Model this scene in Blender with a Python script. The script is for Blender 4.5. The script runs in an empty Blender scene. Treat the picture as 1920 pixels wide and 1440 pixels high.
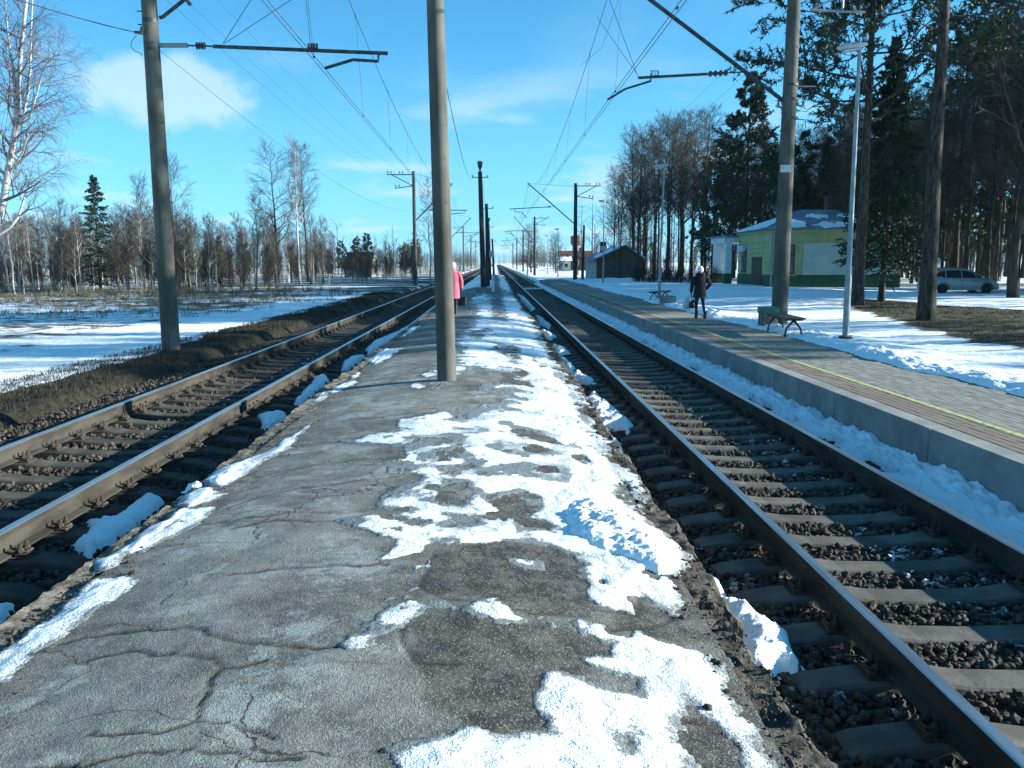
import bpy, bmesh, math, random
import numpy as np
from mathutils import Matrix, Vector

SC = bpy.context.scene
COL = SC.collection
RNG = np.random.default_rng(7)
PI = math.pi
rad = math.radians

# ------------------------------------------------------------------ camera
# world: X right, Y along the tracks, Z up; z = 0 is the railhead of the right-hand track
CAM_H, F_PX = 2.067, 1600.0
PITCH, YAW, ROLL = 0.1413, 0.0185, 0.003


def cam_axes():
    cp, sp = math.cos(PITCH), math.sin(PITCH)
    fwd = np.array([math.sin(YAW) * cp, math.cos(YAW) * cp, -sp])
    right = np.array([math.cos(YAW), -math.sin(YAW), 0.0])
    down = np.cross(fwd, right)
    c, s = math.cos(ROLL), math.sin(ROLL)
    return np.stack([c * right + s * down, -s * right + c * down, fwd])


AX = cam_axes()
cam_d = bpy.data.cameras.new('camera')
cam_d.sensor_width = 36.0
cam_d.lens = F_PX / 1920 * 36.0
cam_d.clip_start = 0.05
cam_d.clip_end = 6000
cam = bpy.data.objects.new('camera', cam_d)
COL.objects.link(cam)
mw = Matrix.Identity(4)
for i in range(3):
    mw[i][0] = AX[0][i]
    mw[i][1] = -AX[1][i]
    mw[i][2] = -AX[2][i]
mw[2][3] = CAM_H
cam.matrix_world = mw
SC.camera = cam

# ------------------------------------------------------------------ sky and sun
SUN_EL, SUN_BACK = rad(17.5), rad(1.5)     # low winter sun from the right, a little behind
wd = bpy.data.worlds.new('World')
SC.world = wd
wd.use_nodes = True
nt = wd.node_tree
nt.nodes.clear()


def wn(t, **k):
    n = nt.nodes.new(t)
    for a, b in k.items():
        setattr(n, a, b)
    return n


def wl(a, b):
    nt.links.new(a, b)


sky = wn('ShaderNodeTexSky', sky_type='NISHITA', sun_disc=False)
sky.sun_elevation = SUN_EL
sky.sun_rotation = rad(90) + SUN_BACK
sky.air_density = 1.0
sky.dust_density = 0.4
sky.ozone_density = 2.0
tint = wn('ShaderNodeMix', data_type='RGBA', blend_type='MULTIPLY')
tint.inputs[0].default_value = 1.0
# cool daylight: pull the sky towards one clean blue
bw = wn('ShaderNodeRGBToBW')
wl(sky.outputs[0], bw.inputs[0])
cool = wn('ShaderNodeMix', data_type='RGBA')
cool.inputs[0].default_value = 0.62
wl(sky.outputs[0], cool.inputs[6]); wl(bw.outputs[0], cool.inputs[7])
wl(cool.outputs[2], tint.inputs[6])
tint.inputs[7].default_value = (0.26, 1.04, 1.68, 1)
# scattered fair-weather clouds low over the horizon: noise on the direction, flattened
tc = wn('ShaderNodeTexCoord')
sep = wn('ShaderNodeSeparateXYZ')
wl(tc.outputs['Generated'], sep.inputs[0])
zz = wn('ShaderNodeMath', operation='ADD')
wl(sep.outputs['Z'], zz.inputs[0])
zz.inputs[1].default_value = 0.10
dx = wn('ShaderNodeMath', operation='DIVIDE')
wl(sep.outputs['X'], dx.inputs[0]); wl(zz.outputs[0], dx.inputs[1])
dy = wn('ShaderNodeMath', operation='DIVIDE')
wl(sep.outputs['Y'], dy.inputs[0]); wl(zz.outputs[0], dy.inputs[1])
cmb = wn('ShaderNodeCombineXYZ')
wl(dx.outputs[0], cmb.inputs[0]); wl(dy.outputs[0], cmb.inputs[1])
cn = wn('ShaderNodeTexNoise', noise_dimensions='3D')
cn.inputs['Scale'].default_value = 1.5
cn.inputs['Detail'].default_value = 7
cn.inputs['Roughness'].default_value = 0.52
cmap = wn('ShaderNodeMapping')
cmap.inputs['Location'].default_value = (3.3, 1.7, 0.4)
wl(cmb.outputs[0], cmap.inputs[0]); wl(cmap.outputs[0], cn.inputs[0])
cr = wn('ShaderNodeMapRange', interpolation_type='SMOOTHSTEP')
cr.inputs[1].default_value = 0.50
cr.inputs[2].default_value = 0.74
wl(cn.outputs[0], cr.inputs[0])
# one larger cumulus standing over the field, shaped by noise
cd = wn('ShaderNodeVectorMath', operation='SUBTRACT')
wl(tc.outputs['Generated'], cd.inputs[0])
_c = np.array([(290 - 960) / F_PX, (172 - 720) / F_PX, 1.0]) @ AX
_c /= np.linalg.norm(_c)
cd.inputs[1].default_value = tuple(_c)
cs = wn('ShaderNodeVectorMath', operation='MULTIPLY')
wl(cd.outputs[0], cs.inputs[0])
cs.inputs[1].default_value = (11.5, 11.5, 31.0)
cln = wn('ShaderNodeVectorMath', operation='LENGTH')
wl(cs.outputs[0], cln.inputs[0])
n2 = wn('ShaderNodeTexNoise')
n2.inputs['Scale'].default_value = 9.5
n2.inputs['Detail'].default_value = 8
n2.inputs['Roughness'].default_value = 0.58
wl(tc.outputs['Generated'], n2.inputs[0])
ca = wn('ShaderNodeMath', operation='MULTIPLY_ADD')
wl(n2.outputs[0], ca.inputs[0])
ca.inputs[1].default_value = 2.8
wl(cln.outputs['Value'], ca.inputs[2])
cr2 = wn('ShaderNodeMapRange', interpolation_type='SMOOTHSTEP')
wl(ca.outputs[0], cr2.inputs[0])
cr2.inputs[1].default_value = 2.65
cr2.inputs[2].default_value = 2.1
cr2.inputs[4].default_value = 0.72
cmx = wn('ShaderNodeMath', operation='MAXIMUM')
cw = wn('ShaderNodeMath', operation='MULTIPLY')
lowb = wn('ShaderNodeMapRange', interpolation_type='SMOOTHSTEP')
wl(sep.outputs['Z'], lowb.inputs[0])
lowb.inputs[1].default_value = 0.13
lowb.inputs[2].default_value = 0.24
lowb.inputs[3].default_value = 1.0
lowb.inputs[4].default_value = 0.12
cz = wn('ShaderNodeMath', operation='MULTIPLY')
wl(cr.outputs[0], cz.inputs[0]); wl(lowb.outputs[0], cz.inputs[1])
wl(cz.outputs[0], cw.inputs[0])
cw.inputs[1].default_value = 0.72
wl(cw.outputs[0], cmx.inputs[0]); wl(cr2.outputs[0], cmx.inputs[1])
cm = wn('ShaderNodeMix', data_type='RGBA')
wl(cmx.outputs[0], cm.inputs[0])
hz = wn('ShaderNodeMapRange', interpolation_type='SMOOTHSTEP')
wl(sep.outputs['Z'], hz.inputs[0])
hz.inputs[1].default_value = 0.26
hz.inputs[2].default_value = -0.02
hz.inputs[4].default_value = 0.45
hzm = wn('ShaderNodeMix', data_type='RGBA')
wl(hz.outputs[0], hzm.inputs[0]); wl(tint.outputs[2], hzm.inputs[6])
hzm.inputs[7].default_value = (2.2, 4.3, 5.3, 1)
wl(hzm.outputs[2], cm.inputs[6])
cm.inputs[7].default_value = (3.6, 5.0, 5.6, 1)
bg = wn('ShaderNodeBackground')
bg.inputs[1].default_value = 0.070
wl(cm.outputs[2], bg.inputs[0])
wo = wn('ShaderNodeOutputWorld')
wl(bg.outputs[0], wo.inputs[0])

sun_d = bpy.data.lights.new('sun', 'SUN')
sun_d.energy = 5.0
sun_d.angle = rad(0.5)
sun_d.color = (0.97, 1.0, 0.93)
sun = bpy.data.objects.new('sun', sun_d)
COL.objects.link(sun)
sdir = Vector((math.cos(SUN_EL) * math.cos(SUN_BACK), -math.cos(SUN_EL) * math.sin(SUN_BACK), math.sin(SUN_EL)))
sun.rotation_euler = sdir.to_track_quat('Z', 'Y').to_euler()
vs = SC.view_settings
vs.view_transform = 'Standard'
vs.look = 'None'
vs.exposure = 1.42
vs.gamma = 1.0
vs.use_curve_mapping = False


# ------------------------------------------------------------------ measuring helpers
def G(px, py, z=0.0):
    """world point where the sight line through a photo pixel meets the level z"""
    d = np.array([(px - 960) / F_PX, (py - 720) / F_PX, 1.0]) @ AX
    t = (z - CAM_H) / d[2]
    return np.array([d[0] * t, d[1] * t, z])


def A(px, py, Y):
    """world point on a sight line at distance Y along the tracks"""
    d = np.array([(px - 960) / F_PX, (py - 720) / F_PX, 1.0]) @ AX
    t = Y / d[1]
    return np.array([d[0] * t, Y, CAM_H + d[2] * t])


# ------------------------------------------------------------------ numpy noise
def _h(ix, iy, s):
    n = (ix.astype(np.int64) * 374761393 + iy.astype(np.int64) * 668265263 + s * 1442695041) & 0xFFFFFFFF
    n = ((n ^ (n >> 13)) * 1274126177) & 0xFFFFFFFF
    n = n ^ (n >> 16)
    return (n & 0xFFFFFF) / float(0xFFFFFF)


def vnoise(x, y, s=0):
    x = np.asarray(x, float); y = np.asarray(y, float)
    ix, iy = np.floor(x), np.floor(y)
    fx, fy = x - ix, y - iy
    fx = fx * fx * (3 - 2 * fx); fy = fy * fy * (3 - 2 * fy)
    a = _h(ix, iy, s); b = _h(ix + 1, iy, s); c = _h(ix, iy + 1, s); d = _h(ix + 1, iy + 1, s)
    return (a + (b - a) * fx) * (1 - fy) + (c + (d - c) * fx) * fy


def fbm(x, y, s=0, o=4, g=0.5):
    v = 0; a = 1.0; t = 0
    for i in range(o):
        v = v + a * (vnoise(x, y, s + i * 17) * 2 - 1)
        t += a; a *= g
        x = x * 2.03 + 11.3; y = y * 2.03 + 5.7
    return v / t


def sstep(a, b, x):
    t = np.clip((x - a) / (b - a), 0, 1)
    return t * t * (3 - 2 * t)


def seg_dist(px, py, ax, ay, bx, by):
    dx, dy = bx - ax, by - ay
    l2 = dx * dx + dy * dy + 1e-12
    t = np.clip(((px - ax) * dx + (py - ay) * dy) / l2, 0, 1)
    return np.hypot(px - ax - t * dx, py - ay - t * dy)


def poly_sdf(px, py, poly):
    """signed distance, positive inside"""
    poly = np.asarray(poly, float)[:, :2]
    d = np.full(px.shape, 1e9)
    ins = np.zeros(px.shape, bool)
    n = len(poly)
    for i in range(n):
        ax, ay = poly[i]; bx, by = poly[(i + 1) % n]
        d = np.minimum(d, seg_dist(px, py, ax, ay, bx, by))
        if ay != by:
            c = ((ay > py) != (by > py)) & (px < (bx - ax) * (py - ay) / (by - ay) + ax)
            ins ^= c
    return np.where(ins, d, -d)


# ------------------------------------------------------------------ mesh helpers
def fast_mesh(name, V, Fq=None, Ft=None, mats=(), smooth=False, mi=None):
    V = np.asarray(V, np.float32)
    parts = []; counts = []
    if Fq is not None and len(Fq):
        Fq = np.asarray(Fq, np.int32); parts.append(Fq.ravel()); counts.append(np.full(len(Fq), 4))
    if Ft is not None and len(Ft):
        Ft = np.asarray(Ft, np.int32); parts.append(Ft.ravel()); counts.append(np.full(len(Ft), 3))
    L = np.concatenate(parts).astype(np.int32); C = np.concatenate(counts).astype(np.int32)
    me = bpy.data.meshes.new(name)
    me.vertices.add(len(V)); me.vertices.foreach_set('co', V.ravel())
    me.loops.add(len(L)); me.loops.foreach_set('vertex_index', L)
    me.polygons.add(len(C))
    st = np.concatenate([[0], np.cumsum(C)[:-1]]).astype(np.int32)
    me.polygons.foreach_set('loop_start', st)
    me.polygons.foreach_set('use_smooth', np.full(len(C), smooth))
    for m in mats:
        me.materials.append(m)
    if mi is not None:
        me.polygons.foreach_set('material_index', np.asarray(mi, np.int32))
    me.update(calc_edges=True)
    return me


def attr(me, name, vals):
    a = me.attributes.new(name, 'FLOAT', 'POINT')
    a.data.foreach_set('value', np.asarray(vals, np.float32).ravel())


def link(name, me, parent=None, loc=None, rot=None, scale=None):
    o = bpy.data.objects.new(name, me)
    COL.objects.link(o)
    if parent is not None:
        o.parent = parent
    if loc is not None:
        o.location = tuple(float(v) for v in loc)
    if rot is not None:
        o.rotation_euler = rot
    if scale is not None:
        o.scale = scale
    return o


def tag(o, label=None, cat=None, group=None, kind=None):
    if label: o['label'] = label
    if cat: o['category'] = cat
    if group: o['group'] = group
    if kind: o['kind'] = kind
    return o


def thing(name, label, cat, loc=(0, 0, 0), rotz=0.0, group=None):
    o = bpy.data.objects.new(name, None)
    COL.objects.link(o)
    o.empty_display_size = 0.2
    o.location = tuple(float(v) for v in loc)
    o.rotation_euler = (0, 0, rotz)
    return tag(o, label, cat, group)


def grid_faces(nr, nc):
    i = np.arange(nr - 1)[:, None] * nc + np.arange(nc - 1)[None, :]
    i = i.ravel()
    return np.stack([i, i + 1, i + nc + 1, i + nc], 1)


class MB:
    """collects simple shapes into one mesh"""

    def __init__(s):
        s.v = []; s.f = []; s.m = []; s.cur = 0

    def mat(s, i):
        s.cur = i; return s

    def add(s, vs_, fs):
        b = len(s.v)
        s.v += [tuple(float(c) for c in p) for p in vs_]
        for f in fs:
            s.f.append(tuple(b + i for i in f)); s.m.append(s.cur)
        return s

    def box(s, x0, x1, y0, y1, z0, z1, bev=0.0, rotz=0.0, at=(0, 0, 0)):
        if bev <= 0:
            P = [(x, y, z) for z in (z0, z1) for y in (y0, y1) for x in (x0, x1)]
            Fs = [(0, 2, 3, 1), (4, 5, 7, 6), (0, 1, 5, 4), (2, 6, 7, 3), (0, 4, 6, 2), (1, 3, 7, 5)]
        else:
            b = bev
            P = []; idx = {}
            cx, cy, cz = (x0 + x1) / 2, (y0 + y1) / 2, (z0 + z1) / 2
            hx, hy, hz = (x1 - x0) / 2, (y1 - y0) / 2, (z1 - z0) / 2
            for sx in (-1, 1):
                for sy in (-1, 1):
                    for sz in (-1, 1):
                        for a in range(3):
                            d = [hx - b, hy - b, hz - b]; d[a] += b
                            idx[(sx, sy, sz, a)] = len(P)
                            P.append((cx + sx * d[0], cy + sy * d[1], cz + sz * d[2]))
            Fs = []

            def put(q):
                pts = [np.array(P[i]) for i in q]
                n = np.cross(pts[1] - pts[0], pts[2] - pts[0])
                c = sum(pts) / len(pts) - np.array((cx, cy, cz))
                Fs.append(tuple(q) if n @ c > 0 else tuple(q[::-1]))
            for a in range(3):
                o = [i for i in range(3) if i != a]
                for sg in (-1, 1):
                    q = []
                    for u, v in ((-1, -1), (1, -1), (1, 1), (-1, 1)):
                        k = [0, 0, 0]; k[a] = sg; k[o[0]] = u; k[o[1]] = v
                        q.append(idx[(k[0], k[1], k[2], a)])
                    put(q)
                for u in (-1, 1):
                    for v in (-1, 1):
                        q = []
                        for sg, ax_ in ((-1, o[0]), (1, o[0]), (1, o[1]), (-1, o[1])):
                            k = [0, 0, 0]; k[a] = sg; k[o[0]] = u; k[o[1]] = v
                            q.append(idx[(k[0], k[1], k[2], ax_)])
                        put(q)
            for sx in (-1, 1):
                for sy in (-1, 1):
                    for sz in (-1, 1):
                        put([idx[(sx, sy, sz, 0)], idx[(sx, sy, sz, 1)], idx[(sx, sy, sz, 2)]])
        if rotz:
            c, n = math.cos(rotz), math.sin(rotz)
            P = [(p[0] * c - p[1] * n, p[0] * n + p[1] * c, p[2]) for p in P]
        P = [(p[0] + at[0], p[1] + at[1], p[2] + at[2]) for p in P]
        return s.add(P, Fs)

    def tube(s, pts, r, n=8, cap=True):
        pts = [np.array(p, float) for p in pts]
        rs = r if hasattr(r, '__len__') else [r] * len(pts)
        V = []; Fs = []
        prev = None
        for i, p in enumerate(pts):
            t = pts[min(i + 1, len(pts) - 1)] - pts[max(i - 1, 0)]
            t = t / (np.linalg.norm(t) + 1e-12)
            if prev is None:
                u = np.cross(t, (0, 0, 1.0))
                if np.linalg.norm(u) < 1e-3: u = np.cross(t, (1.0, 0, 0))
            else:
                u = prev - t * (prev @ t)
            u = u / (np.linalg.norm(u) + 1e-12); prev = u
            w = np.cross(t, u)
            for k in range(n):
                a = 2 * PI * k / n
                V.append(p + rs[i] * (math.cos(a) * u + math.sin(a) * w))
        for i in range(len(pts) - 1):
            for k in range(n):
                k2 = (k + 1) % n
                Fs.append((i * n + k, i * n + k2, (i + 1) * n + k2, (i + 1) * n + k))
        if cap:
            Fs.append(tuple(range(n))[::-1])
            Fs.append(tuple((len(pts) - 1) * n + k for k in range(n)))
        return s.add(V, Fs)

    def lathe(s, prof, n=16, c=(0, 0)):
        V = []; Fs = []
        for r, z in prof:
            for k in range(n):
                a = 2 * PI * k / n
                V.append((c[0] + r * math.cos(a), c[1] + r * math.sin(a), z))
        for i in range(len(prof) - 1):
            for k in range(n):
                k2 = (k + 1) % n
                Fs.append((i * n + k, i * n + k2, (i + 1) * n + k2, (i + 1) * n + k))
        Fs.append(tuple(range(n))[::-1])
        Fs.append(tuple((len(prof) - 1) * n + k for k in range(n)))
        return s.add(V, Fs)

    def prism(s, poly, y0, y1, axis='y'):
        """polygon in the two other axes, extruded along axis"""
        n = len(poly)
        if axis == 'y':
            V = [(a, y0, b) for a, b in poly] + [(a, y1, b) for a, b in poly]
        elif axis == 'x':
            V = [(y0, a, b) for a, b in poly] + [(y1, a, b) for a, b in poly]
        else:
            V = [(a, b, y0) for a, b in poly] + [(a, b, y1) for a, b in poly]
        Fs = [tuple(range(n))[::-1], tuple(range(n, 2 * n))]
        for i in range(n):
            j = (i + 1) % n
            Fs.append((i, j, n + j, n + i))
        return s.add(V, Fs)

    def loft(s, rings, cap=True):
        n = len(rings[0]); V = [p for r in rings for p in r]; Fs = []
        for i in range(len(rings) - 1):
            for k in range(n):
                k2 = (k + 1) % n
                Fs.append((i * n + k, i * n + k2, (i + 1) * n + k2, (i + 1) * n + k))
        if cap:
            Fs.append(tuple(range(n))[::-1])
            Fs.append(tuple((len(rings) - 1) * n + k for k in range(n)))
        return s.add(V, Fs)

    def mesh(s, name, mats, smooth=False):
        me = bpy.data.meshes.new(name)
        me.from_pydata(s.v, [], s.f)
        for m in (mats if isinstance(mats, (list, tuple)) else [mats]):
            me.materials.append(m)
        me.polygons.foreach_set('material_index', s.m)
        bm = bmesh.new(); bm.from_mesh(me)
        bmesh.ops.recalc_face_normals(bm, faces=bm.faces)
        bm.to_mesh(me); bm.free()
        if smooth:
            me.polygons.foreach_set('use_smooth', [True] * len(me.polygons))
            try:
                me.set_sharp_from_angle(angle=rad(40))
            except Exception:
                pass
        me.update()
        return me

    def build(s, name, mats, parent=None, smooth=False, loc=None, rot=None):
        return link(name, s.mesh(name, mats, smooth), parent, loc, rot)


# ------------------------------------------------------------------ materials
def new_mat(name):
    m = bpy.data.materials.new(name)
    m.use_nodes = True
    n = m.node_tree
    b = n.nodes['Principled BSDF']
    return m, n, b


class N:
    def __init__(s, name):
        s.m, s.t, s.b = new_mat(name)
        s.co = None

    def n(s, t, **k):
        x = s.t.nodes.new(t)
        for a, b in k.items():
            setattr(x, a, b)
        return x

    def l(s, a, b):
        s.t.links.new(a, b)

    def pos(s, scale=(1, 1, 1), obj=False):
        if obj:
            t = s.n('ShaderNodeTexCoord'); o = t.outputs['Object']
        else:
            t = s.n('ShaderNodeNewGeometry'); o = t.outputs['Position']
        mp = s.n('ShaderNodeMapping')
        mp.inputs['Scale'].default_value = scale
        s.l(o, mp.inputs[0])
        return mp.outputs[0]

    def noise(s, vec, scale, detail=4, rough=0.55, dist=0.0):
        x = s.n('ShaderNodeTexNoise')
        x.inputs['Scale'].default_value = scale
        x.inputs['Detail'].default_value = detail
        x.inputs['Roughness'].default_value = rough
        x.inputs['Distortion'].default_value = dist
        s.l(vec, x.inputs['Vector'])
        return x.outputs[0]

    def vor(s, vec, scale, feature='F1', out=0):
        x = s.n('ShaderNodeTexVoronoi', feature=feature)
        x.inputs['Scale'].default_value = scale
        s.l(vec, x.inputs['Vector'])
        return x.outputs[out]

    def ramp(s, v, a, b, lo=0.0, hi=1.0):
        x = s.n('ShaderNodeMapRange', interpolation_type='SMOOTHSTEP')
        s.l(v, x.inputs[0])
        x.inputs[1].default_value = a; x.inputs[2].default_value = b
        x.inputs[3].default_value = lo; x.inputs[4].default_value = hi
        return x.outputs[0]

    def mix(s, f, a, b, bl='MIX'):
        x = s.n('ShaderNodeMix', data_type='RGBA', blend_type=bl)
        for sock, v in ((0, f), (6, a), (7, b)):
            if isinstance(v, (int, float)): x.inputs[sock].default_value = v
            elif isinstance(v, (tuple, list)): x.inputs[sock].default_value = (v[0], v[1], v[2], 1)
            else: s.l(v, x.inputs[sock])
        return x.outputs[2]

    def math(s, op, a, b=None, c=None):
        x = s.n('ShaderNodeMath', operation=op)
        for i, v in enumerate((a, b, c)):
            if v is None: continue
            if isinstance(v, (int, float)): x.inputs[i].default_value = v
            else: s.l(v, x.inputs[i])
        return x.outputs[0]

    def attr(s, name):
        x = s.n('ShaderNodeAttribute', attribute_name=name)
        return x.outputs['Fac']

    def bump(s, h, strength=0.4, dist=0.02, prev=None):
        x = s.n('ShaderNodeBump')
        x.inputs['Strength'].default_value = strength
        x.inputs['Distance'].default_value = dist
        s.l(h, x.inputs['Height'])
        if prev is not None: s.l(prev, x.inputs['Normal'])
        return x.outputs[0]

    def out(s, col=None, rough=None, normal=None, metal=None, spec=None):
        for k, v in (('Base Color', col), ('Roughness', rough), ('Metallic', metal), ('Specular IOR Level', spec)):
            if v is None: continue
            if isinstance(v, (int, float)): s.b.inputs[k].default_value = v
            elif isinstance(v, (tuple, list)): s.b.inputs[k].default_value = (v[0], v[1], v[2], 1)
            else: s.l(v, s.b.inputs[k])
        if normal is not None: s.l(normal, s.b.inputs['Normal'])
        return s.m


def varied(name, c1, c2, scale=4, rough=0.7, bump=0.0, bscale=30, metal=0.0, sc=(1, 1, 1), obj=True, spec=0.3, lo=0.35, hi=0.65):
    k = N(name)
    p = k.pos(sc, obj)
    f = k.ramp(k.noise(p, scale, 5), lo, hi)
    nrm = None
    if bump > 0:
        nrm = k.bump(k.noise(p, bscale, 4), bump, 0.01)
    return k.out(k.mix(f, c1, c2), rough, nrm, metal, spec)


M = {}


def snow_col(k, p, dirt=0.5):
    n = k.noise(p, 1.7, 5)
    d = k.ramp(n, 0.52, 0.80, 0, dirt)
    return k.mix(d, (0.90, 0.915, 0.93), (0.55, 0.54, 0.52))


def make_materials():
    k = N('snow'); p = k.pos()
    h = k.math('ADD', k.math('MULTIPLY', k.noise(p, 9, 6, 0.6), 1.0), k.math('MULTIPLY', k.noise(p, 60, 3), 0.25))
    M['snow'] = k.out(snow_col(k, p, 0.45), 0.55, k.bump(h, 0.55, 0.05), spec=0.25)
    k = N('snow_granular'); p = k.pos()
    thin = k.attr('thin')
    fine = k.noise(p, 55, 3, 0.7)
    seen = k.ramp(k.math('ADD', thin, k.math('MULTIPLY', fine, 0.6)), 0.75, 1.05)
    col = k.mix(seen, k.mix(k.ramp(k.noise(p, 2.2, 4), 0.45, 0.7), (0.86, 0.88, 0.90), (0.46, 0.48, 0.49)), (0.18, 0.185, 0.18))
    gr = k.ramp(k.noise(p, 130, 2, 0.5), 0.70, 0.76, 0, 0.7)
    col = k.mix(gr, col, (0.12, 0.11, 0.10))
    h = k.math('ADD', k.noise(p, 14, 5, 0.65), k.math('MULTIPLY', k.noise(p, 90, 2), 0.3))
    M['snow_wet'] = k.out(col, 0.4, k.bump(h, 0.6, 0.04), spec=0.35)

    # ground: snow lying over dry grass and soil
    k = N('ground'); p = k.pos()
    sb, gb = k.attr('snow'), k.attr('soil')
    ps = k.pos((0.6, 1.0, 1.0))
    n1 = k.noise(ps, 1.5, 8, 0.66); n3 = k.noise(ps, 0.16, 3)
    nn = k.math('ADD', k.math('MULTIPLY', n1, 0.7), k.math('MULTIPLY', n3, 0.5))
    f = k.ramp(k.math('ADD', nn, sb), 0.57, 0.66)
    grass = k.mix(k.ramp(k.noise(p, 3, 6, 0.7), 0.35, 0.65), (0.055, 0.050, 0.026), (0.125, 0.108, 0.062))
    soil = k.mix(k.ramp(k.noise(p, 5, 6, 0.7), 0.35, 0.65), (0.014, 0.0115, 0.007), (0.036, 0.030, 0.018))
    g = k.mix(gb, grass, soil)
    col = k.mix(f, g, snow_col(k, p, 0.18))
    h = k.math('ADD', k.math('MULTIPLY', k.noise(p, 5, 6, 0.65), 0.9), k.math('MULTIPLY', f, 0.5))
    M['ground'] = k.out(col, 0.75, k.bump(h, 0.8, 0.10), spec=0.2)

    k = N('asphalt'); p = k.pos()
    dk, ed = k.attr('dark'), k.attr('edge')
    agg = k.vor(p, 150, out=1)
    ag = k.n('ShaderNodeSeparateColor'); k.l(agg, ag.inputs[0])
    big = k.noise(p, 1.3, 6, 0.65); med = k.noise(p, 7, 6, 0.7); fin = k.noise(p, 160, 2)
    base = k.mix(k.ramp(k.math('ADD', k.math('MULTIPLY', big, 0.6), k.math('MULTIPLY', med, 0.4)), 0.40, 0.60), (0.104, 0.106, 0.095), (0.208, 0.213, 0.192))
    base = k.mix(k.ramp(k.noise(p, 1.9, 8, 0.74), 0.50, 0.60, 0, 0.9), base, (0.285, 0.305, 0.290))
    base = k.mix(k.math('MULTIPLY', dk, 0.95), base, k.mix(k.ramp(med, 0.4, 0.62), (0.034, 0.030, 0.027), (0.098, 0.088, 0.073)))
    base = k.mix(k.math('MULTIPLY', ed, 0.8), base, k.mix(k.ramp(med, 0.4, 0.6), (0.11, 0.09, 0.067), (0.24, 0.205, 0.16)))
    st = k.ramp(ag.outputs[0], 0.80, 0.95, 0, 0.38)
    base = k.mix(st, base, (0.38, 0.365, 0.325))
    pit = k.ramp(ag.outputs[1], 0.82, 0.96, 0, 0.5)
    base = k.mix(pit, base, (0.045, 0.045, 0.045))
    wv = k.n('ShaderNodeVectorMath', operation='ADD'); k.l(p, wv.inputs[0])
    nd = k.n('ShaderNodeTexNoise'); nd.inputs['Scale'].default_value = 5; nd.inputs['Detail'].default_value = 5; k.l(p, nd.inputs['Vector'])
    ns = k.n('ShaderNodeVectorMath', operation='SCALE'); ns.inputs['Scale'].default_value = 0.22; k.l(nd.outputs['Color'], ns.inputs[0]); k.l(ns.outputs[0], wv.inputs[1])
    ve = k.n('ShaderNodeTexVoronoi', feature='DISTANCE_TO_EDGE'); ve.inputs['Scale'].default_value = 1.7; k.l(wv.outputs[0], ve.inputs['Vector'])
    hair = k.math('MULTIPLY', k.ramp(ve.outputs['Distance'], 0.011, 0.002), k.ramp(k.noise(p, 1.1, 3), 0.46, 0.58))
    ck = k.math('MAXIMUM', k.attr('crack'), k.math('MULTIPLY', hair, 0.85))
    base = k.mix(ck, base, (0.025, 0.022, 0.018))
    wet = k.math('MULTIPLY', dk, k.ramp(k.noise(p, 3, 4), 0.45, 0.6))
    rg = k.math('SUBTRACT', 0.85, k.math('MULTIPLY', wet, 0.35))
    h = k.math('ADD', k.math('MULTIPLY', k.vor(p, 150), 0.5), k.math('MULTIPLY', k.noise(p, 34, 6, 0.75), 1.4))
    M['asphalt'] = k.out(base, rg, k.bump(h, 0.7, 0.009), spec=0.25)

    k = N('ballast_stone'); p = k.pos()
    at = k.attr('tone')
    base = k.mix(at, (0.018, 0.015, 0.013), (0.105, 0.088, 0.070))
    base = k.mix(k.ramp(k.noise(p, 60, 3), 0.45, 0.7, 0, 0.5), base, (0.095, 0.077, 0.058))
    geo = k.n('ShaderNodeNewGeometry'); sp = k.n('ShaderNodeSeparateXYZ'); k.l(geo.outputs['Normal'], sp.inputs[0])
    sx = k.n('ShaderNodeSeparateXYZ'); k.l(geo.outputs['Position'], sx.inputs[0])
    band = k.attr('frost')
    up = k.ramp(sp.outputs[2], 0.25, 0.75)
    f = k.math('MULTIPLY', up, k.ramp(k.math('ADD', k.noise(p, 5, 5, 0.7), band), 0.72, 0.86))
    M['stone'] = k.out(k.mix(f, base, (0.78, 0.81, 0.84)), 0.85, k.bump(k.noise(p, 80, 3), 0.4, 0.006), spec=0.2)
    k = N('ballast_bed'); p = k.pos()
    v = k.vor(p, 22, out=1); s2 = k.n('ShaderNodeSeparateColor'); k.l(v, s2.inputs[0])
    base = k.mix(k.ramp(s2.outputs[0], 0.1, 0.95), (0.014, 0.012, 0.010), (0.085, 0.071, 0.056))
    band = k.attr('frost')
    f = k.ramp(k.math('ADD', k.noise(p, 5, 6, 0.72), band), 0.72, 0.86)
    vd = k.vor(p, 22)
    M['bed'] = k.out(k.mix(f, base, (0.76, 0.79, 0.82)), 0.9, k.bump(vd, 1.0, 0.05), spec=0.15)

    k = N('rail_steel'); p = k.pos((1, 0.25, 1))
    M['rail'] = k.out(k.mix(k.ramp(k.noise(p, 6, 5), 0.35, 0.65), (0.028, 0.0235, 0.0185), (0.058, 0.050, 0.0395)), 0.8, k.bump(k.noise(p, 40, 4), 0.3, 0.004), spec=0.2)
    k = N('rail_head'); p = k.pos((6, 0.15, 1))
    M['rail_top'] = k.out(k.mix(k.ramp(k.noise(p, 9, 3), 0.35, 0.7), (0.50, 0.52, 0.54), (0.34, 0.35, 0.36)), 0.34, None, 0.9)
    M['fastener'] = varied('rusty_fastener', (0.03, 0.024, 0.018), (0.075, 0.055, 0.04), 30, 0.8, 0.3, 80)
    M['sleeper'] = varied('sleeper_concrete', (0.066, 0.061, 0.053), (0.125, 0.118, 0.103), 3, 0.85, 0.35, 40, obj=False)
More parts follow.
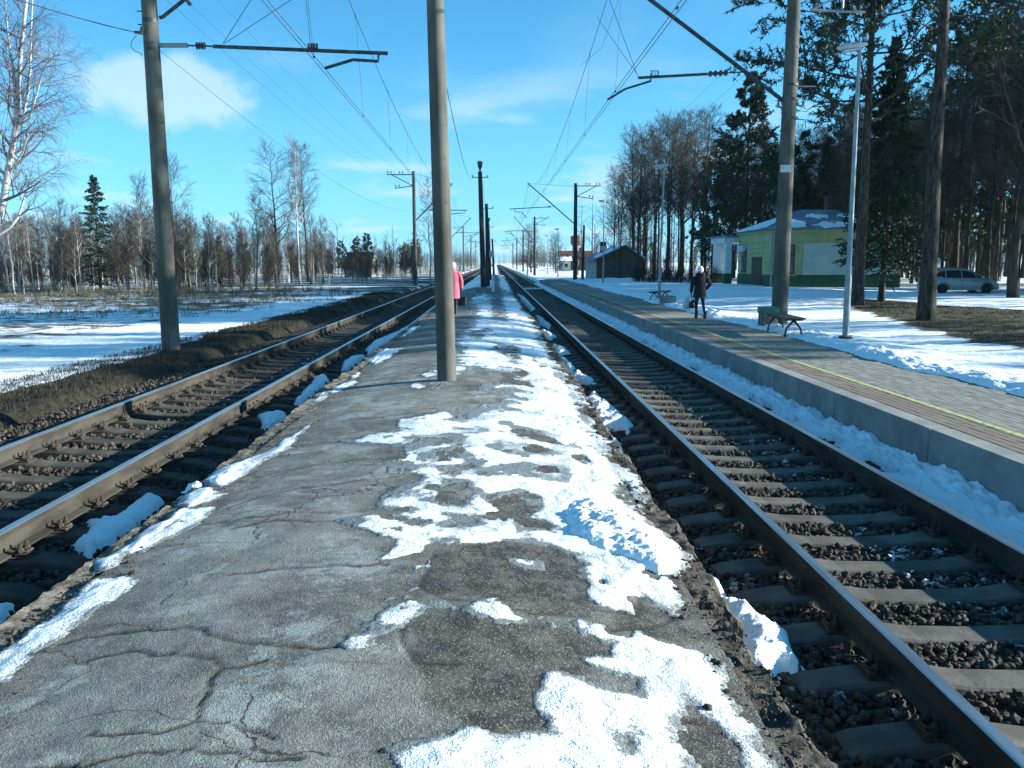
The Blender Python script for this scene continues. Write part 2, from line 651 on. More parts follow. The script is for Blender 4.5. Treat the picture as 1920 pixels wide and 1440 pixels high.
    M['sleeper_dusty'] = varied('dusty_sleeper', (0.036, 0.031, 0.025), (0.078, 0.069, 0.056), 3, 0.9, 0.4, 40, obj=False)
    M['concrete'] = varied('concrete', (0.185, 0.186, 0.178), (0.27, 0.27, 0.258), 2.0, 0.85, 0.3, 35, obj=False)
    M['kerb'] = varied('old_kerb', (0.040, 0.033, 0.026), (0.105, 0.088, 0.070), 11, 0.95, 1.0, 45, obj=False)
    M['edge_old'] = varied('old_edge_slab', (0.075, 0.063, 0.048), (0.20, 0.175, 0.138), 14, 0.95, 1.0, 50, obj=False)
    k = N('mast_concrete'); p = k.pos((1, 1, 0.35), True)
    c = k.mix(k.ramp(k.noise(p, 2.2, 6, 0.65), 0.36, 0.64), (0.060, 0.058, 0.049), (0.118, 0.114, 0.097))
    c = k.mix(k.ramp(k.noise(k.pos((9, 9, 0.12), True), 2.0, 4), 0.55, 0.72, 0, 0.55), c, (0.036, 0.035, 0.031))
    M['mast'] = k.out(c, 0.85, k.bump(k.noise(p, 26, 5), 0.25, 0.01), spec=0.2)
    M['mast_dark'] = varied('tarred_mast', (0.024, 0.023, 0.021), (0.05, 0.046, 0.042), 4, 0.8, 0.3, 30)
    M['steel'] = varied('dark_steel', (0.030, 0.040, 0.042), (0.065, 0.075, 0.075), 6, 0.6, 0.0, metal=0.3)
    M['galv'] = varied('galvanised', (0.20, 0.215, 0.22), (0.28, 0.295, 0.30), 5, 0.5, 0.1, 30, metal=0.45)
    M['wire'] = varied('wire', (0.020, 0.026, 0.030), (0.04, 0.045, 0.05), 5, 0.7)
    M['copper'] = varied('contact_wire', (0.07, 0.05, 0.045), (0.12, 0.09, 0.08), 5, 0.5, metal=0.4)
    M['insul'] = varied('insulator_glaze', (0.03, 0.022, 0.02), (0.06, 0.045, 0.04), 8, 0.25, spec=0.5)
    M['lampw'] = varied('lamp_shell', (0.34, 0.36, 0.37), (0.44, 0.46, 0.47), 6, 0.45)
    k = N('lamp_glass'); M['lampglass'] = k.out((0.55, 0.57, 0.56), 0.2)
    k = N('paver_grey'); p = k.pos()
    oi = k.n('ShaderNodeObjectInfo'); at = k.attr('tone')
    t = k.math('ADD', k.math('MULTIPLY', oi.outputs['Random'], k.attr('solo')), at)
    c = k.mix(k.ramp(t, 0.0, 1.0), (0.185, 0.182, 0.156), (0.255, 0.250, 0.222))
    c = k.mix(k.ramp(k.noise(p, 1.1, 5, 0.7), 0.55, 0.75, 0, 0.6), c, (0.30, 0.305, 0.30))
    M['paver'] = k.out(c, 0.85, k.bump(k.noise(p, 70, 3), 0.3, 0.005), spec=0.2)
    k = N('paver_red'); p = k.pos()
    c = k.mix(k.ramp(k.attr('tone'), 0, 1), (0.165, 0.122, 0.095), (0.22, 0.175, 0.142))
    c = k.mix(k.ramp(k.noise(p, 1.6, 5, 0.7), 0.48, 0.70, 0, 0.85), c, (0.225, 0.205, 0.165))
    M['paver_red'] = k.out(c, 0.85, k.bump(k.noise(p, 70, 3), 0.3, 0.005), spec=0.2)
    M['joint'] = varied('joint_sand', (0.09, 0.082, 0.065), (0.15, 0.14, 0.115), 6, 0.95, obj=False)
    M['yellow'] = varied('yellow_line', (0.24, 0.225, 0.13), (0.47, 0.44, 0.15), 16, 0.8, obj=False, lo=0.36, hi=0.52)
    M['wood_dark'] = varied('bench_wood', (0.045, 0.030, 0.022), (0.10, 0.07, 0.05), 3, 0.6, 0.3, 30, sc=(1, 12, 12))
    M['iron'] = varied('cast_iron', (0.015, 0.016, 0.017), (0.03, 0.03, 0.032), 10, 0.5)
    M['bin_green'] = varied('green_bin', (0.018, 0.12, 0.085), (0.03, 0.17, 0.12), 5, 0.45)
    M['bin_body'] = varied('bin_slats', (0.10, 0.085, 0.075), (0.19, 0.17, 0.155), 5, 0.7)
    M['paper'] = varied('white_plate', (0.36, 0.38, 0.39), (0.46, 0.48, 0.49), 8, 0.5)
    M['black_plate'] = varied('dark_plate', (0.012, 0.018, 0.025), (0.02, 0.026, 0.034), 8, 0.5)
    # vegetation
    k = N('birch_bark'); p = k.pos((3, 3, 14), True)
    c = k.mix(k.ramp(k.noise(p, 1.4, 4), 0.58, 0.66), (0.46, 0.45, 0.425), (0.05, 0.045, 0.04))
    M['birch'] = k.out(c, 0.7, spec=0.2)
    M['bark_pale'] = varied('pale_bark', (0.10, 0.093, 0.075), (0.22, 0.21, 0.18), 2, 0.9, 0.5, 12, sc=(2, 2, 0.5))
    M['bark_dark'] = varied('dark_bark', (0.018, 0.016, 0.013), (0.050, 0.043, 0.034), 3, 0.9, 0.5, 14, sc=(2, 2, 0.4))
    k = N('pine_bark'); p = k.pos((9, 9, 1.6), True)
    nb = k.noise(p, 2.0, 7, 0.75, 0.6)
    c = k.mix(k.ramp(nb, 0.40, 0.62), (0.017, 0.014, 0.012), (0.090, 0.077, 0.062))
    M['pine_bark'] = k.out(c, 0.9, k.bump(nb, 1.0, 0.05), spec=0.15)
    M['twig'] = varied('twig', (0.034, 0.027, 0.020), (0.068, 0.055, 0.040), 1.5, 0.85)
    M['twig_birch'] = varied('birch_twig', (0.085, 0.068, 0.075), (0.15, 0.125, 0.135), 1.5, 0.8)
    k = N('needles'); oi = k.n('ShaderNodeObjectInfo'); p = k.pos((1, 1, 1), True)
    c = k.mix(k.ramp(k.noise(p, 1.1, 3), 0.35, 0.65), (0.011, 0.027, 0.014), (0.040, 0.070, 0.030))
    M['needle'] = k.out(c, 0.6, spec=0.25)
    k = N('spruce_needles'); p = k.pos((1, 1, 1), True)
    c = k.mix(k.ramp(k.noise(p, 1.6, 3), 0.35, 0.65), (0.008, 0.024, 0.014), (0.024, 0.052, 0.026))
    M['spruce'] = k.out(c, 0.6, spec=0.25)
    M['dry'] = varied('dry_grass', (0.075, 0.062, 0.036), (0.17, 0.145, 0.09), 0.6, 0.8, obj=False)
    M['grass_dark'] = varied('dark_grass', (0.018, 0.016, 0.009), (0.044, 0.040, 0.021), 1.6, 0.85, obj=False)
    # buildings, vehicle, clothing
    M['yellow_wall'] = varied('yellow_render', (0.37, 0.345, 0.155), (0.44, 0.415, 0.20), 1.2, 0.9, 0.15, 25)
    M['pale_wall'] = varied('pale_render', (0.36, 0.43, 0.37), (0.43, 0.49, 0.43), 0.9, 0.9, 0.1, 25)
    M['green_base'] = varied('green_plinth', (0.014, 0.070, 0.036), (0.024, 0.10, 0.05), 1.3, 0.8)
    M['white_paint'] = varied('white_paint', (0.60, 0.62, 0.64), (0.70, 0.72, 0.74), 2, 0.7)
    M['brown_door'] = varied('brown_door', (0.050, 0.022, 0.017), (0.075, 0.035, 0.026), 2, 0.6, sc=(8, 8, 1))
    M['pane'] = varied('window_glass', (0.016, 0.02, 0.024), (0.03, 0.035, 0.04), 2, 0.06, spec=0.6)
    M['roof'] = varied('grey_roof', (0.15, 0.175, 0.22), (0.22, 0.245, 0.29), 1.4, 0.7)
    M['brick'] = varied('brick_red', (0.085, 0.030, 0.024), (0.14, 0.055, 0.042), 2.5, 0.9, 0.3, 40)
    M['plank'] = varied('brown_planks', (0.075, 0.055, 0.024), (0.135, 0.10, 0.045), 1.4, 0.85, 0.3, 14, sc=(1, 1, 6))
    M['plank_pale'] = varied('pale_planks', (0.30, 0.32, 0.29), (0.38, 0.40, 0.36), 1.4, 0.85)
    M['shutter'] = varied('grey_shutter', (0.060, 0.064, 0.058), (0.09, 0.095, 0.085), 1.4, 0.8)
    k = N('car_paint'); M['car'] = k.out((0.36, 0.40, 0.395), 0.3, None, 0.3, 0.5)
    M['tyre'] = varied('tyre', (0.012, 0.012, 0.012), (0.022, 0.022, 0.022), 12, 0.8)
    k = N('alloy'); M['alloy'] = k.out((0.42, 0.44, 0.45), 0.35, None, 0.8)
    k = N('lamp_clear'); M['headlamp'] = k.out((0.75, 0.78, 0.8), 0.12, None, 0.3, 0.7)
    M['plastic'] = varied('dark_plastic', (0.02, 0.02, 0.022), (0.035, 0.035, 0.037), 10, 0.6)
    M['pink'] = varied('pink_coat', (0.42, 0.085, 0.12), (0.50, 0.115, 0.155), 6, 0.85, 0.3, 60)
    M['black_cloth'] = varied('black_cloth', (0.010, 0.011, 0.014), (0.022, 0.023, 0.028), 8, 0.85, 0.3, 60)
    M['navy_cloth'] = varied('navy_cloth', (0.012, 0.016, 0.034), (0.024, 0.030, 0.055), 8, 0.8, 0.3, 60)
    M['white_knit'] = varied('white_knit', (0.62, 0.64, 0.66), (0.74, 0.76, 0.78), 20, 0.9, 0.5, 120)
    M['skin'] = varied('skin', (0.50, 0.30, 0.22), (0.56, 0.35, 0.26), 20, 0.6)
    M['hair'] = varied('brown_hair', (0.03, 0.018, 0.012), (0.06, 0.036, 0.024), 20, 0.6)
    M['bag_white'] = varied('pale_bag', (0.45, 0.46, 0.52), (0.58, 0.58, 0.63), 5, 0.5)
    M['bag_black'] = varied('black_bag', (0.010, 0.010, 0.012), (0.02, 0.02, 0.023), 8, 0.4)
    M['orange'] = varied('orange_cap', (0.55, 0.16, 0.04), (0.65, 0.22, 0.06), 6, 0.6)
    M['ice'] = varied('ice', (0.32, 0.37, 0.40), (0.48, 0.52, 0.54), 5, 0.15, obj=False, spec=0.5)


make_materials()


# ================================================================== SETTING
XR = (2.20, 3.795); ZR = 0.0
XL = (-5.115, -3.52); ZL = 0.19
RAIL_H = 0.18
PL_X0, PL_X1 = -2.42, 1.05       # island platform
PL_Z = 0.44
RP_X0, RP_X1 = 4.70, 7.35        # right-hand platform
RP_Z = 0.27
PL_END = 118.0
RP_END = 92.0


def wpoly(pts, z):
    return np.array([G(a, b, z)[:2] for a, b in pts])


GRASS_R = wpoly([(1585, 573), (1618, 563), (1719, 570), (1748, 576), (1920, 586), (2150, 596), (2150, 690), (1920, 650), (1826, 639), (1762, 622), (1672, 597), (1625, 585)], 0.3)


def ground_z(x, y):
    x = np.asarray(x, float); y = np.asarray(y, float)
    left = 0.02 + 0.05 * fbm(x * 0.25, y * 0.25, 3, 3) + 0.02 * fbm(x * 1.7, y * 1.7, 9, 2) - 0.006 * np.clip(-x - 8, 0, 30)
    right = 0.26 + 0.06 * fbm(x * 0.22, y * 0.22, 5, 3) + 0.10 * sstep(8, 14, x)
    right = right * (1 - sstep(85, 130, y)) + (-0.1) * sstep(85, 130, y)
    mid = np.full(x.shape, -0.42)
    wl_ = sstep(-6.35, -6.95, x)
    wr_ = sstep(6.4, 6.9, x)
    far = sstep(95, 125, y)
    wr_ = wr_ * (1 - far) + sstep(4.6, 5.6, x) * far
    z = mid * (1 - wl_) * (1 - wr_) + left * wl_ + right * wr_
    z = z - 0.42 * np.exp(-((x - 28.5) / 7.0) ** 2 - ((y - 54.0) / 5.0) ** 2)
    und = (fbm(x * 0.012, y * 0.012, 21, 3)) * 1.2 * sstep(60, 260, np.abs(x)) * sstep(0, 1, 1.0)
    return z + und


def axis_pts(*segs):
    out = []
    for a, b, n in segs:
        out += list(np.linspace(a, b, n, endpoint=False))
    out.append(segs[-1][1])
    return np.array(out)


def build_ground():
    xs = axis_pts((-1600, -300, 10), (-300, -70, 24), (-70, -30, 40), (-30, -10, 64), (-10, -6, 34), (-6, 4.6, 8), (4.6, 7.0, 10), (7.0, 20, 70), (20, 60, 36), (60, 300, 26), (300, 1600, 10))
    ys = [-6.0]
    while ys[-1] < 2200:
        y = ys[-1]
        ys.append(y + max(0.16, 0.018 * max(y, 0)) if y < 300 else y * 1.05)
    ys = np.array(ys)
    Xg, Yg = np.meshgrid(xs, ys)
    Z = ground_z(Xg, Yg)
    near = sstep(90, 30, Yg)
    Z = Z + near * 0.035 * fbm(Xg * 3.1, Yg * 3.1, 31, 3) * (np.abs(Xg) > 6)
    V = np.stack([Xg, Yg, Z], -1).reshape(-1, 3)
    me = fast_mesh('ground', V, Fq=grid_faces(len(ys), len(xs)), mats=[M['ground']], smooth=True)
    x, y = V[:, 0], V[:, 1]
    snow = np.full(len(x), 0.10)
    # left: bare strip along the ballast, clean snow strip, then tussocky field
    L = x < -5.5
    edge = -8.15 + 0.35 * fbm(y * 0.35, x * 0 + 2, 41, 3) * 2 - 0.010 * np.clip(y - 12, 0, 60)
    bare = sstep(edge - 0.10, edge + 0.22, x)
    clean = sstep(edge - 4.2, edge - 2.4, x) * (1 - bare)
    field = 0.075 - 0.05 * sstep(20, 50, y) * sstep(75, 60, y) + 0.07 * fbm(x * 0.11, y * 0.11, 43, 2)
    sl = field * (1 - clean) + 0.34 * clean
    sl = sl * (1 - bare) - 0.55 * bare
    snow = np.where(L, sl, snow)
    # far edge of the field: grass under the trees
    snow = np.where(L & (y > 62), -0.02, snow)
    Rr = x > 5.5
    sd = poly_sdf(x, y, GRASS_R) + 0.35 * fbm(x * 1.1, y * 1.1, 47, 3)
    gr = sstep(-1.3, 1.1, sd)
    snow = np.where(Rr, 0.34 * (1 - gr) - 0.42 * gr, snow)
    snow = np.where(Rr & (y > 100), 0.10, snow)
    attr(me, 'snow', snow)
    soil = np.where(L, bare, 0.0)
    soil = np.where(np.abs(x + 0.5) < 5.2, 1.0, soil)
    soil = np.where(Rr, 0.15, soil)
    attr(me, 'soil', soil)
    o = link('ground', me)
    tag(o, 'snowy field, verge and station yard around the tracks', kind='structure')


build_ground()


# ------------------------------------------------------------------ ballast
def frost_of(x, y):
    """how readily snow lies: sheltered, sunless strips keep it"""
    f = np.full(x.shape, -0.25)
    f = np.where((x > 3.02) & (x < 3.72), 0.19, f)
    f = np.where((x > 1.4) & (x < 2.12), 0.10, f)
    f = np.where((x > XL[1] - 0.72) & (x < XL[1] - 0.06), 0.22, f)
    f = np.where((x < XL[0] - 0.15) & (x > -6.3), 0.02, f)
    f = np.where((x > XL[1] + 0.05) & (x < -2.3), 0.0, f)
    f = f + 0.10 * fbm(x * 0.8, y * 0.5, 63, 3)
    return f


def bed_z(x, y, side):
    if side == 'R':
        z = np.full(x.shape, -0.262)
        z = z - 0.05 * sstep(1.75, 1.15, x)
        return z
    z = np.full(x.shape, ZL - 0.262)
    z = z - 0.10 * sstep(-5.9, -6.8, x) - 0.10 * sstep(-2.95, -2.4, x)
    return z


def build_bed(side, x0, x1):
    xs = np.linspace(x0, x1, 46)
    ys = [1.0]
    while ys[-1] < 900:
        ys.append(ys[-1] + max(0.10, 0.02 * ys[-1]))
    ys = np.array(ys)
    Xg, Yg = np.meshgrid(xs, ys)
    Z = bed_z(Xg, Yg, side) + 0.02 * fbm(Xg * 4, Yg * 4, 51, 3)
    V = np.stack([Xg, Yg, Z], -1).reshape(-1, 3)
    me = fast_mesh('ballast', V, Fq=grid_faces(len(ys), len(xs)), mats=[M['bed']], smooth=True)
    attr(me, 'frost', frost_of(V[:, 0], V[:, 1]) - 0.02)
    o = link('ballast', me)
    tag(o, ('dark stone ballast bed of the right-hand track' if side == 'R' else 'brown stone ballast bed of the left-hand track'), kind='structure')
    return o


bedR = build_bed('R', 0.95, 4.78)
bedL = build_bed('L', -6.85, -2.33)

ICO = None


def ico():
    t = (1 + 5 ** 0.5) / 2
    v = np.array([(-1, t, 0), (1, t, 0), (-1, -t, 0), (1, -t, 0), (0, -1, t), (0, 1, t), (0, -1, -t), (0, 1, -t), (t, 0, -1), (t, 0, 1), (-t, 0, -1), (-t, 0, 1)], float)
    v /= np.linalg.norm(v[0])
    f = np.array([(0, 11, 5), (0, 5, 1), (0, 1, 7), (0, 7, 10), (0, 10, 11), (1, 5, 9), (5, 11, 4), (11, 10, 2), (10, 7, 6), (7, 1, 8), (3, 9, 4), (3, 4, 2), (3, 2, 6), (3, 6, 8), (3, 8, 9), (4, 9, 5), (2, 4, 11), (6, 2, 10), (8, 6, 7), (9, 8, 1)])
    return v, f


def rand_rot(n, rng):
    q = rng.normal(size=(n, 4)); q /= np.linalg.norm(q, axis=1)[:, None]
    w, x, y, z = q.T
    return np.stack([np.stack([1 - 2 * (y * y + z * z), 2 * (x * y - z * w), 2 * (x * z + y * w)], -1),
                     np.stack([2 * (x * y + z * w), 1 - 2 * (x * x + z * z), 2 * (y * z - x * w)], -1),
                     np.stack([2 * (x * z - y * w), 2 * (y * z + x * w), 1 - 2 * (x * x + y * y)], -1)], 1)


def stones(name, P, size, rng, label, parent, mat='stone', frost=True):
    n = len(P)
    v, f = ico()
    rr = rand_rot(n, rng)
    sc = size[:, None] * rng.uniform(0.55, 1.25, (n, 3))
    dv = v[None] * rng.uniform(0.72, 1.2, (n, 12, 1))
    dv = dv * sc[:, None, :]
    W = np.einsum('nij,nkj->nki', rr, dv) + P[:, None, :]
    Ft = (f[None] + (np.arange(n) * 12)[:, None, None]).reshape(-1, 3)
    me = fast_mesh(name, W.reshape(-1, 3), Ft=Ft, mats=[M[mat]])
    tone = np.repeat(np.clip(rng.beta(1.6, 2.2, n), 0, 1), 12)
    attr(me, 'tone', tone)
    attr(me, 'frost', np.repeat(frost_of(P[:, 0], P[:, 1]), 12))
    o = link(name, me, parent)
    tag(o, label, kind='stuff')
    return o


SLP, SLY0 = 0.60, 5.62
SLY0L = 5.95


def place_stones(side, x0, x1, y0, y1, dens, rng, falloff=True):
    n = int((x1 - x0) * (y1 - y0) * dens)
    # more stones per area near the camera
    u = rng.uniform(0, 1, n)
    k = 1.6
    y = y0 * ((y1 / y0) ** u) if falloff else y0 + (y1 - y0) * u
    x = rng.uniform(x0, x1, n)
    y00 = SLY0 if side == 'R' else SLY0L
    ph = np.abs(((y - y00 + SLP / 2) % SLP) - SLP / 2)
    ax = 2.998 if side == 'R' else -4.318
    on = (ph < 0.135) & (np.abs(x - ax) < 1.36)
    keep = ~on
    for rx in (XR if side == 'R' else XL):
        keep &= np.abs(x - rx) > 0.05
    x, y = x[keep], y[keep]
    s = 0.017 + 0.020 * rng.beta(2, 2, len(x))
    z = bed_z(x, y, side) + rng.uniform(0.0, 0.03, len(x))
    return np.stack([x, y, z], -1), s


rng = np.random.default_rng(11)
P, s = place_stones('R', 1.05, 4.3, 2.3, 16, 370, rng)
stones('ballast_stones', P, s, rng, 'loose dark ballast stones between the right-hand rails', bedR)
P, s = place_stones('L', -6.9, -2.35, 4.2, 24, 135, rng)
stones('ballast_stones', P, s, rng, 'loose brown ballast stones around the left-hand rails', bedL)

# ------------------------------------------------------------------ tracks
RAILP = [(-0.075, -0.18), (0.075, -0.18), (0.075, -0.168), (0.013, -0.150), (0.010, -0.060), (0.012, -0.048), (0.036, -0.036), (0.0365, -0.008), (0.029, 0.0), (-0.029, 0.0), (-0.0365, -0.008), (-0.036, -0.036), (-0.012, -0.048), (-0.010, -0.060), (-0.013, -0.150), (-0.075, -0.168)]


def rail_mesh(y0, y1, step):
    ys = np.arange(y0, y1, step)
    ys = np.append(ys, y1)
    n = len(RAILP)
    V = []
    for y in ys:
        w = 0.004 * fbm(np.array([y * 0.08]), np.array([3.0]), 77, 2)[0]
        for a, b in RAILP:
            V.append((a + w, y, b))
    F = []; mi = []
    for i in range(len(ys) - 1):
        for k in range(n):
            k2 = (k + 1) % n
            F.append((i * n + k, i * n + k2, (i + 1) * n + k2, (i + 1) * n + k))
            mi.append(1 if k in (7, 8, 9) else 0)
    me = fast_mesh('rail', np.array(V), Fq=np.array(F)[:, ::-1], mats=[M['rail'], M['rail_top']], mi=mi)
    return me


RAIL_ME = rail_mesh(0.4, 1100.0, 12.0)


def sleeper_mesh(L=2.70):
    mb = MB()
    prof = [(-1.35, -0.06), (-1.28, -0.035), (-1.06, -0.005), (-0.98, 0.0), (-0.62, 0.0), (-0.40, -0.032), (0.0, -0.045), (0.40, -0.032), (0.62, 0.0), (0.98, 0.0), (1.06, -0.005), (1.28, -0.035), (1.35, -0.06)]
    rings = []
    for x, z in prof:
        w0, w1 = 0.145, 0.108
        rings.append([(x, -w0, -0.20), (x, w0, -0.20), (x, w1 + 0.012, z - 0.016), (x, w1, z), (x, -w1, z), (x, -w1 - 0.012, z - 0.016)])
    mb.loft(rings)
    return mb.mesh('sleeper', M['sleeper'])


SLEEPER_ME = sleeper_mesh()
SLEEPER_D = sleeper_mesh()
SLEEPER_D.materials[0] = M['sleeper_dusty']


def fastening_mesh():
    """bolted clip fastening on both sides of one rail seat"""
    mb = MB()
    mb.box(-0.19, 0.19, -0.085, 0.085, 0.0, 0.012)
    for s_ in (-1, 1):
        mb.box(s_ * 0.125 - 0.045, s_ * 0.125 + 0.045, -0.06, 0.06, 0.012, 0.034, 0.004)
        for yy in (-0.042, 0.042):
            mb.tube([(s_ * 0.120, yy, 0.02), (s_ * 0.120, yy, 0.105)], 0.013, 6)
            mb.tube([(s_ * 0.120, yy, 0.045), (s_ * 0.120, yy, 0.07)], 0.024, 6)
        mb.tube([(s_ * 0.05, -0.05, 0.022), (s_ * 0.085, -0.052, 0.045), (s_ * 0.16, -0.03, 0.045), (s_ * 0.165, 0.03, 0.045), (s_ * 0.085, 0.052, 0.045), (s_ * 0.05, 0.05, 0.022)], 0.010, 6)
    return mb.mesh('fastening', M['fastener'])


FAST_ME = fastening_mesh()


def track(name, label, xs, z, y0, nsl, nfast, joints, sl_me=None):
    sl_me = sl_me or SLEEPER_ME
    t = thing(name, label, None)
    tag(t, kind='structure')
    ax = sum(xs) / 2
    for xr in xs:
        r = link('rail', RAIL_ME, t, (xr, 0, z))
        for jx, jy in joints:
            if jx == xr:
                mb = MB()
                for s_ in (-1, 1):
                    mb.box(s_ * 0.022 - 0.014, s_ * 0.022 + 0.014, -0.40, 0.40, -0.150, -0.050, 0.004)
                    for q in (-0.3, -0.1, 0.1, 0.3):
                        mb.tube([(s_ * 0.03, q, -0.10), (s_ * 0.062, q, -0.10)], 0.016, 6)
                mb.build('fishplate', M['fastener'], r, loc=(0, jy, 0))
    zz = z - RAIL_H - 0.014
    rg = np.random.default_rng(int(abs(ax) * 100))
    k0 = int((2.4 - y0) / SLP)
    for k in range(k0, k0 + nsl):
        y = y0 + k * SLP
        s_ = link('sleeper', sl_me, t, (ax + rg.uniform(-0.012, 0.012), y + rg.uniform(-0.012, 0.012), zz + rg.uniform(-0.004, 0.0)), (0, 0, rg.uniform(-0.006, 0.006)))
        if k - k0 < nfast:
            for xr in xs:
                link('fastening', FAST_ME, s_, (xr - ax, 0, 0.0))
    # the remaining sleepers, too far to tell apart
    n = 500
    mbV = []; mbF = []
    base = [(-1.35, -0.12, -0.1), (1.35, -0.12, -0.1), (1.35, 0.12, -0.1), (-1.35, 0.12, -0.1), (-1.35, -0.1, 0), (1.35, -0.1, 0), (1.35, 0.1, 0), (-1.35, 0.1, 0)]
    fs = [(4, 5, 6, 7), (0, 1, 5, 4), (1, 2, 6, 5), (2, 3, 7, 6), (3, 0, 4, 7)]
    for k in range(k0 + nsl, k0 + nsl + n):
        y = y0 + k * SLP; b = len(mbV)
        mbV += [(ax + p[0], y + p[1], zz - 0.02 + p[2]) for p in base]
        mbF += [tuple(b + i for i in f) for f in fs]
    o = link('sleeper_run', fast_mesh('sleeper_run', np.array(mbV), Fq=np.array(mbF), mats=[sl_me.materials[0]]), t)
    tag(o, 'concrete sleepers receding to the horizon', kind='stuff')
    return t


yj = G(255, 757, ZL - 0.08)[1]
track('railway_track', 'right-hand railway track on concrete sleepers beside the paved platform', XR, ZR, SLY0, 150, 60, [(XR[0], 34.0), (XR[1], 34.1)])
track('railway_track', 'left-hand railway track beside the snowy field', XL, ZL, SLY0L, 150, 60, [(XL[0], yj), (XL[1], yj + 0.02), (XL[0], yj + 25), (XL[1], yj + 25.1)], SLEEPER_D)

# ------------------------------------------------------------------ island platform
SNOW_POLYS = [
    [(1140, 840), (1173, 923), (1240, 960), (1268, 998), (1261, 1036), (1265, 1061), (1261, 1115), (1228, 1095), (1215, 1082), (1196, 1112), (1136, 1123), (1103, 1094), (1132, 1044), (1103, 1023), (1028, 1007), (932, 1007), (890, 1027), (819, 1044), (811, 1086), (790, 1123), (780, 1110), (782, 1060), (732, 1065), (765, 1027), (702, 1007), (648, 986), (694, 973), (786, 984), (740, 966), (690, 957), (723, 936), (786, 911), (773, 894), (727, 865), (736, 840), (650, 830), (640, 822), (760, 812), (750, 792), (850, 775), (960, 765), (913, 748), (905, 727), (960, 722), (1010, 720), (960, 697), (880, 690), (853, 705), (800, 710), (795, 702), (850, 693), (860, 660), (853, 640), (880, 620), (893, 600), (893, 545), (922, 545), (925, 600), (947, 603), (945, 560), (938, 536), (958, 536), (973, 560), (990, 590), (1000, 607), (1010, 637), (1027, 650), (1030, 677), (1067, 713), (1070, 733), (1093, 760), (1113, 827)],
    [(798, 1136), (890, 1132), (986, 1136), (1032, 1152), (1090, 1148), (1140, 1134), (1144, 1157), (1280, 1169), (1322, 1169), (1347, 1223), (1359, 1257), (1401, 1311), (1430, 1373), (1417, 1378), (1380, 1323), (1334, 1282), (1290, 1250), (1280, 1238), (1182, 1240), (1111, 1227), (1161, 1215), (1178, 1215), (1157, 1194), (1152, 1182), (1057, 1165), (994, 1152), (932, 1161), (873, 1152), (823, 1148)],
    [(794, 1130), (782, 1157), (757, 1186), (711, 1207), (661, 1227), (665, 1215), (736, 1173), (740, 1140)],
    [(748, 1419), (815, 1398), (890, 1377), (928, 1407), (994, 1373), (1057, 1365), (1027, 1336), (1023, 1307), (1040, 1261), (1140, 1282), (1215, 1282), (1223, 1246), (1282, 1252), (1252, 1315), (1261, 1398), (1232, 1436), (1240, 1480), (780, 1480)],
    [(1397, 1394), (1417, 1394), (1452, 1440), (1470, 1470), (1425, 1450)],
    [(379, 877), (400, 861), (442, 850), (479, 840), (520, 818), (560, 795), (578, 782), (560, 806), (517, 840), (454, 873), (417, 886)],
    [(340, 905), (365, 892), (417, 907), (400, 921), (350, 928)],
    [(225, 1007), (292, 965), (346, 932), (400, 936), (367, 961), (317, 986), (258, 1007)],
    [(-40, 1260), (0, 1215), (42, 1173), (104, 1132), (146, 1090), (175, 1065), (221, 1065), (221, 1086), (158, 1123), (117, 1157), (54, 1194), (0, 1244)],
    [(688, 670), (700, 658), (720, 645), (757, 648), (732, 660), (698, 675)],
    [(657, 697), (670, 688), (677, 695), (660, 699)],
    [(620, 718), (647, 705), (670, 702), (643, 720)],
    [(760, 722), (787, 720), (800, 728), (782, 733)],
    [(753, 625), (773, 607), (787, 603), (773, 617)],
    [(575, 735), (600, 722), (620, 716), (596, 738)],
    [(175, 1025), (197, 1020), (200, 1030), (180, 1036)],
    [(975, 1050), (1000, 1046), (1002, 1054), (980, 1057)],
]
SNOW_HOLES = [
    [(827, 882), (890, 869), (907, 894), (848, 898)], [(802, 923), (873, 909), (907, 932), (848, 948)],
    [(836, 969), (890, 973), (911, 982), (848, 988)], [(907, 940), (965, 923), (994, 936), (986, 953), (1052, 969), (1052, 990), (973, 982), (927, 961)],
    [(948, 873), (1015, 861), (1077, 840), (1061, 890), (982, 886)], [(873, 627), (917, 618), (900, 637)],
    [(930, 643), (973, 650), (967, 680), (940, 660)], [(993, 660), (1030, 673), (1010, 683)], [(947, 688), (1013, 697), (973, 705)],
    [(860, 733), (960, 724), (975, 752), (900, 772), (858, 764)], [(957, 797), (1050, 803), (1057, 823), (973, 817)],
    [(853, 777), (917, 771), (873, 792)], [(937, 827), (1033, 831), (1020, 845), (940, 845)],
    [(1152, 1348), (1194, 1344), (1186, 1382), (1169, 1382)], [(1036, 1402), (1077, 1394), (1073, 1413), (1044, 1415)],
    [(1190, 1110), (1215, 1078), (1262, 1112), (1250, 1150), (1200, 1150)], [(800, 860), (840, 850), (850, 866), (815, 872)],
    [(760, 830), (850, 822), (860, 838), (780, 846)],
]
